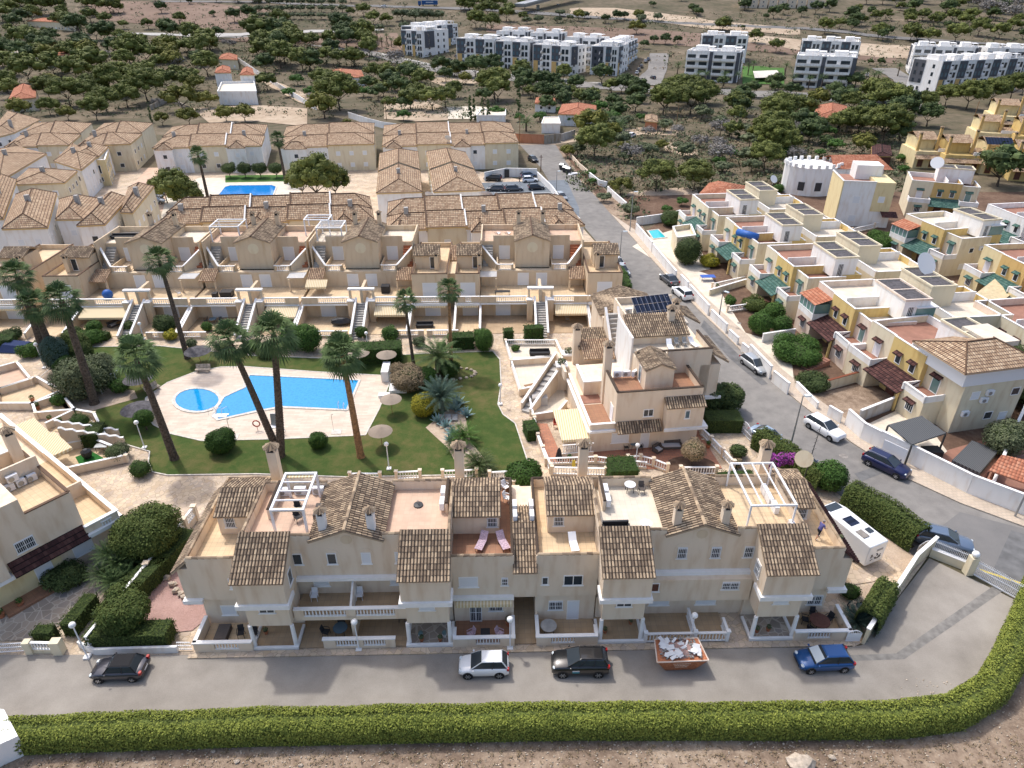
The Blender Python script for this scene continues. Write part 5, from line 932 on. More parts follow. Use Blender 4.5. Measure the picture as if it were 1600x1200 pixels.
def hutunit(x0,x1,lb,flip=False,open_=True):
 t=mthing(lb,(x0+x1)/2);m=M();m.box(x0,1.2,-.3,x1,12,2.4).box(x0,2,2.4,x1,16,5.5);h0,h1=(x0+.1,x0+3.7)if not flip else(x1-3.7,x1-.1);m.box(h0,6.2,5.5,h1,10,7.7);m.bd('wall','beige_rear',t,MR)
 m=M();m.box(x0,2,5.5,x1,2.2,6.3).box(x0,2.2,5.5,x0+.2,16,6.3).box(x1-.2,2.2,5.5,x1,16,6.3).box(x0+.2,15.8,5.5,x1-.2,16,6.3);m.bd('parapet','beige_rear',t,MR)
 m=M();
 for p,q in(((x0,2.1),(x1,2.1)),((x0+.1,2.1),(x0+.1,16)),((x1-.1,2.1),(x1-.1,16))):
  m.wall(p,q,6.3,6.4,.26)
 k=M();k=m;m.bd('parapet_tiles','roof_mid',t,MR);m=M();m.box(x0+.2,2.2,5.5,x1-.2,15.8,5.53);m.bd('roof_terrace_floor','floor_tan',t,MR)
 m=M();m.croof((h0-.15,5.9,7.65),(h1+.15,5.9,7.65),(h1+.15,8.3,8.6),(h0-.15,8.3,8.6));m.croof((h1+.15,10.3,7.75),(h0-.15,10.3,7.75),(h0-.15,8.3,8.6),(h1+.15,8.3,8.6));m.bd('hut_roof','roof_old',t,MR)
 WI(t,MR,(h0+h1)/2+(.9 if not flip else-.7),6.2,5.55,.9,1.9,'door_dark',0);WI(t,MR,(x0+x1)/2,2,2.85,2.2,2.1,'door_shutter',0);WI(t,MR,(x0+x1)/2+.3,1.2,.05,2.3,2.1,'door_shutter',0)
 CI_(t,MR,h1-.3 if not flip else h0+.4,5.6,5.6,8.1,.6,'beige_rear')
 m=M();m.box(x0,0,2.4,x1,2,2.75).box(x0,0,2.75,x0+1.4,.2,3.6).box(x1-1.2,0,2.75,x1,.2,3.6);m.bd('terrace_slab','beige_rear',t,MR);m=M();m.box(x0,-.25,2.3,x1,0,2.6);m.bd('ledge','white_trim',t,MR);m=M();BB(m,(x0+1.4,.1),(x1-1.2,.1),2.75,.8,.3,5);CO_(m,(x0,.1),(x1,.1),3.55,.28);m.bd('balustrade','white_trim',t,MR)
 m=M();m.wall((x0,-5.5),(x0,1.2),(-.2,-.2),(.9,2.4),.2);m.bd('garden_divider','beige_rear',t,MR);m=M();m.wall((x0,-5.5),(x0,1.2),(.9,2.4),(.97,2.48),.3);m.bd('divider_coping','white_trim',t,MR);m=M();m.box(x0,-4.8,-.05,x1,1.2,.02);m.bd('garden_terrace','floor_tan',t,MR)
 m=M();m.box(x0+.2,-.45,2.05,x1-.2,-.26,2.3);m.bd('rolled_awning','awning_cloth',t,MR)
twin(-50.6,'leftmost gabled pair of the middle terrace, black sofas on its roof terrace',porch=('tile','slats'),seed=0)
twin(-34.6,'gabled pair of the middle terrace with white pergola on its left roof terrace',porch=('tile','slats'),seed=1)
twin(-18.6,'third gabled pair of the middle terrace, white slat frames on its roof',porch=('tile','tile'),seed=2)
twin(7.2,'rightmost gabled pair of the middle terrace with white deck beds on top',porch=('slats','tile'),seed=3)
hutunit(-10.6,-5.4,'left of the two stepped houses at the centre of the middle terrace');hutunit(-4.2,-.7,'right of the two stepped houses at the centre of the middle terrace')
hutunit(15.1,20.2,'right end house of the middle terrace beside the street',True);hutunit(-63.6,-58.5,'stepped house with chimney left of the leftmost gabled pair',True);hutunit(-72.,-66.5,'left end house of the middle terrace behind the leaning palms')
t=mthing('tan linking wall with dark tiled strip between the two central stepped houses',-4.8,nm='link_house');m=M();m.box(-5.4,4,0,-4.2,14,5.6);m.bd('wall','beige_rear',t,MR);SH(t,MR,-5.5,9,-4.1,13,5.7,6.8,'roof_mid')
PG('white pergola on the roof terrace left of the second gable',MR,-41.9,10.9,-37.6,14.6,8.33,10.6,2,cloth='awning_cloth');PG('white pergola with striped canopy on the third pair of middle houses',MR,-25.8,11,-22,14.5,8.33,10.3,4,cloth='awning_cloth')
PG('white pergola frame over the dark stairwell beside the third gable',MR,-28.2,13.5,-24.4,16,8.33,10.8,1)
AW('cream striped awning over rattan sofas, leftmost of the garden awnings',MR,-57.6,-50.5,-2.4,1.75,-.3,2.4);AW('cream striped awning with red pennant below the second gable',MR,-31.5,-26.9,-2.6,1.7,-.3,2.35);AW('cream striped awning left of the slim curved palm, over a grey terrace',MR,-15.8,-11,-2.2,1.75,-.3,2.35);AW('cream striped awning right of the rightmost garden stairs',MR,10.2,14.8,-2.2,1.75,-.3,2.35);AW('small cream awning on the upper terrace beside the third gable',MR,-26.4,-23.3,2.6,4.1,4.0,4.7)
def gwall(lb,x0,x1,y=-5.6,bal=True):
 t=TH('garden_wall',lb,'garden wall',tuple(MR.m@Vector(((x0+x1)/2,y,0))),-1.5,'front walls of the middle terrace gardens');m=M();m.box(x0,y-.1,-.1,x0+.8,y+.1,.95).box(x1-.8,y-.1,-.1,x1,y+.1,.95).box(x0+.8,y-.1,-.1,x1-.8,y+.1,.3);m.bd('wall','beige_rear',t,MR);m=M();BB(m,(x0+.8,y),(x1-.8,y),.25,.7,.28,5);CO_(m,(x0,y),(x1,y),.95,.26);m.bd('balustrade','white_trim',t,MR)
gwall('baluster garden wall beneath the tall palm right of the first garden stairs',-43.3,-38.6);gwall('baluster garden wall left of the first garden stairs',-46.9,-44.4);gwall('baluster garden wall behind the long box hedge',-12.6,-8.4);gwall('baluster garden wall hidden behind the thick date palm',-8.0,-3.6);gwall('baluster garden wall between the middle palms and stairs',-24,-19)
for i,(x,y,z,lb,w_)in enumerate(((-53.3,-1.2,0,'grey rattan sofa with pale cushions under the leftmost awning',2.2),(-50.9,-1.0,0,'short rattan sofa at the right under the leftmost awning',1.5),(-8.6,-2.6,0,'black garden sofa on the terrace behind the trimmed hedge',2.4),(-55.9,12.6,8.33,'black three seat sofa on the leftmost roof terrace',4.2))):
 p=MR.m@Vector((x,y,z));sofa(p.x,p.y,z,0 if i else 60,lb,w_,'rattan' if i<2 else 'black_plastic','cushion' if i<2 else 'black_plastic')
for x,y,z,lb,c in((-40.6,-.6,0,'dark garden chair left of the round table in the second garden','dark_metal'),(-38.3,-.8,0,'dark garden chair right of the round table in the second garden','dark_metal'),(-45.2,3,2.78,'white wicker chair on the upper terrace near the first gable','cushion'),(-29.9,-1.5,0,'brown armchair under the pennant awning, left one','rattan'),(-28.4,-1.5,0,'brown armchair under the pennant awning, right one','rattan'),(-26.6,-2.6,0,'white folding chair near the garden divider below the second gable','white_metal'),(8.9+3.2,-1,0,'grey armchair under the rightmost garden awning','grey_metal')):
 p=MR.m@Vector((x,y,z));CH_(p.x,p.y,z,(x*37)%360,lb,c)
for x,y,z,lb,sq,c in((-39.5,-.7,0,'small round glass table between two dark chairs in a garden',None,'glass_blue'),(-31.,-1.8,0,'white folding table under the pennant awning',(1.5,.8),'white_metal'),(-52.2,-1.6,0,'low wooden table between the rattan sofas',(1.3,.9),'wood'),(2.6,2.2,2.78,'long dark glass table on the upper terrace left of the rightmost gable',(2.3,.8),'black_plastic')):
 p=MR.m@Vector((x,y,z));TB_(p.x,p.y,z,lb,top=c,square=sq,mt='dark_metal',h=.7)
m=M();m.blob(-20.8,-1.6,.55,1.5,.75,.6,10,6,.12,3);SN(m,'covered_table','black_plastic','dining set wrapped in a black cover below the third gable','covered table',frame=MR)
m=M();m.blob(-55.2,2.2,3.4,.75,.7,.75,12,8);SN(m,'exercise_ball','blue_bin','big blue ball on the upper terrace left of the first stairs','ball',frame=MR,smooth=True)
m=M();m.box(-15.4,3.2,2.78,-14.2,4.4,3.9);SN(m,'barbecue','black_plastic','black covered barbecue on the upper terrace right of the second gable','barbecue',frame=MR)
m=M();m.box(-38.9,2.1,2.78,-37.2,3.4,3.6).box(-40.,1.9,2.78,-39.3,2.7,3.5);SN(m,'covered_scooter','black_plastic','black covered scooter on the terrace below the second pergola','scooter',frame=MR)
for x,lb in((1.9,'white framed deck bed, left one on the roof beside the rightmost gable'),(3.5,'white framed deck bed, right one on the roof beside the rightmost gable')):p=MR.m@Vector((x,13,8.33));LO_(p.x,p.y,8.33,160,lb)
#  tiled white rows behind
def R4(fl,fr,br,bl,z):return[P(*fl,z),P(*fr,z),P(*br,z),P(*bl,z)]
BG='tiled white houses behind the middle terrace'
def rowh(labels,q,n,z,rise=1.7,wallm=('white_wall','cream'),seed=1,group=BG,sides='02',dbl=True):
 if n==1:q=q[:2]+[(q[1][0]+(q[2][0]-q[1][0])*1.5,q[1][1]+(q[2][1]-q[1][1])*1.5),(q[0][0]+(q[3][0]-q[0][0])*1.5,q[0][1]+(q[3][1]-q[0][1])*1.5)]
 L=lambda a,b,t:(a[0]+(b[0]-a[0])*t,a[1]+(b[1]-a[1])*t)
 if n>1 and dbl:q=[q[0],q[1],L(q[1],q[2],.8),L(q[0],q[3],.8)]
 for i,(u,l)in enumerate(zip(SQ_(q,n),labels)):
  zz=z+(.3 if i%2 else 0);e=sides+('3' if i==0 else '')+('1' if i==n-1 else '');en=(1,1)if n==1 else(int(i==0),int(i==n-1));v=u
  if n>1 and dbl:v=[u[0],u[1],L(u[1],u[2],.52),L(u[0],u[3],.52)]
  t=HO(l,v,zz,'hip' if i in(0,n-1)else 'gable',rise,wallm[i%len(wallm)],'roof_new',.25,.8,(0,2.9),('shutter','dark','shutter'),e,seed+i,group,trim='orange_wall',along=n>1,ends=en)
  if n>1 and dbl:
   r=[L(u[0],u[3],.54),L(u[1],u[2],.54),L(u[1],u[2],1.12),L(u[0],u[3],1.12)];m=M();m.prism(r,-.5,zz+.3);m.bd('rear_wall',wallm[i%len(wallm)],t,ID);quadroof(t,ID,r,zz+.5,rise,.25,'roof_new',.8 if i in(0,n-1)else 0.,True,en)
   if i<n-1:
    for w_,zq in((v,z),(r,z+.4)):m=M();mid=L(w_[1],w_[2],.5);m.wall(w_[1],mid,z-.5,(zq+.6,zq+rise+.6),.25);m.wall(mid,w_[2],z-.5,(zq+rise+.6,zq+.6),.25);m.bd('party_wall','white_wall' if i%2 else 'roof_mid',t,ID)
   p=L(v[0],v[1],.5);d=L(p,L(v[3],v[2],.5),.0);dx=(v[1][0]-v[0][0],v[1][1]-v[0][1]);dy=(v[0][0]-v[3][0],v[0][1]-v[3][1]);k=1.8/math.hypot(*dy)
   if i%2==0:a=L(v[0],v[1],.1);b=L(v[0],v[1],.55);g=[(a[0]+dy[0]*k,a[1]+dy[1]*k),(b[0]+dy[0]*k,b[1]+dy[1]*k),b,a];m=M();m.prism(g,-.3,zz-.2);m.bd('front_wing','white_wall',t,ID);quadroof(t,ID,[g[0],g[1],(b[0]-dy[0]*k*1.5,b[1]-dy[1]*k*1.5),(a[0]-dy[0]*k*1.5,a[1]-dy[1]*k*1.5)],zz,1.3,.25,'roof_new',.8);WW_(t,ID,g[0],g[1],0,(0,2.9),('shutter','dark'),random.Random(i),step=2.6)
  if i%2==0:c=L(v[0],v[2],.5);m=M();m.box(c[0]-.35,c[1]-.35,z+.5,c[0]+.35,c[1]+.35,z+rise+1.1);m.bd('chimney','concrete',t,ID)
rowh(['left end of the tiled row behind the white pergola','second house of the tiled row behind the white pergola','third house of the tiled row, beyond the second gable','fourth house of the tiled row, beyond the third gable','right end of the tiled row left of the alley houses'],R4((246,352),(583,343),(576,309),(283,317),6.8),5,6.8)
rowh(['hipped left house of the tiled row in front of the car park','tiled house with satellite dish in front of the car park','tiled house with paired windows in front of the car park','white walled tiled house in front of the car park','hipped corner house of the tiled row beside the street'],R4((605,360),(912,352),(874,306),(608,316),6.8),5,6.8,seed=9)
rowh(['left house of the narrow alley block, dish on its roof','white fronted house at the near end of the left alley block'],R4((659,300),(653,240),(594,243),(589,302),6.6),2,6.6,seed=20,dbl=False,group='houses of the two alley blocks')
rowh(['far house of the right alley block beside the car park','near house of the right alley block with two satellite dishes'],R4((757,297),(727,241),(667,240),(678,300),6.6),2,6.6,seed=24,dbl=False,group='houses of the two alley blocks')
rowh(['left end of the far tiled row above the alley blocks','second house of the far tiled row above the alley','white house with balconies in the far tiled row above the car park','right end house of the far tiled row beside the street'],R4((598,229),(810,225),(796,194),(601,196),6.2),4,6.2,seed=30,group='houses of the far tiled row')
rowh(['left house of the tiled row behind the second pool pine','right house of the tiled row behind the second pool pine'],R4((438,231),(584,227),(585,194),(450,198),6.2),2,6.2,seed=36,group='houses of the far tiled row')
rowh(['left house of the tiled row above the second pool','middle house of the tiled row above the second pool','right cream house of the tiled row above the second pool'],R4((239,232),(408,228),(419,195),(274,198),6.2),3,6.2,seed=40,group='houses of the far tiled row')
rowh(['left house of the tall white block at the parking bay','white corner house with curved garden wall at the parking bay'],R4((119,230),(204,227),(243,194),(168,192),6.4),2,6.4,seed=44,group='houses of the left tiled cluster')
rowh(['left house of the long tiled block at the upper left','right house of the long tiled block at the upper left'],R4((8,230),(108,229),(148,194),(62,191),6.2),2,6.2,seed=50,group='houses of the left tiled cluster')
rowh(['tiled house cut by the left edge near the wood'],R4((-30,222),(22,208),(50,194),(0,188),6.2),1,6.2,seed=52,group='houses of the left tiled cluster')
rowh(['long tiled house running diagonally from the left edge'],R4((-2,285),(71,241),(40,233),(-60,262),6.6),1,6.6,1.9,seed=54,group='houses of the left tiled cluster')
rowh(['diagonal tiled house with yellow balcony wing beside it'],R4((86,252),(127,266),(143,252),(105,233),6.6),1,6.6,1.6,seed=56,group='houses of the left tiled cluster')
rowh(['cream tiled house with two tall windows, left of the yellow balconies'],R4((18,289),(100,286),(113,274),(37,272),6.4),1,6.4,1.3,seed=58,group='houses of the left tiled cluster',wallm=('cream',))
rowh(['small tiled wing behind the diagonal tiled house'],R4((115,244),(154,245),(164,235),(125,233),6.6),1,6.6,1.2,seed=60,group='houses of the left tiled cluster')
rowh(['white house with single pitched roof at the left edge of the middle rows'],R4((4,358),(74,356),(84,319),(19,321),6.8),1,6.8,1.7,seed=62,group='houses of the left tiled cluster',wallm=('white_wall',))
rowh(['white tiled house set back behind a terrace, left of the black sofas'],R4((88,343),(130,343),(150,322),(92,322),6.8),1,6.8,1.5,seed=64,group='houses of the left tiled cluster')
rowh(['white tiled wing with barred square window behind the black sofas'],R4((121,353),(164,351),(189,323),(150,322),6.8),1,6.8,1.5,seed=66,group='houses of the left tiled cluster')
rowh(['tiled wing with tall windows left of the first gable'],R4((189,332),(207,333),(230,305),(197,306),7),1,7,1.2,seed=68,group='houses of the left tiled cluster',wallm=('cream',))
rowh(['tiled house behind the diagonal alley at the far left'],R4((-30,345),(5,342),(20,300),(-20,300),6.8),1,6.8,1.6,seed=70,group='houses of the left tiled cluster')
q=[P(133,290),P(175,290),P(182,262),P(142,262)];HO('yellow house with open balconies between the tiled left blocks',q,5.2,'flat',0,'pale_yellow','floor_pale',sides='01',kinds=('dark','door_dark'),seed=72,group='houses of the left tiled cluster',cat='house',wstep=2.4)
PK=[(742,286),(885,281),(905,325),(905,342),(758,345)]
SE_('car_park',PK,.03,'park_asphalt')
for i in range(5):
 for sx in(0,1):
  a,b=(764+sx*64,292+i*9.5),(790+sx*72,291.5+i*9.5);p,q=P(*a),P(*b);m=M();m.wall(p,q,.03,.036,.12);tag(m.bd('parking_line','white_trim'),None,None,None,'structure')
def pwall(lb,pts,h,mt='white_wall',cop='white_trim',t=.2,z=0,px=True,name='boundary_wall',group=None,th=.3):
 q=[(P(*a)if a[1]>150 else G(*a)[:2])for a in pts]if px else pts;zs=[hz(*a)for a in q];c=q[len(q)//2];o=TH(name,lb,'wall',(c[0],c[1],zs[len(q)//2]),0,group);m=M()
 for i in range(len(q)-1):m.wall(q[i],q[i+1],(zs[i]-.2,zs[i+1]-.2),(h+zs[i],h+zs[i+1]),t)
 m.bd('wall',mt,o,ID)
 if cop:
  m=M()
  for i in range(len(q)-1):m.wall(q[i],q[i+1],(h+zs[i],h+zs[i+1]),(h+.07+zs[i],h+.07+zs[i+1]),th)
  m.bd('coping',cop,o,ID)
 return o
pwall('white wall with dark gate at the back of the car park',[(757,283),(791,276),(839,277)],2.1);pwall('long white wall between the car park and street',[(839,277),(862,300),(884,332),(905,352)],1.4)
t=TH('gate','black metal gate in the white car park wall','gate',(*P(792,277),0));x,y=P(792,277);m=M();m.box(-.6,-.2,0,.6,-.13,2.0);m.bd('gate_leaf','dark_metal',t)
SE_('pool_deck',[(250,344),(262,300),(310,278),(455,276),(470,300),(462,318),(330,330)],.02,'floor_pale');SE_('lawn',[(352,285),(455,283),(450,273),(352,274)],.05,'lawn_green')
pool([(340,307),(352,292),(360,290),(425,289.5),(431,292),(424,311),(380,313)],'deep blue pool behind the first tiled row',water='pool_water_blue')
SE_('parking_bay',[(195,300),(232,262),(290,262),(262,330),(205,332)],.01,'floor_salmon')
#  corner block at the right of the lawn
CB=Frame(8.15,59.92,0,5)
def cthing(nm,lb,x,y,cat='house',g=None):return TH(nm,lb,cat,tuple(CB.m@Vector((x,y,0))),5,g)
def BX(par,fr,nm,mt,*bs):
 m=M()
 for b in bs:m.box(*b)
 return m.bd(nm,mt,par,fr)
t=cthing('terraced_house','corner house with hut roof and striped awning, facing the red patio',9,0)
BX(t,CB,'wall','beige',(2.3,-2.1,0,14,9,2.7),(4.9,-2.0,2.7,14,2.6,6.2),(10,-3.0,2.75,14,-2.0,5.5))
BX(t,CB,'parapet','beige',(4.9,-2.0,6.2,14,-1.8,7.1),(13.8,-1.8,6.2,14,2.6,7.1),(4.9,-1.8,6.2,5.1,2.6,7.1))
m=M();
for p,q in(((4.9,-1.9),(14,-1.9)),((13.9,-1.9),(13.9,2.6)),((5,-1.9),(5,2.6))):m.wall(p,q,7.1,7.2,.28)
m.bd('parapet_tiles','roof_old',t,CB)
BX(t,CB,'roof_terrace_floor','floor_brown',(5.1,-1.8,6.2,13.8,2.6,6.24));BX(t,CB,'ledge','white_trim',(9.9,-3.15,2.65,14.6,-3.0,3.0),(14,-3.0,2.65,14.6,2,3.0),(2.2,-2.4,2.6,5,-2.1,2.85))
SH(t,CB,9.9,-3.15,14.15,-2.0,5.45,6.2,'roof_old');SH(t,CB,5.0,-3.1,9.8,-2.05,2.75,3.6,'roof_old',name='door_canopy')
m=M();m.box(8.2,-.6,6.2,11.2,3.2,8.7);m.hexa([(8.2,-.6,8.7),(11.2,-.6,8.7),(11.2,3.2,8.7),(8.2,3.2,8.7)],[(9.7,-.6,9.3),(9.7,-.6,9.3),(9.7,3.2,9.3),(9.7,3.2,9.3)]);h=m.bd('stair_hut','beige',t,CB)
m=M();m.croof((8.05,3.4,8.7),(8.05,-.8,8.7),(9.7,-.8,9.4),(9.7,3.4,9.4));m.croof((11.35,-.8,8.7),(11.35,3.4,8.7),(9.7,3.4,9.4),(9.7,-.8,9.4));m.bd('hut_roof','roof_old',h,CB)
WI(t,CB,8.2,1.2,6.4,.8,1.9,'door_blue',-90,True)
WI(t,CB,8.4,-2.0,4.0,1.1,.9,'dark',0,True);AT_(t,CB,12.2,-3.02,3.9,.9,1.5);WI(t,CB,12.2,-3.05,4.1,.55,1.0,'blue',0,True);WI(t,CB,5.6,-2.1,1.0,1.9,1.3,'shutter',0,True);WI(t,CB,8.3,-2.1,.1,1.0,2.1,'door_shutter',0,True);WI(t,CB,4.9,-.6,2.9,1.1,2.0,'door_white',-90,True)
BX(t,CB,'balcony_floor','floor_brown',(2.4,-2.0,2.7,4.9,3,2.74));m=M();m.box(2.3,-2.1,2.7,4.9,-1.9,3.5).box(2.3,-1.9,2.7,2.5,9,3.3);m.bd('balcony_wall','beige',t,CB);m=M();CO_(m,(2.25,-2.0),(5,-2.0),3.5,.3);CO_(m,(2.4,-2.0),(2.4,9),3.3,.3);CO_(m,(2.2,-2.2),(2.2,9),2.6,.35,.12);m.bd('coping','white_trim',t,CB)
CI_(t,CB,5.2,3.4,2.7,9.9,.8)
for i in range(3):AC_(t,CB,6.1+i*.95,2.3,6.5,0 if i<2 else 40)
AW('large cream striped awning over the corner house terrace',CB,-.7,2.3,-2.4,2.05,2.9,2.35)
m=M();m.hexa([(-.7,-2.4,2.0),(2.2,-2.4,2.5),(1.9,2.9,2.6),(-.6,2.9,2.0)],[(-.7,-2.4,2.06),(2.2,-2.4,2.56),(1.9,2.9,2.66),(-.6,2.9,2.06)]);
t=cthing('lattice_fence','white lattice screen at the foot of the striped awning',1,-3.4,'fence');m=M();
for i in range(14):
 for j in range(5):m.box(-.6+i*.22,-2.9,.75+j*.2,-.6+i*.22+.09,-2.84,.75+j*.2+.09+.05)
m.bd('lattice','white_trim',t,CB);BX(t,CB,'base_wall','beige',(-.7,-2.95,0,2.6,-2.8,.7));BX(t,CB,'rails','white_trim',(-.7,-2.93,.68,2.6,-2.82,.75),(-.7,-2.93,1.75,2.6,-2.82,1.82))
t=cthing('terraced_house','tall gabled house behind the corner house, plastic loungers on its terrace',12.5,6)
BX(t,CB,'wall','beige',(8.3,2.8,0,16.6,11,8.0),(8.3,6.3,8.0,15,9.6,9.2),(2.5,9,0,8.3,14,2.7),(15,-1.5,0,15.5,-1.3,.1));BX(t,CB,'flank_wall','white_wall',(8.1,4.6,2.7,8.3,10.5,9.8))
BX(t,CB,'parapet','beige',(11.6,2.8,8.0,16.6,3.0,8.9),(16.4,3.0,8.0,16.6,7.2,8.9));BX(t,CB,'roof_terrace_floor','floor_pale',(8.4,3.0,8.0,16.4,6.3,8.04));m=M();m.wall((8.2,2.9),(16.6,2.9),8.9,9.0,.28);m.wall((16.5,2.9),(16.5,7.3),8.9,9.0,.28);m.bd('parapet_tiles','roof_old',t,CB)
m=M();m.croof((8.3,6.0,9.1),(15.2,6.0,9.1),(15.2,9.3,10.4),(8.3,9.3,10.4));m.bd('roof','roof_old',t,CB);m=M();m.croof((18.5,2.4,7.3),(18.5,8.8,7.3),(16.6,7.4,8.3),(16.6,3.0,8.3));m.bd('side_roof','roof_old',t,CB);BX(t,CB,'ledge','white_trim',(15.5,2.4,2.7,18.3,2.8,3.0))
BX(t,CB,'overhang_wall','beige',(15.5,2.8,3.0,17.8,8.6,6.9));CI_(t,CB,13.6,8.3,9.2,11.4,.7)
t=cthing('terraced_house','house behind the tiled ridge, solar panels beside its flat roof',13,14);BX(t,CB,'wall','beige',(9.6,11,0,17,17.5,8.0),(4.2,12,0,7.6,16,5.0));BX(t,CB,'parapet','beige',(9.6,17.3,8,17,17.5,8.9),(9.6,11,8,9.8,17.3,8.9));BX(t,CB,'roof_terrace_floor','floor_pale',(9.8,11,8.0,17,17.3,8.04))
m=M();m.croof((19,12.2,7.3),(19,17.2,7.3),(17,15.6,8.3),(17,12.8,8.3));m.croof((4.0,11.6,5.0),(7.8,11.6,5.0),(7.8,15,6.2),(4.0,15,6.2));m.bd('roof','roof_old',t,CB);AC_(t,CB,10.6,14.5,8.1,0);AC_(t,CB,11.7,14.6,8.1,0);CI_(t,CB,15.6,12.2,8,10.4,.7);CI_(t,CB,3.9,12.6,2,7.6,.8)
ST_(t,CB,8.0,9.3,9.6,3.0,15,8.0,'concrete','white_trim',12)
t=cthing('solar_panels','tilted rack of dark blue solar panels on the corner block roof',13.8,14,'solar panels');m=M();m.hexa([(11.2,11.6,8.3),(16.0,12.2,8.3),(15.6,15.2,10.0),(10.8,14.6,10.0)],[(11.2,11.6,8.37),(16.0,12.2,8.37),(15.6,15.2,10.07),(10.8,14.6,10.07)]);m.bd('panels','solar',t,CB);m=M()
for i in range(9):a=i/8;m.tube((11.2+4.8*a,11.6+.6*a,8.39),(10.8+4.8*a,14.6+.6*a,10.09),.02,n=4)
for j in range(4):a=j/3;m.tube((11.2-.4*a,11.6+3*a,8.39+1.7*a),(16-.4*a,12.2+3*a,8.39+1.7*a),.02,n=4)
m.bd('panel_frames','chrome',t,CB);BX(t,CB,'support','grey_metal',(11.2,14.4,8.04,11.3,14.5,9.9),(15.3,14.8,8.04,15.4,14.9,9.9))
t=cthing('terraced_house','gabled house of the corner block nearest the middle terrace',12,22);BX(t,CB,'wall','beige',(8.5,18,0,17,24,6.0));m=M();m.croof((8.2,24,6.6),(8.2,18.6,6.0),(12,18.4,7.6),(12,24,7.8));m.croof((16,18.6,6.2),(16,24,6.4),(12,24,7.8),(12,18.4,7.6));m.bd('roof','roof_old',t,CB)
for x,y,a,lb in((12.6,5,0,'white reclined plastic chair, first on the roof of the tall corner house'),(15.4,5.2,20,'white reclined plastic chair at the chimney side of that roof')):p=CB.m@Vector((x,y,8.04));LO_(p.x,p.y,8.04,a,lb)
for x,y,lb in((13.5,5.4,'grey armchair, left of the two between roof loungers'),(14.4,5.4,'grey armchair, right of the two between roof loungers')):p=CB.m@Vector((x,y,8.04));CH_(p.x,p.y,8.04,0,lb,'grey_metal')
m=M();m.box(12.2,3.6,8.04,14.6,4.0,8.14).box(14.9,3.4,8.04,16.2,4.3,8.12);SN(m,'folded_tarpaulin','green_metal','folded grey green tarpaulin on the corner block roof terrace','tarpaulin',frame=CB)
def plot(lb,pts,floor,h=.9,bal=(),z=0.,wallm='beige',skip=(),cop='white_trim'):
 q=[P(*a,z)for a in pts];c=(sum(a[0]for a in q)/len(q),sum(a[1]for a in q)/len(q));t=TH('garden_plot',lb,'garden',(c[0],c[1],z));m=M();m.prism(q,-.05,z+.05);m.bd('floor',floor,t,ID);n=len(q);w_=M();cp=M();b=M()
 for i in range(n):
  if i in skip:continue
  p,r=q[i],q[(i+1)%n]
  if i in bal:w_.wall(p,r,z,z+.25,.16);BB(b,p,r,z+.2,h-.2,.25,5)
  else:w_.wall(p,r,z,z+h,.16);cp.wall(p,r,z+h,z+h+.07,.28)
  pillar(w_,p[0],p[1],z,z+h,.3)
 w_.bd('garden_wall',wallm,t,ID)
 if cp.v:cp.bd('coping',cop,t,ID)
 if b.v:b.bd('balustrade','white_trim',t,ID)
 return t
plot('far garden plot of the corner block with a black sofa set',[(799,570),(880,566),(868,540),(790,540)],'floor_pale',.9,(2,3));plot('second garden plot of the corner block with lattice panel and bench',[(813,618),(842,612),(880,575),(878,566),(799,572)],'floor_pale',.9,(4,));plot('third garden plot of the corner block with a grey storage box',[(833,658),(872,652),(885,636),(880,600),(845,604),(826,624)],'floor_pale',.9,(5,),skip=(2,));
plot('red tiled patio round the corner house with curved balustrade',[(853,727),(930,724),(1010,733),(1065,733),(1128,732),(1088,668),(1080,690),(877,712),(855,662),(835,662),(840,690)],'floor_red',.9,(0,1,9),skip=(2,3,4,5,6,7,8))
t=cthing('garden_stairs','white walled stepped ramp running down from the corner block to the path',-4,3,'stairs')
for a,b in(((815,640),(868,585)),((828,650),(880,600))):
 p,q=P(*a),P(*b);m=M();m.wall(p,q,(0,0),(.9,3.2),.18);m.bd('stair_wall','beige',t,ID);m=M();m.wall(p,q,(.9,3.2),(.98,3.3),.3);m.bd('stair_coping','white_trim',t,ID)
p,q=P(821,645),P(873,592);m=M()
for i in range(10):a=(p[0]+(q[0]-p[0])*i/10,p[1]+(q[1]-p[1])*i/10);b=(p[0]+(q[0]-p[0])*(i+1)/10,p[1]+(q[1]-p[1])*(i+1)/10);m.wall(a,b,-.1,.23*(i+1),1.0)
m.bd('steps','concrete',t,ID)
for px,py,lb in((876,606,'planter pier with spiky plant, upper end of the stepped ramp'),(886,588,'planter pier with yellow green bush, above the stepped ramp')):
 x,y=P(px,py);t=TH('planter_pier',lb,'planter',(x,y,0));m=M();m.box(-.6,-.6,0,.6,.6,3.2);m.bd('pier','beige',t);m=M();m.box(-.7,-.7,3.2,.7,.7,3.4);m.bd('rim','white_trim',t);m=M();LQ(m,(0,0,3.7),(.5,.5,.4),160,.12,random.Random(int(x)));m.bd('foliage','f_olive',t)
t=cthing('link_house','flat roofed wing with white copings west of the tall gabled house',5,7);BX(t,CB,'wall','beige',(3.2,5.0,0,8.2,9.0,4.4));BX(t,CB,'coping','white_trim',(3.1,4.9,4.4,8.2,5.2,4.55),(3.1,5.2,4.4,3.4,9.0,4.55));BX(t,CB,'lean_wall','beige',(1.8,9,2.4,2.1,14,3.6));SH(t,CB,4.2,9.6,8.0,12.6,4.7,5.8,'roof_mid')
BX(t,CB,'inner_floor','floor_terra',(2.6,3.2,2.72,4.9,5.0,2.76))
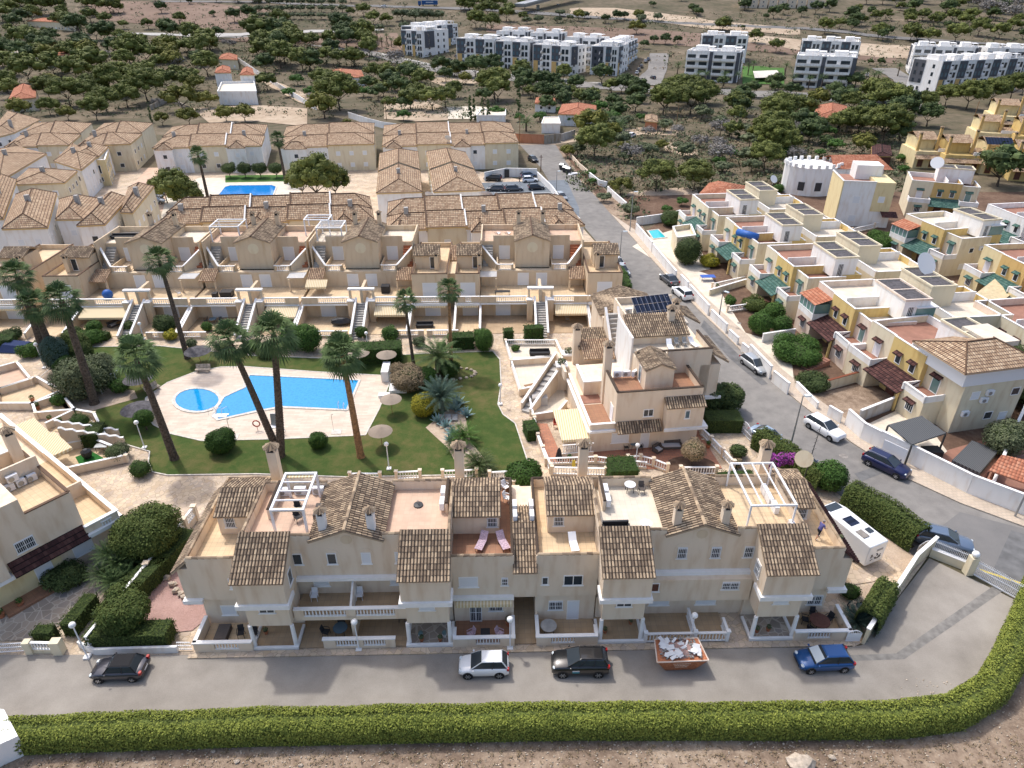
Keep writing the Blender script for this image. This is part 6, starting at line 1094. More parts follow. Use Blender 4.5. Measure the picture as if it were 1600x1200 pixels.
#  left block cut by the frame
LB=Frame(-36.61,42.37,0,50)
def lthing(nm,lb,x,y,cat='house'):return TH(nm,lb,cat,tuple(LB.m@Vector((x,y,0))),50)
t=lthing('terraced_house','beige house cut by the left edge, brown tiled canopy and climbing plant',0,4)
BX(t,LB,'wall','beige',(-9,-.3,2.8,3.6,9,6.2),(-9,-.3,0,6.0,13,2.75));BX(t,LB,'lower_front','pale_yellow',(-9,-.34,0,1.2,-.3,2.6));BX(t,LB,'parapet','beige',(.2,-.3,6.2,3.6,-.1,7.1),(3.4,-.1,6.2,3.6,9,7.1),(-9,-.3,6.2,.2,6,8.6))
m=M();m.wall((.2,-.2),(3.5,-.2),7.1,7.2,.28);m.wall((3.5,-.2),(3.5,9),7.1,7.2,.28);m.bd('parapet_tiles','roof_mid',t,LB);BX(t,LB,'roof_terrace_floor','floor_tan',(.2,-.1,6.2,3.4,9,6.24));BX(t,LB,'roof_terrace_back_wall','beige',(-2,5.4,6.2,3.6,5.6,8.2))
SH(t,LB,-2.2,-1.3,3.5,-.3,2.7,3.7,'roof_brown','canopy_roof');BX(t,LB,'ledge','white_trim',(3.4,-1.2,2.65,6.4,-.8,3.0),(6.1,-1.2,2.65,6.4,13,3.0),(-9,-1.0,2.5,-2.2,-.3,2.85));BX(t,LB,'balcony_wall','beige',(3.4,-.9,2.75,6.1,-.7,3.7),(5.9,-.7,2.75,6.1,13,3.7),(3.6,5,2.75,5.9,5.2,4.2));BX(t,LB,'balcony_coping','white_trim',(3.4,-1.0,3.7,6.2,-.65,3.8),(5.85,-.65,3.7,6.2,13,3.8));BX(t,LB,'balcony_floor','floor_tan',(3.6,-.7,2.75,5.9,13,2.79));m=M();BB(m,(4.6,-.96),(5.5,-.96),2.9,.6,.22);m.bd('baluster_inset','white_trim',t,LB)
BX(t,LB,'bay_wall','beige',(-9,-1.0,2.8,-2.4,-.3,8.4));SH(t,LB,-9,-1.2,-2.2,3,8.4,10.2,'roof_old')
WI(t,LB,-.6,-.3,4.0,1.4,1.1,'grille',0,True);WI(t,LB,-.2,-.34,.1,1.3,2.1,'door_shutter',0,True);WI(t,LB,2.9,-.3,.9,1.6,1.3,'shutter',0,True)
BX(t,LB,'porch_step','floor_brown',(-3.8,-1.8,0,-.4,-.3,.25));CI_(t,LB,3.0,8.4,6.2,9.8,.8)
for i,(x,z)in enumerate(((.9,6.3),(1.9,6.3),(1.4,7.0),(2.6,6.3))):AC_(t,LB,x,5.1,z,0)
SH(t,LB,-2.6,3.4,.3,8,8.0,9.6,'roof_mid')
t=lthing('terraced_house','flat terraced house behind the left block chimney with white table set',1,14);BX(t,LB,'wall','beige',(-9,9,0,2.6,24,6.2),(2.6,13,0,6,24,2.75));BX(t,LB,'parapet','beige',(-9,9,6.2,3.6,9.2,7.6),(2.4,9.2,6.2,2.6,24,7.1));BX(t,LB,'coping','white_trim',(-9,8.9,7.6,3.6,9.3,7.7),(2.3,9.2,7.1,2.7,24,7.2),(5.8,13,3.7,6.2,24,3.8));BX(t,LB,'roof_terrace_floor','floor_tan',(-9,9.2,6.2,2.4,24,6.24));BX(t,LB,'balcony_wall','beige',(5.9,13,2.75,6.1,24,3.7))
AW('cream awning, upper one of the left block gardens',LB,6.2,8.4,18.6,2.2,22.6,2.6);AW('cream striped awning, lower one of the left block gardens',LB,6.2,8.6,14.4,2.2,18.2,2.6)
p=LB.m@Vector((-.5,12,6.24));TB_(p.x,p.y,6.24,'white round table on the far left roof terrace',.75,'white_metal','white_metal')
for i,(a,lb)in enumerate(((0,'nearest'),(100,'left'),(200,'far'))):q=LB.m@Vector((-.5+1.2*math.cos(rd(a)),12+1.2*math.sin(rd(a)),6.24));CH_(q.x,q.y,6.24,a+140,'%s white chair at the round table on the left roof terrace'%lb)
plot('left garden plot with artificial turf mat and barbecue',[(110,742),(200,722),(197,715),(148,695),(60,715)],'floor_tan',.9,(),skip=(4,));plot('left garden plot with clipped square hedge and brick edging',[(75,672),(168,690),(150,655),(120,650)],'floor_tan',.9,(),skip=(0,));plot('left garden plot with terracotta pots along its wall',[(60,655),(120,650),(100,625),(55,640)],'floor_tan',.9,(),skip=());plot('left garden plot with cactus pots and grey umbrella',[(0,640),(55,640),(98,620),(60,598),(0,618)],'floor_tan',.9,(),skip=());plot('left garden plot of salmon paving behind curved walls',[(-60,650),(0,618),(52,602),(30,575),(-60,600)],'floor_salmon',.9,())
m=M();m.prism([P(125,728),P(172,722),P(142,705),P(118,715)],.03,.07);SN(m,'artificial_turf','turf','bright green turf mat on the left garden terrace','turf mat')
for a,b,nm in(((98,690),(188,680),'upper'),((104,702),(196,692),'lower')):
 p,q=P(*a,0),P(*b,0);t=TH('stair_wall','%s wavy topped stair wall of the left block'%nm,'wall',(p[0],p[1],0));m=M();n=18
 for i in range(n):
  z0,z1=(2.7-2.0*i/n+.12*math.sin(i*2.1)),(2.7-2.0*(i+1)/n+.12*math.sin((i+1)*2.1));A=(p[0]+(q[0]-p[0])*i/n,p[1]+(q[1]-p[1])*i/n);B=(p[0]+(q[0]-p[0])*(i+1)/n,p[1]+(q[1]-p[1])*(i+1)/n);m.wall(A,B,0,(z0,z1),.16)
 m.bd('wall','beige',t,ID);m=M()
 for i in range(n):
  z0,z1=(2.7-2.0*i/n+.12*math.sin(i*2.1)),(2.7-2.0*(i+1)/n+.12*math.sin((i+1)*2.1));A=(p[0]+(q[0]-p[0])*i/n,p[1]+(q[1]-p[1])*i/n);B=(p[0]+(q[0]-p[0])*(i+1)/n,p[1]+(q[1]-p[1])*(i+1)/n);m.wall(A,B,(z0,z1),(z0+.08,z1+.08),.28)
 m.bd('coping','white_trim',t,ID)
SE_('garden_paving',[(-80,960),(0,955),(120,882),(190,850),(205,880),(110,965),(60,1000),(-80,1003)],.03,'stone_dark');SE_('garden_gravel',[(160,1000),(300,985),(330,960),(275,890),(235,905),(170,950)],.03,'gravel_pink')
def lattice(lb,pts,h=1.5,name='lattice_wall'):
 q=[P(*a)for a in pts];t=TH(name,lb,'fence',(*q[0],0));b=M();l=M();r=M()
 for a,c in zip(q,q[1:]):
  b.wall(a,c,0,.7,.18);r.wall(a,c,.7,.76,.22);r.wall(a,c,h,h+.1,.22);L_=math.dist(a,c);n=int(L_/.28)
  for i in range(n):
   for j in range(3):
    t0=(i+(j%2)*.5)/n;t1=t0+.55/n;A=(a[0]+(c[0]-a[0])*t0,a[1]+(c[1]-a[1])*t0);B=(a[0]+(c[0]-a[0])*min(1,t1),a[1]+(c[1]-a[1])*min(1,t1));zz=.78+j*(h-.78)/3;l.wall(A,B,zz,zz+(h-.78)/3*.8,.1)
  pillar(b,c[0],c[1],0,h+.15,.4)
 b.bd('base_wall','beige',t,ID);r.bd('rails','white_trim',t,ID);l.bd('lattice','white_trim',t,ID);return t
lattice('long diagonal white lattice wall between two left gardens',[(143,1018),(185,965),(236,902),(293,832),(308,812)])
#  street villas
def villa(lb,x,y,deg,accent='yellow',awn='roof_green',base='cream',hood='roof_green',var=0,group='yellow and cream villas along the street',mirror=False,twr='white_wall'):
 """local x runs along the street, y away from it"""
 t=TH('villa',lb,'house',(x,y,0),deg,group);
 m=M();m.box(-4.2,0,-.3,0,8,6.0);m.box(5.2,.5,-.3,8.6,6.2,5.6).box(-4.2,0,6,-4,8,6.9).box(-4,0,6,0,.2,6.9).box(8.4,.7,5.6,8.6,6.2,6.4).box(5.2,.5,5.6,8.6,.7,6.4);m.bd('wall',base,t);BX(t,None,'yellow_wall',accent,(0,-.15,-.3,5.2,8,6.0),(0,-.15,6,5.2,.05,6.9),(5.0,.05,6,5.2,4.5,6.9),(5.2,6.2,-.3,7.8,9,6.3));
 m=M();m.box(-4.2,-2.3,-.3,-.2,0,3.0);m.box(5.2,-2.0,-.3,8.6,.5,3.0);m.bd('ground_bay',base,t)
 m=M();
 for a,b in((-4.2,-.2),(5.2,8.6)):m.box(a,-2.3 if a<0 else-2.0,3.0,b,-2.15 if a<0 else-1.85,3.8).box(a,-2.15,3.0,a+.15,0.,3.8).box(b-.15,-2.15,3.0,b,0 if a<0 else .5,3.8)
 m.bd('balcony_wall','white_wall',t)
 pz=6.9;m=M();m.box(-4.0,7.8,6,5.2,8,pz);m.bd('parapet','white_wall',t)
 m=M()
 for p,q,z in(((-4.2,.1),(0,.1),pz),((0,-.05),(5.2,-.05),pz),((-4.1,.1),(-4.1,8),pz),((-4.2,7.9),(5.2,7.9),pz),((5.1,0),(5.1,4.5),pz),((5.2,.6),(8.6,.6),6.4),((8.5,.6),(8.5,6.2),6.4),((5.2,8.9),(7.8,8.9),6.3),((-4.2,-2.2),(-.2,-2.2),3.8),((5.2,-1.95),(8.6,-1.95),3.8)):m.wall(p,q,z,z+.07,.26)
 m.bd('coping','white_trim',t)
 BX(t,None,'roof_terrace_floor','floor_terra' if twr!='cream' and var!=2 else 'floor_pale',(-4,.2,6.0,5.0,7.8,6.04),(5.2,.7,5.6,8.4,6.2,5.64));BX(t,None,'balcony_floor','floor_terra',(-4,-2.1,3.0,-.4,0,3.03),(5.4,-1.8,3.0,8.4,.5,3.03))
 BX(t,None,'stair_tower',twr,(1.0,4.6,6.0,7.6,8.0,8.8));m=M();m.box(.9,4.5,8.8,7.7,4.7,9.05).box(.9,7.9,8.8,7.7,8.1,9.05).box(.9,4.7,8.8,1.1,7.9,9.05).box(7.5,4.7,8.8,7.7,7.9,9.05).box(4.2,4.7,8.8,4.4,7.9,9.0);m.bd('tower_rim',base,t);BX(t,None,'tower_roof','felt_dark',(1.1,4.7,8.8,7.5,7.9,8.86))
 BX(t,None,'divider_wall','white_wall',(2.4,.2,6.0,2.55,4.6,7.3))
 f0=Frame(0,0);f0.m=Matrix.Translation((x,y,0))@Matrix.Rotation(rd(deg),4,'Z')
 m=M();m.roof([(-.4,-2.9,2.55),(5.5,-2.9,2.55),(5.5,-.1,3.75),(-.4,-.1,3.75)],tw=.35);m.roof([(5.5,-2.9,2.48),(-.4,-2.9,2.48),(-.4,-.1,3.68),(5.5,-.1,3.68)]);m.bd('awning_roof',awn,t)
 BX(t,None,'porch_column',accent,(5.0,-2.4,0,5.25,-2.15,2.6));BX(t,None,'porch_recess','brown_wood',(1.2,-.25,0,2.6,-.14,2.3))
 def hoodw(xx,yy,z,w_,h_,k,deg_=0):
  o=WI(t,f0,xx,yy,z,w_,h_,k,deg_);f=wframe(f0,xx,yy,z+h_,deg_);m=M();m.roof([(-w_/2-.15,-.55,.02),(w_/2+.15,-.55,.02),(w_/2+.15,0,.34),(-w_/2-.15,0,.34)],tw=.25);m.roof([(w_/2+.15,-.55,-.04),(-w_/2-.15,-.55,-.04),(-w_/2-.15,0,.28),(w_/2+.15,0,.28)]);m.bd('window_hood',hood,o,f)
 hoodw(1.5,-.15,4.0,.9,1.2,'dark');hoodw(3.8,-.15,4.0,.9,1.2,'dark');hoodw(-2.2,0,3.1,1.2,2.0,'door_shutter');hoodw(6.9,.5,3.1,1.2,2.0,'door_green');hoodw(-2.2,-2.3,1.0,1.2,1.2,'grille');hoodw(6.9,-2.0,1.0,1.2,1.2,'grille')
 WI(t,f0,7.6,5.6,6.05,.9,2.0,'door_grille',90);WI(t,f0,8.6,3.0,3.8,.9,.9,'dark',90);hoodw(7.8,7.6,3.6,.9,1.0,'dark',90);WI(t,f0,8.6,2.0,1.0,1.,1.0,'shutter',90);AC_(t,f0,8.8,4.8,4.2,90)
 hoodw(2.,8,4.0,.9,.9,'dark',180);hoodw(6.5,9,1.2,.9,.9,'dark',180)
 if var==2:
  m=M();m.box(-4.15,-2.25,3.87,-.25,-.05,5.2);m.bd('glazed_balcony','glass_green',t);m=M()
  for i in range(5):m.box(-4.2+i*.97,-2.3,3.87,-4.1+i*.97,-2.2,5.2)
  m.box(-4.2,-2.3,5.15,-.2,-2.2,5.25);m.bd('glazing_bars','white_metal',t);m=M();m.roof([(-4.4,-2.5,5.25),(0,-2.5,5.25),(0,0,6.0),(-4.4,0,6.0)]);m.bd('glazed_balcony_roof','roof_red',t)
  m=M();m.box(5.6,6.4,6.3,7.7,8.9,7.9);m.bd('glazed_room','glass_green',t);m=M();m.hexa([(5.4,6.2,7.95),(8,6.2,7.9),(8,9.1,7.9),(5.4,9.1,7.95)],[(5.4,6.2,8.05),(8,6.2,8),(8,9.1,8),(5.4,9.1,8.05)]);m.bd('glazed_room_roof','paper',t)
 if var==4:
  m=M();m.box(3.8,-.05,6.0,10.6,8.4,7.9);m.bd('panelled_attic','white_metal',t);BX(t,None,'side_wing','cream',(8.6,.5,-.3,10.5,8.4,6.0));[WI(t,f0,10.5,yy,zz,1.1,1.0,kk,90)for yy,zz,kk in((2.2,4.1,'shutter'),(5,1.2,'dark'),(7.4,4.0,'dark'),(7,.9,'shutter'))];[AC_(t,f0,10.7,yy,zz,90)for yy,zz in((3.8,4.6),(3.4,3.7),(1.6,2.2))];q=[(3.5,-.6),(10.9,-.6),(10.9,8.8),(3.5,8.8)];o,Q=quadroof(t,f0,q,7.95,1.5,.3,'roof_new',.8,tw=.3)
  BX(t,None,'flat_roof_light','floor_pale',(3.4,5.2,8.6,7.8,8.6,9.2))
 return t
va=-86.
def hpos(i):return(44.6+1.85*i-3.2,124.5-15.05*i+3.6)
HL=['villa at the far end of the street row, small tiled pool in front','second street villa, blue covered box on its roof and glass fronted balcony','third street villa with white roof frames and red stepped path','pink sided villa with brown canopy, glazed balcony and rooftop hut']
for i in range(4):
 x,y=hpos(i);villa(HL[i],x,y,va,('cream','yellow','yellow','yellow')[i],'roof_green' if i<3 else 'roof_brown',('cream','cream','cream','pinkish')[i],'roof_green' if i<3 else 'roof_brown',var=(0,1,1,2)[i])
villa('large villa with new hipped tile attic, louvred pergola and white garden wall',48.4,70.2,-80,'yellow','roof_brown','cream','roof_brown',var=4)
BL_=['rear row villa, first behind the red roofed shelter','rear row villa, second, cream tower with dark flat roof','rear row villa, third, white table set on its terrace','rear row villa with big satellite dish on its tower']
for i in range(4):
 x,y=53.6+1.9*i,130-15.6*i;c=Vector((x,y));d=Vector((math.cos(rd(va+180)),math.sin(rd(va+180))));n=Vector((-d.y,d.x))
 o=c-d*4.3-n*6.3;villa(BL_[i],o.x,o.y,va+180,'yellow','roof_green','cream','roof_green',twr='cream')
DV='detached villas at the right edge'
villa('cream and tan detached villa ringed by roof balustrades',94,139.5,-23,'orange_wall',base='cream',group=DV);villa('detached villa with green canopy, glazed upper porch and maroon roof floor',76.7,113.7,-80,'yellow',base='cream',group=DV,var=2);villa('bright yellow villa with green canopy and tan shade sail',79.6,96.8,-86,'orange_wall',base='pale_yellow',group=DV)
villa('white villa with blue solar roof at the right edge',95,119,-84,'white_wall',base='white_wall',group=DV);villa('low pinkish villa with blue glazed porch at the right edge',64.5,75.5,-84,'cream','roof_brown','pinkish','roof_brown',group=DV,twr='pinkish');villa('cream villa behind the yellow one, cut by the right edge',97,100,-84,'cream',base='cream',group=DV,twr='cream');villa('yellow villa below the shade sail, cut by the right edge',80.5,80,-86,'yellow',base='cream',group=DV,twr='cream')
x,y=P(1303,352);t=TH('villa','white three level villa with lime green side, behind the rear villa row','house',(x,y,0),-12,'detached villas at the right edge');f0=Frame(x,y,0,-12);BX(t,None,'wall','white_wall',(0,0,-.3,8,9,8.2),(8,0,-.3,10,4,3));BX(t,None,'lime_flank','pale_yellow',(-.2,0,-.3,0,9,9),(6,-.1,3.2,9.6,7,8.9));BX(t,None,'stair_tower','white_wall',(3.2,5,8.2,8.2,9,11));BX(t,None,'coping','white_trim',(-.3,-.15,8.9,6,.1,9.05),(-.3,.1,8.9,0,9,9.05));BX(t,None,'parapet','white_wall',(0,0,8.2,6,.15,8.9));BX(t,None,'roof_terrace_floor','floor_terra',(0,.15,8.2,6,9,8.23));WI(t,f0,3,0,4.6,1.4,1.5,'shutter',0);WI(t,f0,3,0,1,1.5,1.3,'shutter',0);WI(t,f0,7.6,-.1,5,1.2,1.2,'shutter',0);m=M();m.roof([(8,-2,2.6),(11,-2,2.6),(11,0,3.3),(8,0,3.3)]);m.bd('canopy_roof','roof_brown',t)
x,y=P(1262,298);t=TH('castle_house','white castle like house with crenellated round tower and red roof','house',(x,y,0));m=M();m.lathe(0,0,[(5.6,-.3),(5.6,6.2)],20,1.15,.9);m.box(2,-4.0,0,11,5,6.0);m.lathe(12.5,-1,[(3.6,0),(3.6,5.2)],16);m.bd('wall','white_wall',t);m=M()
for i in range(22):a=2*PI*i/22;m.box(6.3*math.cos(a)-.35,4.9*math.sin(a)-.25,6.2,6.3*math.cos(a)+.35,4.9*math.sin(a)+.25,7.0)
m.bd('battlements','white_wall',t);m=M();m.roof([(3,-4.2,6.0),(17,-4.2,5.6),(15,1,8),(4,1,8)]);m.roof([(15,6,5.8),(3,6,6),(4,1,8),(15,1,8)]);m.bd('roof','roof_red',t)
for a in(-2.2,-1.6):
 o=M();o.box(-.7,-.1,0,.7,.1,1.9);f=Frame(0,0);f.m=wm(t)@Matrix.Translation((6.4*math.cos(a),5.0*math.sin(a),1.2))@Matrix.Rotation(a+PI/2,4,'Z');o.bd('window','glass',t,f)
t=TH('open_shelter','open shelter with broad dark red metal roof beside the pines','shelter',(*P(1130,296),0));m=M();q=[P(1092,300,3.4),P(1150,303,3.4),P(1170,288,3.4),P(1108,283,3.4)];q2=[P(1125,281,4.8),P(1140,277,4.8)];B=[(a,b,3.0)for a,b in q];r0=((B[0][0]+B[3][0])/2+3,(B[0][1]+B[3][1])/2,4.6);r1=((B[1][0]+B[2][0])/2-3,(B[1][1]+B[2][1])/2,4.6);m.roof([B[0],B[1],r1,r0]);m.roof([B[2],B[3],r0,r1]);m.roof([B[1],B[2],r1]);m.roof([B[3],B[0],r0]);m.prism(q,2.85,2.99);m.bd('roof','roof_red',t,ID);m=M()
for a in q:m.box(a[0]-.12,a[1]-.12,0,a[0]+.12,a[1]+.12,2.9)
m.bd('post','brown_wood',t,ID)
SE_('garden_floor',[(988,385),(1015,370),(1075,352),(1110,420),(1060,430)],.02,'floor_pale');pool([(1013,361),(1028,359),(1040,371),(1021,373)],'small turquoise plunge pool in the far street garden',water='pool_water_teal')
HO('low cream garage with balustraded roof beside the plunge pool',[P(1055,402),P(1082,398),P(1075,380),P(1048,384)],2.8,'flat',0,'cream','floor_pale',sides='0',kinds=('shutter',),name='garage',cat='garage',seed=3)
WALLP=[('white boundary wall of the plunge pool garden',[(993,364),(1018,394)],1.9),('white panelled wall with letter hatch right of the plunge pool',[(1019,396),(1055,440)],1.8),('short white wall with door at the second street garden',[(1062,445),(1074,458)],1.8),('white wall before the blue table garden',[(1076,460),(1106,494)],1.7),('white gate posts wall with green mesh panel',[(1110,498),(1134,522)],1.5),('low white wall before the red stepped garden',[(1138,527),(1152,540)],1.2),('white wall with dark gate next to the round clipped trees',[(1158,548),(1168,556)],1.2),('long white wall beside the silver car',[(1169,557),(1202,592)],1.8),('white panels with key pattern before the clipped hedge',[(1206,596),(1230,616)],1.5),('low white wall beside the dry plot',[(1243,606),(1276,640)],.9),('broken white wall behind the white suv',[(1292,650),(1312,662)],1.4),('tall white wall with letterbox and door facing the navy car',[(1320,664),(1344,686),(1370,700)],2.1),('long white garden wall curving down the right side',[(1370,700),(1430,730),(1510,771),(1600,806),(1700,842)],2.2)]
for lb,pts,h in WALLP:pwall(lb,pts,h,group='white garden walls along the street')
t=TH('gate','white panelled sliding gate in the curving garden wall','gate',(*P(1395,714),0));a,b=P(1376,709),P(1412,726);m=M();dx=(b[0]-a[0],b[1]-a[1]);nn=Vector((-dx[1],dx[0])).normalized()*-.17;m.wall((a[0]+nn.x,a[1]+nn.y),(b[0]+nn.x,b[1]+nn.y),.05,1.9,.06);m.bd('panel','white_metal',t,ID)
for lb,pts,h,mt in(('cream party wall with red tile coping between two street plots',[(1290,610),(1350,593)],1.4,'cream'),('grey block wall with lattice top in the large villa garden',[(1340,660),(1420,628)],1.6,'grey_wall'),('white scalloped wall behind the plunge pool',[(994,352),(1045,345),(1062,340)],1.6,'white_wall'),('low cream wall between the second and third street gardens',[(1108,462),(1165,445)],1.0,'cream'),('cream wall between the third street garden and the round trees',[(1190,535),(1240,527)],1.3,'white_wall'),('white wall of the lower right garden',[(1545,770),(1572,700),(1600,640)],1.3,'cream')):pwall(lb,pts,h,mt,'roof_red' if 'red tile' in lb else 'white_trim')
SE_('garden_floor',[(1020,398),(1110,430),(1165,520),(1235,540),(1240,590),(1205,592)],.015,'floor_pale');SE_('dry_plot',[(1245,605),(1290,612),(1350,598),(1420,628),(1335,664),(1318,662)],.02,'dirt');SE_('garden_floor',[(1340,670),(1425,630),(1480,705),(1440,735)],.025,'floor_pale');SE_('garden_floor',[(1445,735),(1475,705),(1560,680),(1620,700),(1620,800),(1530,770)],.02,'floor_terra')
SE_('villa_lots',[(1010,360),(1100,300),(1600,300),(1900,420),(1900,860),(1600,798),(1345,672),(1165,522)],-.02,'earth')
for a,lb in(((1180,478),'red stepped path up to the third street villa'),((1270,570),'red stepped path up to the pink sided villa')):
 x,y=P(*a);t=TH('garden_steps',lb,'steps',(x,y,0),-65);m=M();
 for i in range(8):m.box(-1.1,i*.45-1.8,-.1,1.1,i*.45-1.35,.08+i*.1)
 m.bd('steps','floor_terra',t)
t=TH('louvred_pergola','dark grey louvred pergola above black barbecue covers','pergola',(*P(1435,685),0));q=[P(1388,664,2.6),P(1425,695,2.6),P(1478,677,2.6),P(1440,650,2.6)];m=M();m.prism(q,2.5,2.65);m.bd('louvre_roof','slats_grey',t,ID);m=M()
for a in q:m.box(a[0]-.07,a[1]-.07,0,a[0]+.07,a[1]+.07,2.5)
m.bd('post','dark_metal',t,ID)
m=M();x,y=P(1452,715);m.box(x-.9,y-.6,0,x+.9,y+.6,1.1);SN(m,'covered_barbecue','black_plastic','black covered barbecue under the louvred pergola','barbecue')
t=TH('pool_cover','grey telescopic pool cover in the lower right garden','pool cover',(*P(1515,725),0));q=[P(1484,728),P(1527,748),P(1557,712),P(1515,697)];m=M();m.prism(q,.05,.75);m.bd('cover','slats_grey',t,ID)
t=TH('carport','carport with salmon tile roof at the right edge','carport',(*P(1590,740),0));q=[P(1545,735,2.4),P(1630,765,2.4),P(1640,735,2.4),P(1562,718,2.4)];m=M();m.roof([(a,b,2.4)for a,b in q[:2]]+[(q[2][0],q[2][1],3.0),(q[3][0],q[3][1],3.0)]);m.prism(q,2.3,2.38);m.bd('roof','roof_red',t,ID);m=M()
for a in q:m.box(a[0]-.1,a[1]-.1,0,a[0]+.1,a[1]+.1,2.3)
m.bd('post','brown_wood',t,ID)
def dish(lb,x,y,z,r=1.3,deg=200):
 t=TH('satellite_dish',lb,'satellite dish',(x,y,z));m=M();
 f=Frame(0,0);f.m=wm(t)@Matrix.Translation((0,0,1.1))@Matrix.Rotation(rd(deg),4,'Z')@Matrix.Rotation(rd(55),4,'X');n=20;m.lathe(0,0,[(.05,0),(r*.5,r*.06),(r,r*.24)],n);m.bd('dish','paper',t,f);m=M();m.tube((0,0,0),(0,0,1.1),.05);m.bd('mast','grey_metal',t);return t
x,y=P(1440,426,8.6);dish('very large white satellite dish on a rear villa tower',x,y,8.66,1.6,20);x,y=P(1462,262,8.8);dish('large white satellite dish on the villa with roof balustrades',x,y,8.6,1.3,-30);x,y=P(1205,297,7);dish('small satellite dish on the first rear villa',x,y,8.0,.8,20)
for px,py,lb in((700,222,'satellite dish on the far alley house'),(671,313,'white satellite dish low between the alley blocks'),(757,312,'left of two satellite dishes beside the car park'),(763,313,'right of two satellite dishes beside the car park')):x,y=P(px,py,7);dish(lb,x,y,6.8,.9,160)
t=TH('shade_sail','tan shade sail stretched before the bright yellow villa','shade sail',(*P(1540,455),0));m=M();a=[(*P(1520,462,3),3.0),(*P(1558,478,2.4),2.4),(*P(1605,438,3.2),3.2),(*P(1575,420,3.6),3.6)];m.face(a);m.bd('sail','tan_cloth',t,ID)
x,y=P(1167,371,6.2);m=M();m.tube((x-1.2,y+1.4,6.7),(x+1.2,y-1.4,6.7),.6,n=12);SN(m,'rolled_cover','blue_bin','bright blue rolled cover on the second street villa roof','cover',smooth=True)
x,y=P(1105,438);TB_(x,y,.03,'blue covered table in the second street garden',square=(2.4,1.3),top='blue_cloth',mt='dark_metal')
#  yellow cluster at upper right
def ycl(lb,px,py,deg,w,d,h,seed):
 x,y,z=GG(px,py);t=TH('terraced_house',lb,'house',(x,y,z),deg,'yellow tiled terraces at the upper right');f0=Frame(x,y,z,deg);BX(t,None,'wall','yellow' if seed%2 else 'pale_yellow',(0,0,-.5,w,d,h*.6),(w*.1,d*.3,h*.6,w*.6,d,h));m=M();m.roof([(-.3,-1.8,2.6),(w+.3,-1.8,2.6),(w+.3,0,3.4),(-.3,0,3.4)]);m.roof([(w*.05,d*.2,h*.98),(w*.65,d*.2,h*.98),(w*.65,d*.65,h+1.2),(w*.05,d*.65,h+1.2)]);m.roof([(w*.65,d,h),(w*.05,d,h),(w*.05,d*.65,h+1.2),(w*.65,d*.65,h+1.2)]);m.roof([(w*.6,0,h*.6),(w,0,h*.6),(w,d*.5,h*.6+1),(w*.6,d*.5,h*.6+1)]);m.bd('roof','roof_new',t)
 for i in range(int(w//3)):WI(t,f0,1.6+i*3,0,h*.36,1.2,1.0,'dark',0,frame_mat='cream');WI(t,f0,1.6+i*3,0,.2,1.5,2.0,'door_brown',0,frame_mat='orange_wall')
 CI_(t,f0,w*.62,d*.2,h*.6,h+3,.6,'orange_wall');CI_(t,f0,w*.05,d*.1,1,h+1.6,.6,'orange_wall');BX(t,None,'terrace_balustrade','white_trim',(w*.6,.0,h*.6,w,.15,h*.6+.8));return t
for i,(lb,px,py,dg,w_,d_,h_)in enumerate((('yellow terraced house at the left corner of the upper right cluster',1425,262,-8,9,10,7),('yellow terraced house with twin windows above the long hedge',1470,268,-10,11,10,7),('yellow terraced house with white balustrade stairs, beside the big round tree',1530,272,-14,10,10,7),('yellow house with solar panels in the upper right cluster',1575,282,-18,12,10,7.5),('yellow house at the top of the cluster with white wall',1545,205,-20,12,12,8),('yellow terraced house between chimneys at the right edge',1580,240,-20,12,11,8),('middle yellow house of the cluster with leaning dish',1520,232,-16,10,10,7.5))):ycl(lb,px,py,dg,w_,d_,h_,i)
x,y=P(1560,226,8);t=TH('solar_panels','dark blue solar panels on a yellow cluster roof','solar panels',(x,y,7.8),-15);m=M();m.hexa([(-3,-1.3,.4),(3,-1.3,.4),(3,1.3,1.6),(-3,1.3,1.6)],[(-3,-1.3,.48),(3,-1.3,.48),(3,1.3,1.68),(-3,1.3,1.68)]);m.bd('panels','solar',t)
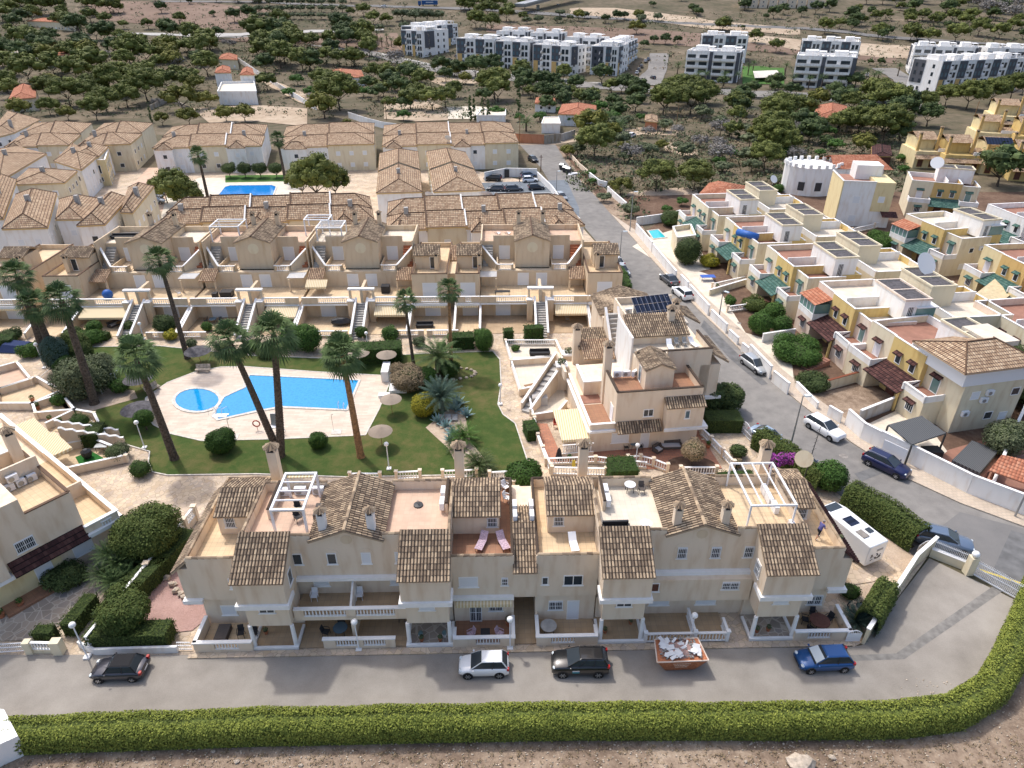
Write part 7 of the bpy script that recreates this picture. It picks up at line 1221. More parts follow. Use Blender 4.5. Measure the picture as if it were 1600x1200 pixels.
#  apartment blocks
def apt(lb,pts,depth,n=4,seed=0,style=0):
 a=GG(*pts[0]);b=GG(*pts[1]);L_=math.dist(a[:2],b[:2]);deg=math.degrees(math.atan2(b[1]-a[1],b[0]-a[0]));z=min(a[2],b[2]);fh=3.1;t=TH('apartment_block',lb,'apartment block',(a[0],a[1],z),deg,'white and grey apartment blocks beyond the wood');f0=Frame(a[0],a[1],z,deg);R=random.Random(seed);H=n*fh
 BX(t,None,'wall','white_wall',(0,0,-2,L_,depth,H));
 m=M();m.box(0,0,H,L_,.2,H+.9).box(0,depth-.2,H,L_,depth,H+.9).box(0,.2,H,.2,depth-.2,H+.9).box(L_-.2,.2,H,L_,depth-.2,H+.9);m.bd('parapet','white_wall',t)
 k=max(2,int(L_/9));pn=M();st=M();bal=M();gl=M()
 for i in range(k):
  x0=L_*i/k;w=L_/k
  if style==0:
   pn.box(x0+w*.05,-.25,fh*(2 if i%2 else 1.9),x0+w*.5,-.02,H+.6);st.box(x0+w*.05,-.2,-1,x0+w*.3,-.02,fh*1.9)
   for f in range(n):
    for xx in(.12,.34):WI(t,f0,x0+w*xx,-.25 if f>1 else 0,f*fh+.7,w*.09+.5,1.9,'blue',0,frame_mat='dark_metal')
    gl.box(x0+w*.58,-.12,f*fh+.3,x0+w*.72,-.03,f*fh+2.4);gl.box(x0+w*.78,-.12,f*fh+.3,x0+w*.92,-.03,f*fh+2.4)
    bal.hexa([(x0+w*.5,-1.2,f*fh+.0),(x0+w*.58,-1.2,f*fh+.8),(x0+w*.58,0,f*fh+.8),(x0+w*.5,0,f*fh)],[(x0+w*.5,-1.2,f*fh+1.),(x0+w*.58,-1.2,f*fh+1.8),(x0+w*.58,0,f*fh+1.8),(x0+w*.5,0,f*fh+1.)])
  else:
   for f in range(n):
    gl.box(x0+.6,-.1,f*fh+.4,x0+w*.36,-.02,f*fh+2.3);gl.box(x0+w*.5,-.1,f*fh+.4,x0+w*.8,-.02,f*fh+2.3);bal.box(x0+.2,-1.8,f*fh-.15,x0+w*.85,-.02,f*fh+.0);bal.box(x0+.2,-1.8,f*fh,x0+w*.85,-1.65,f*fh+.95)
   pn.box(x0+w*.87,-.3,0,x0+w,-.02,H+.5)
 for mm,nm,mt in((pn,'grey_panels','dark_grey'),(st,'stone_panels','orange_wall'),(bal,'balconies','white_wall'),(gl,'glazing','glass')):
  if mm.v:mm.bd(nm,mt,t)
 for s,xx in(('E',L_),('W',0.)):
  m=M();
  if s=='E':m.box(L_+.02,depth*.1,fh*1.5,L_+.25,depth*.45,H+.5)
  else:m.box(-.25,depth*.55,fh*1.2,-.02,depth*.95,H+.5)
  m.bd('side_panel','dark_grey',t)
  for f in range(n):
   for yy in(.25,.6,.82):WI(t,f0,L_+(.27 if yy<.3 else .0)if s=='E' else(-.27 if yy>.55 else 0.),depth*yy,f*fh+.8,1.2,1.5,'dark',90 if s=='E' else-90,frame_mat='dark_metal')
 m=M()
 for i in range(k):x0=L_*i/k;m.box(x0+L_/k*.25,depth*.3,H,x0+L_/k*.7,depth*.7,H+2.6);
 m.bd('roof_room','white_wall',t);m=M()
 for i in range(k*4):x0=R.uniform(.5,L_-1.5);y0=R.uniform(.8,depth-2);m.box(x0,y0,H,x0+R.uniform(.6,1.6),y0+R.uniform(.6,1.4),H+R.uniform(.6,1.6))
 for i in range(k):x0=L_*i/k;m.box(x0+L_/k*.72,depth*.15,H+2.2,x0+L_/k*.98,depth*.6,H+2.35);m.box(x0+L_/k*.73,depth*.16,H,x0+L_/k*.75,depth*.18,H+2.2);m.box(x0+L_/k*.95,depth*.16,H,x0+L_/k*.97,depth*.18,H+2.2)
 m.bd('roof_units','paper',t);return t
for i,(lb,p0,p1,d,st)in enumerate((('near gable end block of the leftmost white apartments',(629,86),(661,90),22,0),('rear part of the leftmost white apartments, stepping away from the road',(664,84),(716,68),16,0),('grey and white apartment block at the corner of the estate road',(714,99),(772,106),15,0),('second front apartment block with zigzag white stairs',(774,106),(826,111),15,0),('third front apartment block, right of the big pine',(832,112),(889,119),15,0),('left block of the rear apartment row with long balconies',(776,88),(824,92),14,1),('middle block of the rear apartment row with long balconies',(828,92),(876,96),14,1),('right block of the rear apartment row above the green lawn',(882,97),(934,103),14,1),('white fronted apartment block with stone base beside the parking road',(926,117),(962,121),20,0),('rear wing of the apartment block beside the parking road',(964,119),(994,90),14,0),('rounded white apartment block left of the estate pool',(1068,126),(1150,131),18,1),('rear block behind the apartments left of the estate pool',(1092,96),(1163,100),16,0),('white and brown apartment block right of the estate pool',(1236,135),(1328,141),18,1),('rear block behind the apartments right of the estate pool',(1246,106),(1335,110),16,0),('slanted grey apartment block nearest the yellow cluster',(1458,150),(1585,142),16,0),('balconied apartment block behind the slanted grey one',(1418,116),(1515,122),14,1),('balconied apartment block at the right edge of the frame',(1530,120),(1625,124),14,1))):apt(lb,(p0,p1),d,4,i,st)
#  scattered villas beyond
def dv(lb,pts,z,**k):q=[GG(*a)[:2]for a in pts];c=GG(*pts[0]);return HO(lb,q,z,z0=min(GG(*a)[2]for a in pts),name='villa',seed=len(lb),**k)
dv('derelict white house with red tile roofs above the left rows',[(344,164),(404,164),(400,146),(350,147)],4.2,roof='flat',wallm='white_wall',roofm='floor_pale',sides='01',kinds=('shutter',));dv('upper storey of the derelict white house with small hip roof',[(341,142),(366,142),(364,130),(344,131)],7.2,roof='hip',rise=1.2,roofm='roof_red',sides='0');dv('right upper room of the derelict white house',[(380,145),(402,145),(399,133),(384,133)],7.,roof='hip',rise=1.2,roofm='roof_red',sides='0')
dv('beige round ended house with arched opening at the left wood edge',[(20,176),(62,172),(62,155),(30,152)],4.4,roof='hip',rise=1.6,wallm='beige',roofm='roof_red',sides='0',kinds=('dark',));dv('cream villa with red roofs in the far left wood',[(45,42),(118,50),(120,38),(60,34)],5,roof='hip',rise=1.6,wallm='cream',roofm='roof_red',sides='0');dv('white villa with blue pyramid roof room among cypresses',[(15,98),(60,102),(62,88),(22,86)],4.5,roof='flat',wallm='white_wall',roofm='floor_pale',sides='0');dv('white house with orange roof behind the cypress row',[(88,100),(152,94),(150,82),(92,84)],3.6,roof='hip',rise=1.4,roofm='roof_red',sides='0');dv('cream house with red tile roof beside the olive wood',[(345,108),(374,110),(372,96),(348,94)],4.6,roof='hip',rise=1.4,wallm='cream',roofm='roof_red',sides='0')
dv('white villa with orange tile roofs left of the apartment road',[(500,134),(570,134),(565,120),(508,118)],3.4,roof='hip',rise=1.5,roofm='roof_red',sides='0');dv('long white villa with solar panels and red roof ends',[(872,196),(930,198),(930,182),(878,180)],3.6,roof='hip',rise=1.5,roofm='roof_red',sides='0',kinds=('dark','shutter'));dv('small white flat roofed garage behind the stone wall',[(846,208),(875,208),(872,197),(850,197)],2.8,roof='flat',wallm='white_wall',roofm='floor_pale',sides='',par_h=.2);dv('white bungalow with flat roof above the far tiled row',[(745,196),(790,196),(790,186),(752,186)],3,roof='flat',wallm='white_wall',roofm='floor_pale',sides='0',par_h=.3);dv('low white house with red ridge between the gardens',[(836,174),(868,176),(866,166),(838,165)],2.8,roof='hip',rise=.9,roofm='roof_red',sides='0')
dv('small pink kiosk with tile roof beside the dirt track',[(1007,203),(1026,205),(1025,195),(1008,194)],2.8,roof='hip',rise=.7,wallm='salmon',roofm='roof_new',sides='',over=.6);dv('arched cream villa with red roofs in the right wood',[(1268,205),(1320,206),(1318,186),(1272,185)],4.2,roof='hip',rise=1.6,wallm='cream',roofm='roof_red',sides='0',kinds=('dark',));dv('white balconied villa left of the arched cream villa',[(1248,196),(1268,199),(1270,188),(1252,186)],3,roof='flat',wallm='white_wall',roofm='floor_pale',sides='',par_h=.6);dv('brown roofed shed between the two right villas',[(1358,262),(1388,262),(1386,246),(1358,244)],3,roof='hip',rise=.6,wallm='brown_wood',roofm='roof_brown',sides='',over=.5)
for i in range(9):dv('small sand coloured terrace house far off at the top edge',[(1155+i*15,13),(1168+i*15,13.5),(1168+i*15,8),(1155+i*15,7.5)],7,roof='flat',wallm='beige',roofm='floor_pale',sides='0',kinds=('dark',),group='far sand coloured terrace at the top edge')
pwall('salmon garden wall with dark garage door at the street end',[(804,223),(850,225)],2.6,'salmon','roof_red');pwall('rough stone garden wall right of the salmon wall',[(850,225),(876,222)],2.6,'stone_wall',None);pwall('pale grey wall beside the big pine',[(876,221),(898,214)],2.2,'grey_wall',None);pwall('stone wall right of the big pine',[(950,216),(976,213)],2.2,'stone_wall','floor_tan' if 0 else None);pwall('long white boundary wall curving behind the far tiled rows',[(545,184),(575,194),(598,200),(640,206)],2.,'white_wall',None);pwall('pale wall below the left wood road',[(370,96),(420,128),(480,165),(495,172)],2.,'white_wall',None);pwall('tan wall beside the right verge of the street',[(891,246),(905,262),(920,275)],1.2,'orange_wall' if 0 else 'beige',None);pwall('white wall along the right verge of the street',[(920,277),(936,290),(948,293)],1.3);pwall('second white wall section beside the verge shrubs',[(949,300),(962,312),(978,326)],1.3)
pwall('rubble wall above the left tiled cluster',[(236,172),(265,158),(300,176)],1.8,'stone_wall',None)
#  tall palms
def pb(lb,bx_,by_,cx_,cy_,cr=2.5,tr=.33,bark='palm_bark',n=46,**k):
 x,y=P(bx_,by_);X_,Z_=V(y,cx_,cy_);return palm(x,y,X_,Z_,lb,cr*.84,tr,bark,n=n,**k)
pb('fan palm with the longest leaning trunk, left of the round pool',273,717,212,562,3.1,.36);pb('fan palm leaning left, in front of the leftmost gabled pair',148,631,94,470,2.9,.42);pb('leftmost of the three leaning palms by the left lawn edge',72,562,25,432,2.8,.42);pb('middle of the three leaning palms by the left lawn edge',92,577,50,478,2.9,.42);pb('slender curved fan palm before the leftmost gable',293,560,248,408,2.6,.3)
pb('left trunk of the crossing palms in front of the large pool',439,711,358,536,3.0,.34);pb('upright right trunk of the crossing palms in front of the pool',438,713,427,524,3.1,.38,n=54);pb('tan trunked fan palm at the lower right pool corner',564,714,534,556,2.9,.33,'palm_bark_tan');pb('thin fan palm before the left stepped house',648,580,632,472,2.2,.2,n=36);pb('thin tan trunked fan palm before the hedge and stepped house',705,573,701,454,2.3,.22,'palm_bark_tan',n=36)
pb('tall fan palm at the far end of the second pool',447,287,433,218,2.6,.32,group='fan palms beside the second pool');pb('tall fan palm among the pines at the second pool',326,315,309,243,2.8,.32,group='fan palms beside the second pool');pb('short fan palm at the far lane end',116,175,110,130,2.2,.25,group='palms along the wood road')if 0 else None
x,y=P(687,588);FP(x,y,2.6,3.0,'short thick date palm in a stone ring on the lawn',46,3,.5,'f_palm')
x,y=P(718,585);m=M()
for i in range(22):a=2*PI*i/22;m.blob(x-1.2+3.2*math.cos(a),y+.1+1.5*math.sin(a),.12,.26,.2,.16,6,4,.2,i)
SN(m,'stone_ring','rock','ring of pale boulders round the short date palm','stones')
BU_(703,588,2.6,2.2,'round dark bush inside the stone ring','f_box',n=1200)
BU_(348,704,3.0,2.4,'large round bush on the lawn below the lifeguard chair','f_box',n=1500,leaf=.08);BU_(499,698,2.0,1.7,'small round bush on the lawn left of the globe lamp','f_box',n=1500,leaf=.07);BU_(230,672,2.1,1.8,'round topiary bush on a short trunk near the deck edge','f_box',n=1500,lift=.7,trunk=True,cat='topiary',leaf=.07)
BU_(662,648,2.7,2.5,'round yellow green variegated bush near the cactus bed','f_gold',n=1300,leaf=.07);BU_(757,548,2.5,3.2,'egg shaped clipped bush beside the dark hedge','f_bright',n=1300,leaf=.07);BU_(640,606,4.4,2.8,'broad reddish shrub beside the thin palm','f_dry',n=700,leaf=.1);BU_(665,602,2.6,2.4,'green shrub between the reddish shrub and blue yucca','f_bright',n=800,leaf=.1)
x,y=P(690,640);FP(x,y,1.6,2.6,'blue green yucca clump above the cactus bed',60,5,.3,'f_bluegreen','yucca',droop=.7)
x,y=P(725,690);FP(x,y,.5,1.8,'bright green spiky plant in the cactus bed',44,6,.2,'f_bright','yucca',droop=.8);x,y=P(748,735);FP(x,y,.5,1.9,'dark round cycad behind the white chairs terrace',64,7,.25,'f_dark','cycad',droop=.9);x,y=P(713,703);FP(x,y,.3,1.3,'small spiky plant at the foot of the cactus bed',40,8,.2,'f_dark','yucca',droop=.7)
for i,(px,py,r)in enumerate(((684,660,1.3),(697,668,1.3),(708,682,1.4),(712,642,1.6),(716,632,1.4),(729,650,1.3),(703,690,1.1))):x,y=P(px,py);agave(x,y,r,'blue grey agave standing in the gravel cactus bed',16,group='agaves in the cactus bed')
SE_('cactus_bed',[(665,668),(700,640),(725,640),(735,690),(760,720),(770,740),(720,738),(700,700)],.05,'gravel_tan');SE_('rockery',[(60,585),(95,560),(130,600),(210,610),(215,622),(150,640),(110,650)],.05,'gravel_tan')
for i,(px,py)in enumerate(((700,672),(712,675),(722,700),(730,712),(742,712),(716,665),(755,728))):x,y=P(px,py);m=M();m.blob(0,0,.12,.4,.28,.2,6,4,.25,i);SN(m,'boulder','rock','pale boulder lying in the cactus bed','stone',loc=(x,y,.05),group='boulders of the cactus bed')
x,y=P(697,655);m=M();m.box(x-.9,y-.6,.25,x-.2,y+.6,.32).box(x-.1,y-.6,.25,x+.6,y+.6,.32).box(x+.7,y-.6,.2,x+1.3,y+.6,.27);SN(m,'slab_bench','concrete','grey slab bench in the cactus bed','bench')
BU_(140,612,7.0,4.4,'big olive green shrub behind the longest leaning palm','f_olive',n=260,leaf=.13);BU_(97,580,3.3,4.8,'tall blue green egg shaped conifer among the palms','f_bluegreen',n=700,leaf=.09);BU_(128,570,3.4,4.6,'golden topped egg shaped conifer behind the leaning palms','f_gold',n=500,leaf=.09,fol_=0)if 0 else BU_(126,566,3.6,4.4,'golden topped egg shaped conifer behind the leaning palms','f_moss',n=700,leaf=.09);BU_(133,572,3.0,3.6,'rounded green conifer right of the golden one','f_hedge_dark',n=700,leaf=.09);BU_(110,592,2.6,3.0,'low dark green rounded conifer below the golden one','f_box',n=700,leaf=.09)
BU_(190,612,2.2,1.8,'leafy shrub under the white plant frame','f_bright',n=500,leaf=.1);BU_(95,632,1.8,1.4,'small green shrub at the lawn corner path','f_bright',n=500,leaf=.1);BU_(168,585,2.5,3.0,'grey green shrub beside the left palms','f_olive',n=400,leaf=.1)
t=TH('plant_frame','white tubular plant support frame over the rockery','plant frame',(*P(165,605),0));m=M();q=[P(152,594,2.0),P(178,582,2.0),P(192,572,2.0),P(160,572,2.0)]
m=M()
for i in range(4):a,b=q[i],q[(i+1)%4];m.tube((*a,2.0),(*b,2.0),.05,n=5);
m.bd('top_rails','white_metal',t,ID)
for a in q:m=M();m.tube((*a,0),(*a,2.0),.05,n=5);m.bd('post','white_metal',t,ID)
for px,py,w_,h_,lb,f_ in((140,535,4,1.6,'leafy shrub patch before the rattan sofa terrace','f_bright'),(262,520,3.2,2.6,'dark shrub right of the first garden stairs','f_dark'),(268,530,2,1.3,'yellow green shrub at the baluster wall','f_gold'),(325,517,1.5,1.4,'small bush beside the second garden divider','f_bright'),(460,545,3.6,3.6,'leafy yucca shrub between the crossing palms and hedge','f_bright'),(485,548,3.4,3.8,'second leafy yucca shrub, right of the crossing palms','f_bright'),(420,556,3,1.4,'low dark shrub at the lawn back edge','f_dark'),(566,527,1.8,1.6,'round bush left of the third garden stairs','f_box'),(610,532,2.4,2,'spiky green shrub above the long hedge','f_bright'),(50,555,3.2,1.5,'green shrub on the rocky left border','f_bright'),(18,532,3,1.6,'dark shrub at the far left gardens','f_dark'),(72,540,2.4,1.4,'grey shrub beside the left path','f_olive'),(118,528,2.4,1.6,'green shrub left of the low terrace hedge','f_dark'),(150,522,2.2,2,'taller green shrub behind the low terrace hedge','f_bright'),(205,520,2,1.8,'dark shrub beside the rattan terrace','f_dark'),(300,541,1.6,1,'little bush at the slender palm foot','f_olive'),(352,548,2.4,1.2,'low bush behind the far bench','f_dark'),(398,548,2.2,1.6,'bush behind the crossing palm crowns','f_bright'),(530,540,2.2,2.2,'bush beside the tan trunked palm crown','f_dark'),(655,540,1.8,1.2,'small bush at the thin palm wall','f_olive'),(690,545,1.4,1,'small plant left of the trimmed hedge','f_bright'),(805,548,1.2,.8,'small plant by the corner plot balustrade','f_bright'),(245,760,1.2,.5,'low shrub','f_bright')):
 if lb!='low shrub':BU_(px,py,w_,h_,lb,f_,n=450,leaf=.1)
#  hedges
HE_([(508,566),(629,560)],2.2,2.6,'long dark box hedge behind the open parasols',dens=45,leaf=.1);HE_([(700,543),(741,541)],1.9,2.0,'dark clipped hedge right of the thin tan palm',dens=45,leaf=.1);HE_([(748,530),(754,545)],1.7,1.3,'narrow dark hedge beside the egg shaped bush',dens=45,leaf=.1);HE_([(762,534),(779,533)],1.9,1.4,'small dark square hedge before the right garden terrace',dens=45,leaf=.1)if 0 else HE_([(787,534),(802,533)],1.9,1.3,'small square hedge before the right garden terrace',dens=45,leaf=.1);HE_([(819,532),(848,530)],2.1,1.5,'stepped dark hedge left of the rightmost garden stairs',dens=45,leaf=.1)
HE_([(0,542),(26,540)],1.4,2.0,'dark hedge at the far left garden corner',dens=45,leaf=.1);HE_([(130,528),(172,530)],1.0,1.2,'low hedge left of the rattan terrace gate',dens=50,leaf=.09);HE_([(190,535),(224,532)],.9,1.2,'low hedge right of the rattan terrace gate',dens=50,leaf=.09)
HE_([(826,672),(834,690)],1.5,1.5,'small dark hedge at the corner block path',dens=60);HE_([(948,752),(992,750)],2.2,2.6,'dark clipped cube hedge beside the tall chimney',dens=80);BU_(818,752,3.4,1.9,'dark laurel bush behind the passage roof','f_box',n=900,leaf=.1)
HE_([(1098,668),(1155,668)],1.7,2.4,'thick dark hedge right of the corner block',fol='f_hedge_dark',dens=60,rough=.1);BU_(1105,640,3.6,3.6,'tangled shrub beside the corner block','f_dark',n=450,leaf=.12);BU_(1135,640,3.4,3.4,'dark tree like shrub behind the thick hedge','f_dark',n=450,leaf=.12)
softhedge([(1182,695),(1232,728),(1285,768)],2.2,2.2,'untrimmed green hedge with reddish leaves behind the lane terrace','f_moss',.09,110,lump=.3);softhedge([(1318,788),(1376,819),(1432,858)],2.7,2.5,'tall thick clipped hedge along the motorhome drive','f_moss',.08,130,lump=.2);softhedge([(1349,988),(1380,935)],2.2,1.8,'tall dark hedge block beside the pond garden','f_moss',.08,140,lump=.2)
for px,py in((1198,738),(1207,741),(1218,737),(1190,744),(1232,737)):BU_(px,py,1.3,1.4,'purple bougainvillea flowers in the hedge behind the terrace','f_flower',n=300,leaf=.1,lift=.9,name='bougainvillea',group='bougainvillea in the back hedge')
BU_(1293,762,3.2,3.0,'rounded green tree like bush at the street hedge','f_bright',n=600,leaf=.1);BU_(970,330,1,1,'x')if 0 else None
HE_([(978,460),(972,440),(962,428)],1.6,1.7,'bright green clipped hedge beside the street behind the end house',fol='f_bright',dens=45,leaf=.1)
HE_([(145,1002),(205,1002),(272,1000)],1.5,1.7,'low trimmed hedge behind the small black convertible',fol='f_hedge_dark',dens=110);HE_([(165,985),(210,935),(250,895),(300,845)],1.6,1.9,'long trimmed hedge on the right of the lattice wall',fol='f_hedge_dark',dens=90);HE_([(110,995),(150,945)],1.4,1.2,'trimmed hedge left of the lattice wall, lower part',fol='f_hedge_dark',dens=90);HE_([(172,915),(215,878),(262,825)],1.5,1.2,'trimmed hedge left of the lattice wall, upper part',fol='f_hedge_dark',dens=90);HE_([(60,1000),(92,1000)],1.3,1.0,'short hedge behind the lane balusters',fol='f_hedge_dark',dens=90)
HE_([(138,690),(165,688)],1.7,2.8,'square clipped hedge in a left garden plot',fol='f_hedge_dark',dens=80);BU_(128,668,2.2,1.6,'bush beside the square clipped hedge','f_box',n=700);BU_(186,716,2.6,1.6,'flowering bush at the end of the wavy wall','f_olive',n=600);BU_(222,742,2.2,1.5,'round bush left of the path corner','f_box',n=700);BU_(240,722,1.6,.8,'low bush','f_box')if 0 else None
BU_(204,985,3.7,2.5,'broad round clipped tree in the pink gravel garden','f_moss',n=1300,leaf=.09,lift=.8,trunk=True,cat='tree',name='round_tree');BU_(240,862,5.6,3.4,'big loose green tree beside the lattice wall','f_moss',n=620,leaf=.1,lift=.7,trunk=True,cat='tree',name='olive_tree');BU_(105,908,3.4,1.4,'dark ivy shrub against the left house front','f_dark',n=600,leaf=.09);BU_(215,868,2.4,2.,'dark red flowered shrub below the big loose tree','f_dark',n=500,leaf=.1)
for i,(px,py,h_)in enumerate(((165,912,1.0),(182,922,.9),(192,900,1.5),(178,893,1.9),(203,913,.8),(208,890,1.2))):x,y=P(px,py);FP(x,y,h_,1.25,'spiky green yucca rosette in the left front garden',34,i+20,.12,'f_palm','yucca','yuccas of the left front garden',droop=.5)
BU_(968,738,2.2,1.4,'green shrub beside the chimney on the red patio','f_bright',n=500,lift=0);BU_(878,700,1,1,'x')if 0 else None;BU_(1080,728,2.5,1.9,'round dry topiary tree in a bed on the red patio','f_dry',n=900,leaf=.07,lift=1.0,trunk=True,cat='tree',name='topiary_tree');x,y=P(1080,730);m=M();m.lathe(x,y,[(2.2,.03),(2.2,.14)],20,1.2,.8);SN(m,'planting_bed','earth','oval earth bed under the dry topiary tree','planting bed')
BU_(1152,712,1.8,1.3,'rose bush in the small red paved garden','f_dark',n=500,leaf=.09);BU_(1150,729,1.2,.9,'small reddish bush in the small red paved garden','f_dry',n=500,leaf=.08);HE_([(1120,752),(1175,748)],.9,1.0,'low hedge behind the white balustrade of the gabled house',dens=70)
for px,py,w_,h_,lb,f_ in((1073,412,4.6,4.6,'round white flowering bush beside the second street garden','f_dark'),(1108,415,3.5,1.6,'yellow flecked hedge bush behind the blue table','f_gold'),(1186,520,3.4,3.0,'left round clipped tree in the third street garden','f_bright'),(1208,500,3.0,2.6,'round clipped tree beside the third villa bay','f_bright'),(1219,522,2.8,2.8,'small round fruit tree by the party wall','f_bright'),(1140,476,1.8,1.4,'small bush beside the red stepped path','f_bright'),(1178,482,4.0,1.5,'low wide shrub beside the red stepped path','f_moss'),(1243,560,6.2,2.2,'large domed clipped bush in front of the pink sided villa','f_bright'),(1268,605,4.0,1.6,'dark clipped hedge bush over the low wall','f_dark'),(1047,352,4.0,3.0,'round dark tree behind the plunge pool','f_dark'),(1563,705,4.2,3.4,'bushy round tree beside the carport','f_olive'),(1330,345,3,2,'x','f_dark'),(1375,390,5.5,3.2,'big shrub beside the rail fence between rear villas','f_bright'),(1510,590,2,1.5,'x','f_dark'),(1600,620,9,5,'dark tree mass at the right frame edge','f_dark'),(1270,300,5,2.5,'palm shrub group before the castle house','f_bright'),(1290,296,5,2.6,'dark shrubs under the castle house arches','f_dark'),(1215,300,2.5,1.8,'shrub left of the castle house','f_bright')):
 if lb!='x':BU_(px,py,w_,h_,lb,f_,n=420,leaf=.11)
top=[P(x,y,1.9)for x,y in((-70,1113),(10,1111),(110,1105),(250,1101),(400,1096),(650,1091),(900,1087),(1200,1087),(1400,1085),(1480,1075),(1535,1042),(1560,1000),(1590,935),(1612,880))]
q=[]
for i,a in enumerate(top):
 b=top[min(i+1,len(top)-1)];c=top[max(0,i-1)];d=Vector((b[0]-c[0],b[1]-c[1])).normalized();w2=1.02;q.append((a[0]+d.y*w2,a[1]-d.x*w2))
softhedge(q,1.75,2.1,'long bright green leafy hedge along the near side of the lane',fol='f_hedge',leaf=.07,dens=230,px=False)
t=TH('garden_wall','pale blue white wall corner at the lower left frame edge','wall',(*P(5,1170),0));m=M();q=[P(-60,1105,1.9),P(6,1108,1.9),P(28,1150,1.9),P(-60,1190,1.9)];m.prism(q,0,1.9);m.bd('wall','white_wall',t,ID)
for i,(px,py,s_)in enumerate(((1252,1196,.8),(1258,1150,.45),(333,1175,.15),(240,1185,.12),(1357,1168,.12),(370,1190,.2),(470,1196,.15),(1300,1184,.25),(1165,1190,.15))):x,y=P(px,py);m=M();m.blob(0,0,s_*.3,s_*1.1,s_*.7,s_*.5,7,5,.3,i);SN(m,'boulder','rock',('largest pale boulder at the lower frame edge' if i==0 else 'long buried boulder against the hedge foot' if i==1 else 'small pale stone on the dirt bank'),'stone',loc=(x,y,0),group=None if i<2 else 'small stones on the dirt bank')
R=random.Random(5);m=M()
for _ in range(2600):
 px,py=R.uniform(0,1600),R.uniform(1120,1210);
 if px>1400:py=R.uniform(1060,1210)
 x,y=P(px,py);s=R.uniform(.015,.06);m.blob(x,y,s*.3,s*1.3,s,s*.7,5,3,.3,_)
tag(m.bd('pebbles','rock'),'scattered pale pebbles on the dirt bank','pebbles',None,'stuff');m=M()
for _ in range(900):
 px,py=R.uniform(0,1600),R.uniform(1150,1200);x,y=P(px,py);LQ(m,(x,y,.03),(.14,.14,.07),7,.06,R)
tag(m.bd('weeds','f_dry'),'dry weeds on the dirt bank','weeds',None,'stuff')
#  wood beyond
for nm,a,b,mt,dz in(('estate_road',[(280,52),(400,58),(470,63),(560,77),(640,96),(720,112),(830,122),(935,132),(1010,138),(1100,139),(1250,146),(1390,152),(1440,160)],[(280,56),(400,63),(470,69),(560,85),(640,105),(720,122),(830,131),(935,141),(1010,147),(1100,148),(1250,156),(1390,163),(1440,175)],'asphalt',.15),('pavement_strip',[(560,76),(640,95),(720,111),(830,121),(935,131),(1010,137)],[(560,77.5),(640,96.5),(720,112.5),(830,122.5),(935,132.5),(1010,138.5)],'concrete',.25),('side_road',[(195,52),(320,55),(430,50),(600,46)],[(195,54),(320,60),(430,54),(600,49)],'concrete',.2),('highway',[(250,2),(400,3),(500,7),(620,10),(760,14),(900,24),(1000,32),(1120,38),(1260,44),(1400,58),(1600,72)],[(250,4),(400,5),(500,10),(620,13),(760,18),(900,28),(1000,35),(1120,42),(1260,48),(1400,62),(1600,76)],'asphalt_new',.3),('estate_street',[(1015,86),(1012,110),(985,134)],[(1045,86),(1042,110),(1032,136)],'asphalt',.25),('estate_street',[(1360,108),(1395,125),(1400,150)],[(1400,108),(1425,125),(1450,155)],'asphalt',.25),('rock_cutting',[(890,14),(960,13),(1040,22),(1120,34),(1250,46)],[(890,24),(960,28),(1040,37),(1120,48),(1250,56)],'sand',.25),('ploughed_field',[(1150,54),(1280,66),(1430,74)],[(1150,64),(1280,84),(1430,95)],'sand',.2),('dry_field',[(300,66),(420,56),(620,53)],[(480,66),(560,80),(640,86)],'field',.18),('dry_field',[(760,40),(900,42),(1060,50),(1400,80)],[(760,52),(900,58),(1060,72),(1400,100)],'field',.12),('dry_field',[(130,4),(300,2),(420,16)],[(150,30),(260,44),(380,48)],'field',.12),('sand_patch',[(300,170),(400,164),(480,170)],[(330,195),(400,190),(480,198)],'sand',.1),('sand_patch',[(600,152),(650,150),(700,170)],[(600,186),(650,190),(700,188)],'sand',.1),('sand_patch',[(640,108),(700,122),(760,124)],[(650,118),(690,136),(740,132)],'sand',.1),('sand_patch',[(985,300),(1030,296),(1090,292)],[(975,306),(1030,306),(1090,304)],'gravel_tan',.06),('track',[(385,108),(430,128),(480,150),(520,168)],[(378,112),(418,135),(466,160),(506,175)],'sand',.2),('sand_patch',[(1035,222),(1070,224),(1090,232)],[(1040,236),(1070,244),(1090,242)],'sand',.1),('tree_plot',[(960,308),(1030,304),(1100,304)],[(990,338),(1040,342),(1085,334)],'earth',.05),('white_forecourt',[(690,168),(740,166),(792,170)],[(690,186),(735,186),(760,187)],'floor_pale',.08),('estate_garden',[(1160,104),(1225,108)],[(1160,132),(1225,134)],'lawn_green',.25)):strip(nm,a,b,mt,dz)
SE_('verge',[(868,226),(905,248),(935,285),(960,310),(1000,345),(1012,368),(985,368),(955,335),(932,308),(905,280),(884,252)],.01,'dirt')
strip('verge',[(885,232),(905,250),(925,275),(948,300)],[(880,238),(896,260),(915,285),(936,310)],'earth',.03)
a=GG(1182,121);t=pool([(1184,117),(1206,117),(1212,124),(1188,126)],'bright turquoise pool between the apartment blocks',water='pool_water_teal')if 0 else None
m=M();q=[GG(1184,117),GG(1207,117.5),GG(1213,125),GG(1187,126)];m.face([(x,y,q[2][2]+1.0)for x,y,z in q][::-1]);t=TH('swimming_pool','bright turquoise pool between the apartment blocks','swimming pool',(q[0][0],q[0][1],q[0][2]));m.bd('water','pool_water_teal',t,ID);m=M();q=[GG(1176,114),GG(1213,114),GG(1222,129),GG(1178,130)];m.face([(x,y,q[1][2]+.7)for x,y,z in q][::-1]);m.bd('surround','kerb_stone',t,ID)
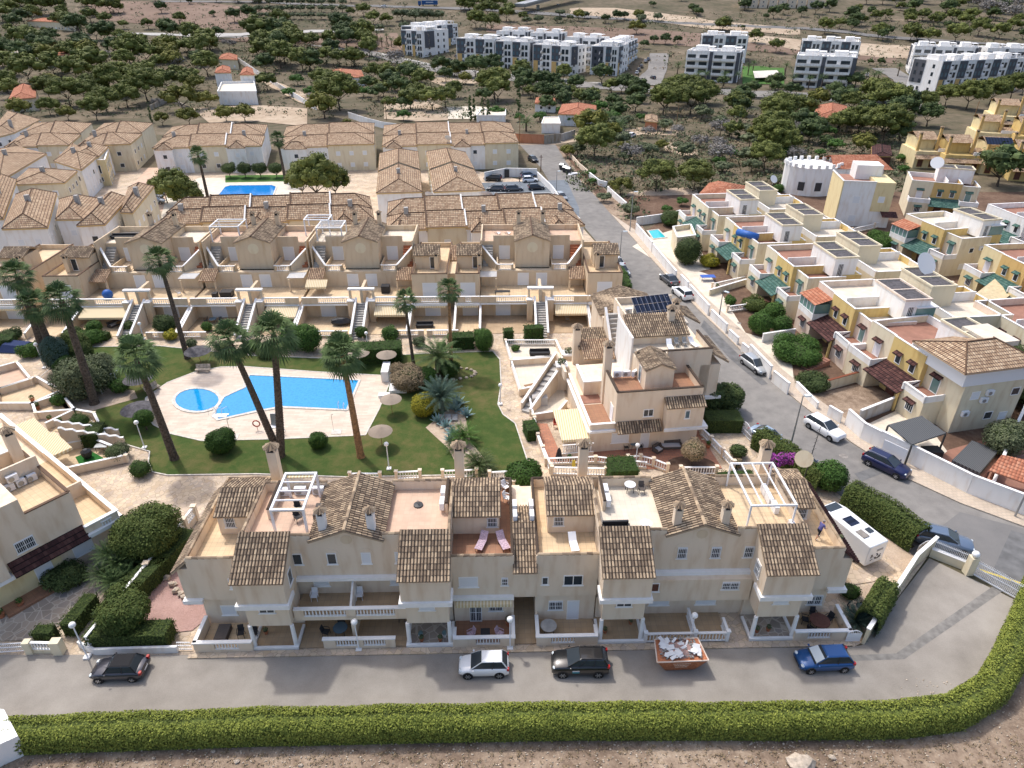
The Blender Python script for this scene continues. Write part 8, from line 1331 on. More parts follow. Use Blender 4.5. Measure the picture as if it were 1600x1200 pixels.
t=TH('bridge','long grey road bridge crossing the highway cutting','bridge',GG(850,10));a=GG(812,22);b=G(900,1.5);m=M();m.wall(a[:2],b[:2],(a[2]+4,b[2]+6),(a[2]+5.5,b[2]+7.5),9);m.bd('deck','concrete_dark',t,ID);m=M();m.wall(a[:2],b[:2],(a[2]+5.5,b[2]+7.5),(a[2]+6.5,b[2]+8.5),9.4);m.bd('railing','grey_metal',t,ID)
for s in(.3,.65):m=M();x,y=a[0]+(b[0]-a[0])*s,a[1]+(b[1]-a[1])*s;m.box(x-1.2,y-1.2,hz(x,y)-1,x+1.2,y+1.2,a[2]+5);m.bd('pier','concrete',t,ID)
TR=[]
def A_(l,k,cl,s=3.81,ox=0,oy=0):
 for x,y,w_ in l:TR.append((ox+x/s,oy+y/s,w_/s,k,cl))
A_([(965,90,75),(1305,245,80),(1268,105,40),(1400,150,90),(1490,140,100),(1530,180,60),(150,170,110),(440,400,60)],'dark','the far left wood')
A_([(1075,155,80),(740,185,60),(885,185,70),(975,185,70),(1160,240,45),(1120,360,120),(1240,370,160),(250,110,150),(350,110,130),(570,100,130),(680,100,110),(490,50,60),(20,150,120),(140,80,110),(1015,330,120),(850,300,90),(720,260,80),(640,250,70)],'pine','the far left wood')
A_([(1240,480,170),(800,410,200),(330,480,160),(180,520,200),(50,570,150),(470,520,180),(560,480,200),(720,600,230),(880,640,230),(1000,560,150),(960,440,110),(300,700,120),(580,740,170),(300,620,170),(420,660,200),(530,650,180),(640,690,170),(760,660,160),(60,480,160),(20,340,90),(100,290,90),(250,400,130),(880,520,150),(1060,480,90)],'pinebig','the left wood behind the tiled cluster')
A_([(540,380,140),(1090,690,210),(1240,660,130),(410,730,110),(140,720,150),(970,760,100),(1130,760,130),(1350,740,120),(1460,740,130),(1170,570,120)],'yellowpine','the left wood behind the tiled cluster')
A_([(645,315,18),(682,320,18),(730,330,18),(930,370,22),(500,250,20),(525,270,16),(495,340,18),(550,335,14),(905,730,22),(190,385,14),(140,385,14)],'cypress','the far left wood')
A_([(640,400,110),(1070,430,120),(935,640,70),(1370,310,90),(650,210,60)],'grey','the left wood')
A_([(x,y,62)for y in(45,85,125)for x in range(20,560,62)],'olive','the olive grove below the highway',ox=400)
A_([(150,170,110),(640,110,90),(565,105,60),(1270,80,110),(1400,190,110),(1490,140,100),(1310,190,120),(1590,130,60),(700,160,90),(780,165,80)],'pine','the wood by the left apartments',ox=400)
A_([(870,140,110),(950,150,110),(1020,150,110),(1090,140,90),(740,200,60),(880,190,70),(1010,195,70)],'olive','the slope behind the left apartments',ox=400)
A_([(30,300,200),(60,400,160),(150,430,180),(250,330,150),(280,450,160),(420,400,120),(440,300,110),(500,420,120),(590,420,130),(200,300,140),(340,310,110)],'pinebig','the wood left of the estate road',ox=400)
A_([(700,500,120),(790,510,130),(900,500,130),(1000,560,150),(860,560,110),(920,670,150),(1050,680,170),(1130,660,150),(800,670,100),(1180,600,120),(760,590,110),(960,610,120),(700,560,90)],'pine','the wood above the white forecourt',ox=400)
A_([(1170,480,90),(1250,520,90),(1350,500,80),(870,330,110),(540,760,60),(410,730,200)],'yellowpine','the wood above the white forecourt',ox=400)
A_([(500,690,260),(1580,510,150),(1420,620,220)],'pinebig','the wood above the white forecourt',ox=400)
A_([(1275,720,34),(1300,715,30),(1385,740,34),(1350,740,30),(1560,620,30),(1568,710,30)],'cypress','the gardens above the far tiled row',ox=400);A_([(840,410,130),(330,600,60)],'grey','the wood left of the estate road',ox=400);A_([(1440,725,110),(330,590,90),(200,590,80),(250,520,90),(880,730,90),(640,590,90)],'bright','the gardens above the far tiled row',ox=400)
A_([(600,440,100),(430,520,80),(540,530,90),(600,500,70),(260,550,150),(850,500,90),(690,560,100),(750,540,90),(640,520,80)],'pine','the gardens above the street end',3.333,700);A_([(950,480,80),(680,120,70),(1430,170,80),(980,190,90),(990,110,60),(740,735,190),(850,735,110)],'yellowpine','the gardens above the street end',3.333,700)
A_([(1070,240,50),(1130,240,60),(1195,240,50),(1290,80,40),(1545,60,70),(820,130,50),(880,120,60),(1020,260,50)],'dark','the strip behind the apartments',3.333,700);A_([(1120,620,180),(1260,620,180),(1340,560,130),(1180,540,150)],'pinebig','the clump by the dirt track',3.333,700);A_([(480,640,70),(640,660,90),(1000,640,60),(860,640,80),(590,600,60),(790,600,90),(370,640,60)],'bright','the gardens of the long villa',3.333,700)
A_([(300,145,70),(440,200,70),(530,240,70),(970,180,80),(1110,190,90),(1190,200,80),(1300,200,100),(740,160,80),(1490,180,80),(1550,140,60),(1400,170,90),(1290,110,70),(1210,120,60),(1160,100,60),(1340,130,70)],'pine','the upper right hillside',2.76,1020)
A_([(395,55,50),(190,70,30),(840,110,30),(980,290,35),(935,290,30),(520,90,60),(560,70,50),(640,80,50),(700,70,60),(760,60,60)],'dark','the dry valley at the top edge',2.76,1020);A_([(1450,90,110),(1540,110,110),(1400,60,90),(1560,60,90)],'grey','the upper right hillside',2.76,1020)
A_([(60,480,130),(150,470,150),(220,460,120),(540,550,160),(500,650,180),(560,690,140),(850,500,110),(1000,540,190),(950,480,150),(990,640,200),(880,600,150),(1350,490,150),(1450,470,140),(1540,450,140),(1170,490,100),(1260,470,110),(1590,420,80)],'pinebig','the wood below the right apartments',2.76,1020)
A_([(710,480,110),(900,680,120),(440,620,90),(640,560,80)],'yellowpine','the wood below the right apartments',2.76,1020);A_([(520,400,80),(740,640,60),(1060,560,150),(1100,670,60),(1180,560,120)],'dark','the wood below the right apartments',2.76,1020);A_([(290,600,110),(600,590,90),(280,650,80),(380,470,60)],'grey','the scrub below the right apartments',2.76,1020)
A_([(1085,265,34)],'cypress','the plot right of the street',3.478,840,140)
A_([(310,400,220),(640,580,215),(850,565,195),(1270,380,230),(1230,460,190),(1290,225,190)],'pinebig','the plot right of the street',3.478,840,140);A_([(450,585,130),(670,345,80),(470,350,80),(160,380,90)],'yellowpine','the plot right of the street',3.478,840,140);A_([(360,620,85),(500,700,105),(1290,530,100),(1140,420,130)],'olive','the verge right of the street',3.478,840,140);A_([(980,420,170),(500,410,150),(1380,300,120),(1400,400,110),(880,330,110),(760,260,90),(600,270,90)],'grey','the plot right of the street',3.478,840,140);A_([(700,675,60),(715,750,80),(780,640,70),(300,520,50),(290,480,60),(1530,370,60),(1450,430,40)],'bright','the far street villa plot',3.478,840,140)
for px,py,w_,k,cl in((1558,300,74,'dark','the upper right yellow cluster'),(1410,272,18,'bright','the upper right yellow cluster')):TR.append((px,py,w_,k,cl))
for cl,k,poly,n,w0,w1 in(('the far left wood','pine',(0,10,200,60),18,14,30),('the far left wood','dark',(0,50,330,110),22,20,36),('the left wood behind the tiled cluster','yellowpine',(60,90,300,150),8,28,42),('the wood left of the estate road','dark',(400,55,560,120),14,26,40),('the wood left of the estate road','pine',(400,60,600,150),14,26,42),('the wood above the white forecourt','dark',(560,115,800,180),14,24,38),('the gardens above the street end','dark',(800,130,1000,200),18,22,36),('the plot right of the street','olive',(900,180,1180,290),22,20,36),('the plot right of the street','bright',(1100,200,1420,290),10,18,30),('the wood below the right apartments','dark',(1150,150,1430,230),16,28,44),('the upper right hillside','dark',(1290,20,1600,70),16,14,26),('the highway verge','dark',(100,0,640,9),18,10,20),('the highway verge','pine',(700,8,820,36),12,16,30),('the upper right hillside','pine',(1290,0,1600,50),34,14,26),('the dry valley at the top edge','dark',(960,0,1280,50),14,8,16),('the left wood behind the tiled cluster','pine',(0,60,330,160),16,26,44),('the wood below the right apartments','pine',(1130,165,1420,240),14,30,50),('the strip below the estate road','dark',(830,138,1380,165),18,18,34),('the highway verge','olive',(820,28,1100,40),10,10,18)):
 R=random.Random(len(cl)+n)
 for _ in range(n):TR.append((R.uniform(poly[0],poly[2]),R.uniform(poly[1],poly[3]),R.uniform(w0,w1),k,cl))
for px,py,w_,lb in((280,328,9.5,'tall big pine beside the parked cars at the second pool'),(262,318,7,'left big pine over the parked cars'),(300,330,7,'right big pine before the second pool palm'),(498,322,12,'huge domed pine right of the second pool'),(475,312,8,'left pine of the clump right of the second pool'),(525,314,8.5,'right pine of the clump right of the second pool')):x,y=P(px,py);TE_('pinebig',x,y,0,w_,lb,'pines around the second pool',name='pine_tree',sd=px,h=1.15)
KN={'pine':('pine_tree','rounded green pine'),'pinebig':('pine_tree','big domed pine'),'yellowpine':('pine_tree','yellow green pine'),'dark':('evergreen_tree','dark round evergreen'),'olive':('olive_tree','grey olive tree'),'bright':('leafy_tree','bright leafy tree'),'grey':('leafless_tree','grey leafless tree'),'cypress':('cypress_tree','thin dark cypress')}
OR='first second third fourth fifth sixth seventh eighth ninth tenth eleventh twelfth thirteenth fourteenth fifteenth sixteenth seventeenth eighteenth nineteenth twentieth'.split()
def ordn(i):return OR[i]if i<20 else('twenty '+OR[i-20])if i<40 else('forty '+OR[i-40])
byk={}
for r in TR:byk.setdefault((r[3],r[4]),[]).append(r)
cnt=0
for(k,cl),l in byk.items():
 l.sort(key=lambda r:r[0]);nm,ph=KN[k]
 for i,(px,py,wp,_,_)in enumerate(l):
  x,y,z=GG(px,py-wp*(.12 if k!='cypress' else 0));w_=wp*mpp(px,py)*1.15;lb=(ph+' in '+cl)if len(l)==1 else '%s %s from the left in %s'%(ordn(i),ph,cl)
  kk='pine' if(k=='pinebig' and py<150)else k
  o=TE_(kk,x,y,z-.1,w_,lb,'%ss in %s'%(ph,cl),cat='tree',name=nm,sd=cnt,h=.92 if k!='cypress' else 1.);cnt+=1
for i,px in enumerate((360,384,408,433)):x,y=P(px,278);BU_(px,278,3.6,2.4,'%s parasol clipped dark tree from the left behind the second pool'%OR[i],'f_dark',n=350,leaf=.13,lift=1.2,trunk=True,cat='tree',name='clipped_tree',group='clipped trees behind the second pool')
EP=[(1058,118),(1072,112),(1080,100),(1086,92),(1090,130),(1101,134),(1130,136),(1152,133),(1168,120),(1176,112),(1226,118),(1240,128),(1236,140),(1262,142),(1282,142),(1312,140),(1335,138),(1345,132),(1352,128),(1362,136),(1370,130),(1402,120),(1432,128),(585,76),(597,74),(605,70),(590,66),(612,74),(580,70),(1245,175),(1258,176)]
EP.sort();pp=None
for i,(px,py)in enumerate(EP):
 x,y,z=GG(px,py)
 if pp is None:pp=FP(x,y,4.2,2.6,'first young palm from the left among the apartment blocks',22,i,.25,z=z,group='young palms of the apartment estate')
 else:dup(pp,(x,y,z),i*40,label='%s young palm from the left among the apartment blocks'%ordn(i),scale=.9+.2*((i*7)%5)/4)
for i,(px,py,lb)in enumerate(((768,1,'x'),(921,215,'date palm at the stone wall right of the long white villa'),(950,196,'date palm beside the lane of the white villa'),(967,212,'second date palm beside the white villa lane'),(822,205,'small palm at the street end garden'),(513,172,'low palm beside the curving white wall'),(1245,180,'x'))):
 if lb!='x':x,y=P(px,py);FP(x,y,2.5,3.2,lb,30,i+50,.3)
R=random.Random(11);m=M()
for(x0,y0,x1,y1,n)in((0,60,760,185,2200),(0,5,640,50,500),(640,20,1600,50,700),(830,140,1420,165,500),(900,170,1420,300,2300),(1040,50,1600,110,400),(600,100,1000,200,500),(960,300,1010,345,40),(885,235,930,290,60)):
 for _ in range(n):
  px,py=R.uniform(x0,x1),R.uniform(y0,y1);x,y,z=GG(px,py)
  if 240<px<820 and py>186:continue
  s=R.uniform(.5,1.5)*(1 if py>120 else 1.5);LQ(m,(x,y,z+s*.3),(s,s,s*.5),9,s*.3,R)
tag(m.bd('undergrowth','f_olive'),'low grey green scrub scattered over the open ground','undergrowth',None,'stuff')
m=M()
for(x0,y0,x1,y1,n)in((0,60,760,185,700),(900,170,1420,300,900),(640,20,1600,110,600),(0,5,640,50,300)):
 for _ in range(n):
  px,py=R.uniform(x0,x1),R.uniform(y0,y1);x,y,z=GG(px,py)
  if 240<px<820 and py>186:continue
  s=R.uniform(.4,1.2)*(1 if py>120 else 1.5);LQ(m,(x,y,z+s*.25),(s,s,s*.4),8,s*.3,R)
tag(m.bd('dry_scrub','f_dry'),'dry brown grass tufts over the open ground','dry grass',None,'stuff')
#  vehicles
def cpx(lb,px,py,deg,**k):x,y=P(px,py);return car(lb,x,y,deg,**k)
cpx('small black convertible with soft top at the left end of the lane',190,1051,180,kind='mini',paint='paint_graphite',L=3.75,W=1.72,H=1.4,roofm='soft_top',glass='glass')
cpx('white hatchback parked in front of the passage',756,1046,179,kind='hatch',paint='paint_white',L=3.62,W=1.6,H=1.5)
cpx('black crossover with roof rails and a teal door sticker',905,1043,178,kind='suv',paint='paint_black',L=4.1,W=1.8,H=1.62,rails=2)
cpx('bright blue hatchback with a silver sun shade, right end of the lane',1284,1037,180,kind='hatch',paint='paint_blue',L=3.92,W=1.7,H=1.45,glass='glass')
CARS=[('navy estate suv with silver roof rails beside the curving white wall',1383,733,-53,'suv','paint_navy',4.5,1),('white suv parked at the broken wall on the street',1287,676,-64,'suv','paint_white',4.5,0),('silver people carrier beside the long white wall',1178,575,-73,'hatch','paint_silver',4.45,0),('white crossover parked nose away on the far right kerb',1065,463,103,'suv','paint_white',4.4,0),('dark grey saloon behind the white crossover on the street',1045,441,103,'sedan','paint_grey',4.5,0),('pale blue saloon behind the reddish hedge',1200,690,-58,'sedan','paint_skyblue',4.4,0),('dark hatchback half hidden behind the globe lamp and hedge',1255,732,-50,'hatch','paint_bluegrey',4.0,0),('silver blue estate car outside the lane gate',1472,852,-26,'suv','paint_bluegrey',4.6,1),('white saloon parked beside the end house of the middle terrace',962,413,103,'sedan','paint_white',4.4,0),('silver hatchback behind the small hedge at the end house',971,427,-75,'hatch','paint_silver',4.1,0),('silver car on the left kerb beside the car park wall',877,311,-72,'hatch','paint_silver',4.1,0),('dark car at the corner of the far tiled row',833,252,-70,'hatch','paint_black',4.0,0),('dark suv at the back left of the car park',770,282,165,'suv','paint_black',4.5,0),('brown grey people carrier on the left of the car park',774,298,175,'hatch','paint_grey',4.3,0),('dark grey hatchback in the near middle of the car park',803,298,5,'hatch','paint_grey',4.3,0),('dark blue car at the back right of the car park',826,277,12,'hatch','paint_bluegrey',4.2,0),('white hatchback on the right of the car park',828,284,8,'hatch','paint_white',4.0,0),('black rounded hatchback at the near right of the car park',838,296,8,'hatch','paint_black',4.0,0),('white car on the lane beside the long white villa',987,214,60,'hatch','paint_white',4.2,0)]
for lb,px,py,dg,k,pt,L_,r in CARS:cpx(lb,px,py,dg,kind=k,paint=pt,L=L_,W=1.8,H=1.62 if k=='suv' else 1.48,rails=r,glass='glass')
for i,(px,py,pt)in enumerate(((243,318,'paint_silver'),(241,311,'paint_grey'),(244,305,'paint_white'),(246,299,'paint_bluegrey'),(252,292,'paint_silver'))):cpx('%s car from the front in the left parking bay'%OR[i],px,py,8,kind='hatch',paint=pt,L=4.2,group='cars in the left parking bay')
for i,(px,py,pt,dg)in enumerate(((995,117,'paint_white',70),(998,112,'paint_grey',70),(1002,106,'paint_grey',70),(1008,100,'paint_white',70),(1013,95,'paint_bluegrey',70),(1020,124,'paint_black',100),(702,98,'paint_black',40),(716,93,'paint_grey',40),(1370,133,'paint_white',80),(1354,120,'paint_white',60),(1400,135,'paint_navy',100),(1415,149,'paint_bluegrey',10))):
 x,y,z=GG(px,py);car(['white car nearest the main road beside the stone based apartments','second parked car up the apartment parking road','third parked car up the apartment parking road','fourth parked car up the apartment parking road','farthest parked car up the apartment parking road','black car alone on the right side of the parking road','black car on the street between the left apartments','grey car on the street between the left apartments, behind the black one','white van like car at the right apartment palms','white car high on the right estate street','navy car in the middle of the right estate street','blue grey car at the right estate corner'][i],x,y,dg,kind='hatch',paint=pt,L=4.3,z=z+.3)
x,y=P(905,1043);f=Frame(x,y,0,178);m=M();m.box(.05,.905,.62,.55,.915,.86);SN(m,'door_sticker','teal','teal sticker on the door of the black crossover','sticker',frame=f)if 0 else None
for o in list(COL.objects):
 if o.get('label','').startswith('black crossover'):m=M();m.box(.1,.9,.58,.6,.915,.72);m.bd('door_sticker','teal',o);m=M();m.box(.1,.9,.72,.6,.915,.82);m.bd('door_sticker','paper',o)
 if o.get('label','').startswith('bright blue hatch'):m=M();m.hexa([(.33,-.62,.98),(.78,-.66,.93),(.78,.66,.93),(.33,.62,.98)],[(.33,-.6,1.02),(.8,-.66,.96),(.8,.66,.96),(.33,.6,1.02)]);m.hexa([(.34,-.58,1.34),(.86,-.66,.97),(.86,.66,.97),(.34,.58,1.34)],[(.36,-.58,1.36),(.9,-.66,.99),(.9,.66,.99),(.36,.58,1.36)]);m.bd('sun_shade','lamp_glass',o)
x,y=31.3,43.6;t=TH('motorhome','white motorhome with roof solar panel parked behind the right end house','motorhome',(x,y,0),112);W_=1.05;t.scale=(.9,1,.95)
m=M();pr=[(-3.4,.45),(-3.4,2.75),(1.6,2.85),(2.9,2.6),(3.5,1.9),(3.75,1.1),(3.75,.45)]
vs=[(a,-W_,b)for a,b in pr]+[(a,W_,b)for a,b in pr];n=len(pr);m.raw(vs,[tuple(range(n)),tuple(range(2*n-1,n-1,-1))]+[(i,n+i,n+(i+1)%n,(i+1)%n)for i in range(n)]);b_=m.bd('body','paint_white',t);bv=b_.modifiers.new('edge','BEVEL');bv.width=.12;bv.segments=3
for nm,q,mt in(('solar_panel',(-.6,-.45,2.84,.5,.55,2.88),'solar'),('skylight',(-2.0,-.75,2.80,-1.4,-.2,2.86),'glass'),('skylight',(-2.3,.1,2.80,-1.3,.75,2.86),'concrete_dark'),('windscreen_hatch',(1.7,-.75,2.80,2.6,.75,2.83),'glass'),('rear_window',(-3.43,-.6,1.9,-3.4,.1,2.1),'grey_metal')):m=M();m.box(*q);m.bd(nm,mt,t)
m=M();R=random.Random(4)
for _ in range(26):a,b=R.uniform(-.6,.6),R.uniform(.9,1.6);m.box(-3.425,a,b,-3.4,a+R.uniform(.04,.2),b+R.uniform(.03,.12))
m.bd('rear_graphic','dark_metal',t)
for sx in(-2.0,2.4):
 for sg in(-1,1):m=M();m.tube((sx,sg*.8,.36),(sx,sg*1.08,.36),.36,.36,14);m.bd('wheel','rubber',t)
m=M();m.raw([(2.95,-.95,2.5),(3.48,-.95,1.85),(3.48,.95,1.85),(2.95,.95,2.5),(3.0,-.95,2.53),(3.53,-.95,1.88),(3.53,.95,1.88),(3.0,.95,2.53)],[(4,5,6,7),(0,3,2,1),(0,1,5,4),(2,3,7,6)]);m.bd('windscreen','glass',t)
SE_('garden_paving',[(1330,880),(1372,862),(1448,872),(1352,1003),(1345,990),(1385,905),(1325,915)],.035,'stone_paving');SE_('garden_gravel',[(1385,835),(1418,860),(1440,880),(1420,900),(1378,862)],.045,'gravel_tan');SE_('garden_gravel',[(1322,925),(1385,905),(1370,940),(1352,998),(1330,985)],.04,'gravel_tan')
pwall('cream wall with white coping running from the lane to the street gate',[(1348,1006),(1398,930),(1425,888),(1456,860)],1.6,'cream','white_trim')
pwall('low cream wall with railing beside the street gate',[(1452,868),(1515,893)],.8,'cream');t=TH('railing','white spiked railing on the low wall by the gate','railing',(*P(1480,878),0));a,b=P(1454,868),P(1512,892);m=M()
for i in range(24):s=i/23;m.tube((a[0]+(b[0]-a[0])*s,a[1]+(b[1]-a[1])*s,.85),(a[0]+(b[0]-a[0])*s,a[1]+(b[1]-a[1])*s,1.75),.02,n=4)
m.bd('bars','white_metal',t,ID);m=M();m.wall(a,b,.95,1.0,.04);m.wall(a,b,1.55,1.6,.04);m.bd('rails','white_metal',t,ID)
t=TH('sliding_gate','white barred sliding gate across the lane entrance','gate',(*P(1560,915),0));a,b=P(1518,898),P(1600,944);m=M()
for i in range(34):s=i/33;m.tube((a[0]+(b[0]-a[0])*s,a[1]+(b[1]-a[1])*s,.15),(a[0]+(b[0]-a[0])*s,a[1]+(b[1]-a[1])*s,1.7),.022,n=4)
m.bd('bars','white_metal',t,ID);m=M();m.wall(a,b,.1,.2,.08);m.wall(a,b,1.45,1.5,.05);m.wall(a,b,.85,.9,.05);m.bd('frame','white_metal',t,ID)
x,y=P(1511,896);t=TH('gate_pillar','cream gate pillar topped by a large white globe lamp','gate pillar',(x,y,0));m=M();m.box(-.3,-.3,0,.3,.3,1.9);m.bd('pillar','cream',t);m=M();m.blob(0,0,2.2,.3,.3,.3,14,9);m.bd('globe','lamp_white',t,smooth=True)
m=M();a,b=P(1530,890),P(1605,915);m.wall(a,b,.0,.02,.25);SN(m,'road_marking','yellow_paint','yellow kerb line behind the sliding gate','road marking')
def gate(lb,a,b,h=1.1,z=0,mt='white_metal',panel=False,arch=0.):
 p,q=P(*a),P(*b);t=TH('gate',lb,'gate',(*p,0));m=M();n=max(3,int(math.dist(p,q)/.13))
 for i in range(n+1):
  s=i/n;hh=h+arch*math.sin(PI*s);m.tube((p[0]+(q[0]-p[0])*s,p[1]+(q[1]-p[1])*s,.1),(p[0]+(q[0]-p[0])*s,p[1]+(q[1]-p[1])*s,hh),.018,n=4)
 m.bd('bars',mt,t,ID);m=M();m.wall(p,q,.1,.16,.05);m.wall(p,q,h*.55,h*.6,.05)
 for i in range(8):s0,s1=i/8,(i+1)/8;A=(p[0]+(q[0]-p[0])*s0,p[1]+(q[1]-p[1])*s0);B=(p[0]+(q[0]-p[0])*s1,p[1]+(q[1]-p[1])*s1);z0,z1=h+arch*math.sin(PI*s0),h+arch*math.sin(PI*s1);m.wall(A,B,(z0-.05,z1-.05),(z0,z1),.05)
 m.bd('frame',mt,t,ID)
 if panel:m=M();m.wall(p,q,.12,h-.05,.03);m.bd('panel',mt,t,ID)
 return t
gate('white sheet metal gate beside the right terrace corner',(1320,1003),(1342,1003),1.0,panel=True,arch=.3);gate('white low gate left of the lane terrace',(280,1016),(301,1016),.9);gate('long white tubular gate at the left lane edge',(-20,1022),(44,1018),1.0);gate('white arched garden gate behind the lane terrace',(1155,672),(1172,690),1.2,arch=.5);gate('white arched gate at the end of the motorhome drive',(1430,868),(1452,862),1.1,arch=.4)
t=TH('garden_wall','lane wall with short white baluster inset at the left edge','wall',(*P(80,1018),0));a,b=P(44,1019),P(102,1019);m=M();m.wall(a,(a[0]+.5,a[1]),0,1.2,.5);m.wall((b[0]-.7,b[1]),b,0,1.3,.6);m.wall(a,b,0,.35,.25);m.bd('wall','cream',t,ID);m=M();BB(m,(a[0]+.4,a[1]),(b[0]-.6,b[1]),.35,.75,.22);m.bd('balustrade','white_trim',t,ID)
pwall('low white wall behind the black convertible',[(125,1010),(150,1022),(279,1018)],.6,'white_wall',None)
def balu(lb,pts,z=0,h=1.,step=.26,arch=0):
 q=[P(*a,z)for a in pts];t=TH('balustrade',lb,'balustrade',(*q[0],z));w_=M();b=M()
 for i,(a,c)in enumerate(zip(q,q[1:])):w_.wall(a,c,z,z+.2,.2);BB(b,a,c,z+.15,h-.15,step,5);pillar(w_,a[0],a[1],z,z+h+.1,.28)
 pillar(w_,q[-1][0],q[-1][1],z,z+h+.1,.28);w_.bd('base_wall','beige',t,ID);b.bd('balusters','white_trim',t,ID);return t
balu('white balustrade at the lawn edge left of the globe lamp',[(548,752),(595,752)]);balu('white balustrade at the lawn edge right of the globe lamp',[(620,750),(657,748)]);balu('white balustrade between the tall chimney and small gate',[(692,748),(714,747),(745,746)]);balu('white balustrade beside the laurel bush',[(765,750),(800,748),(803,765)]);balu('white balustrade in front of the red patio',[(862,742),(946,744)]);balu('curved white balustrade over the cube hedge',[(962,732),(980,725),(1000,724),(1020,729),(1042,738)]);balu('white balustrade behind the right gable',[(1062,742),(1118,742)]);balu('long sloping white balustrade right of the red patio',[(1095,680),(1110,695),(1128,714),(1145,733)]);balu('white balustrade left of the red patio',[(840,690),(848,710),(860,738)])
balu('white rail balustrade above the rear villa lane',[(1278,340),(1330,365),(1365,357),(1378,353)]);balu('white balustrade fence before the green canopied villa',[(1390,375),(1430,400)]);balu('baluster fence of the second street garden',[(1112,452),(1165,440)]);balu('baluster fence in the third street garden',[(1136,488),(1166,484)])
balu('brown and white rail wall behind the satellite dish villa',[(1485,450),(1530,480)])
for lb,bx_,by_,ty in(('globe lamp at the left end of the lane beside the convertible',137,1027,976),('globe lamp before the passage, behind the white hatchback',797,1013,968),('globe lamp between the two balconies',561,1015,972),('globe lamp leaning over the rubble skip',1078,1000,962),('globe lamp at the lawn edge above the left gable',608,733,694),('globe lamp on the winding path left of the round topiary',226,700,660),('globe lamp at the left path corner by the palms',70,575,538),('globe lamp before the first garden stairs',225,530,515),('globe lamp at the right lawn edge path',782,632,602),('globe lamp on the red patio of the corner house',993,725,696),('globe lamp at the third garden stairs',575,545,527),('globe lamp in the hedge behind the lane terrace',1246,745,722)):
 x,y=P(bx_,by_);_,z=V(y,bx_,ty);lamp(x,y,max(2.2,min(4.2,z-.15)),lb)
for lb,bx_,by_,ty,dx,dy in(('tall street lamp opposite the white suv',1231,713,620,1,.2),('street lamp at the far kerb beside the plunge pool',984,362,300,1,0),('street lamp rising behind the end house',967,420,362,1,0),('street lamp pole at the right frame edge',1585,808,745,.3,-1),('street lamp beside the silver car and car park',869,306,268,.5,.2),('thin street lamp in the third street garden',1122,503,455,.5,-.6)):
 x,y=P(bx_,by_);_,z=V(y,bx_,ty);streetlamp(x,y,min(9,z),lb,dx,dy)
for lb,bx_,by_,ty in(('dark utility pole beside the street and car park',845,268,242),('tall lattice utility pole in the scrub plot',1057,196,162),('wooden pole left of the salmon wall',812,225,180),('pole in front of the cypress garden',604,188,158),('utility pole above the yellow cluster',1520,190,158),('pole beside the upper left palms',118,150,118)):
 x,y,z0=GG(bx_,by_);_,z=V(y,bx_,ty);m=M();m.tube((0,0,0),(0,0,max(4,z-z0)),.13,.09,7);m.box(-.5,-.04,max(4,z-z0)-.6,.5,.04,max(4,z-z0)-.5);SN(m,'utility_pole','brown_wood' if 'dark' in lb else 'wood',lb,'utility pole',loc=(x,y,z0))
x,y=P(1252,760);t=TH('antenna_mast','lattice antenna mast with cream dish behind the right hut','antenna',(x,y,0));m=M();m.tube((0,0,0),(.3,0,7.2),.06,.03,5)
for i in range(9):m.tube((.05,0,3+i*.45),(.3+.2*(i%2),.1,3.2+i*.45),.02,n=4)
m.bd('mast','dark_metal',t);m=M();f=Frame(0,0);f.m=wm(t)@Matrix.Translation((-.6,-.2,3.6))@Matrix.Rotation(rd(-30),4,'Z')@Matrix.Rotation(rd(70),4,'X');m.lathe(0,0,[(.1,0),(.5,.05),(.85,.2)],18);m.bd('dish','cream',t,f)
for lb,px,py,h_,r_,mt in(('open thatched parasol nearest the box hedge right end',606,575,2.3,1.3,'f_thatch'),('open thatched parasol behind the round lawn near the hedge, left one',563,572,2.3,1.4,'f_thatch'),('open thatched parasol right of the pool deck',613,646,2.3,1.25,'f_thatch'),('open thatched parasol on the lawn below the deck corner',597,697,2.3,1.3,'f_thatch'),('dark grey parasol by the wooden bench at the back lawn',314,568,2.2,1.7,'felt_dark'),('dark grey parasol left of the round pool',222,660,2.2,1.8,'felt_dark'),('dark grey parasol hidden behind the leaning palm crown',222,612,2.2,1.7,'felt_dark')):
 x,y=P(px,py);parasol(x,y,h_,r_,lb,mt)
for lb,px,py in(('tan garden bench beside the far dark parasol',318,582),('tan garden bench left of the round pool deck',240,612),('tan bench beside the grey parasol and round bush',240,656)):
 x,y=P(px,py);t=TH('park_bench',lb,'bench',(x,y,.04),0 if px>300 else 60);m=M();m.box(-.9,-.25,.4,.9,.25,.48);m.bd('seat','rock',t);m=M();m.hexa([(-.9,.25,.5),(.9,.25,.5),(.9,.31,.5),(-.9,.31,.5)],[(-.9,.4,.95),(.9,.4,.95),(.9,.46,.95),(-.9,.46,.95)]);m.bd('backrest','rock',t)
 for s in(-.7,.7):m=M();m.box(s-.08,-.22,0,s+.08,.22,.4);m.bd('leg','rock',t)
x,y=P(1058,1034);t=TH('rubble_skip','dented red skip full of rubble and white boards','skip',(x,y,0));m=M()
B=[(-1.05,-.75,.08),(1.05,-.75,.08),(1.05,.75,.08),(-1.05,.75,.08)];T=[(-1.85,-1.0,1.35),(1.85,-1.0,1.35),(1.6,.95,1.35),(-1.6,.95,1.35)];m.hexa(B,T);m.f.pop(-5)if 0 else None;m.bd('hopper','terracotta',t)
m=M();q=[T[0],T[1],T[2],T[3]]
for i in range(4):m.tube(q[i],q[(i+1)%4],.05,n=5)
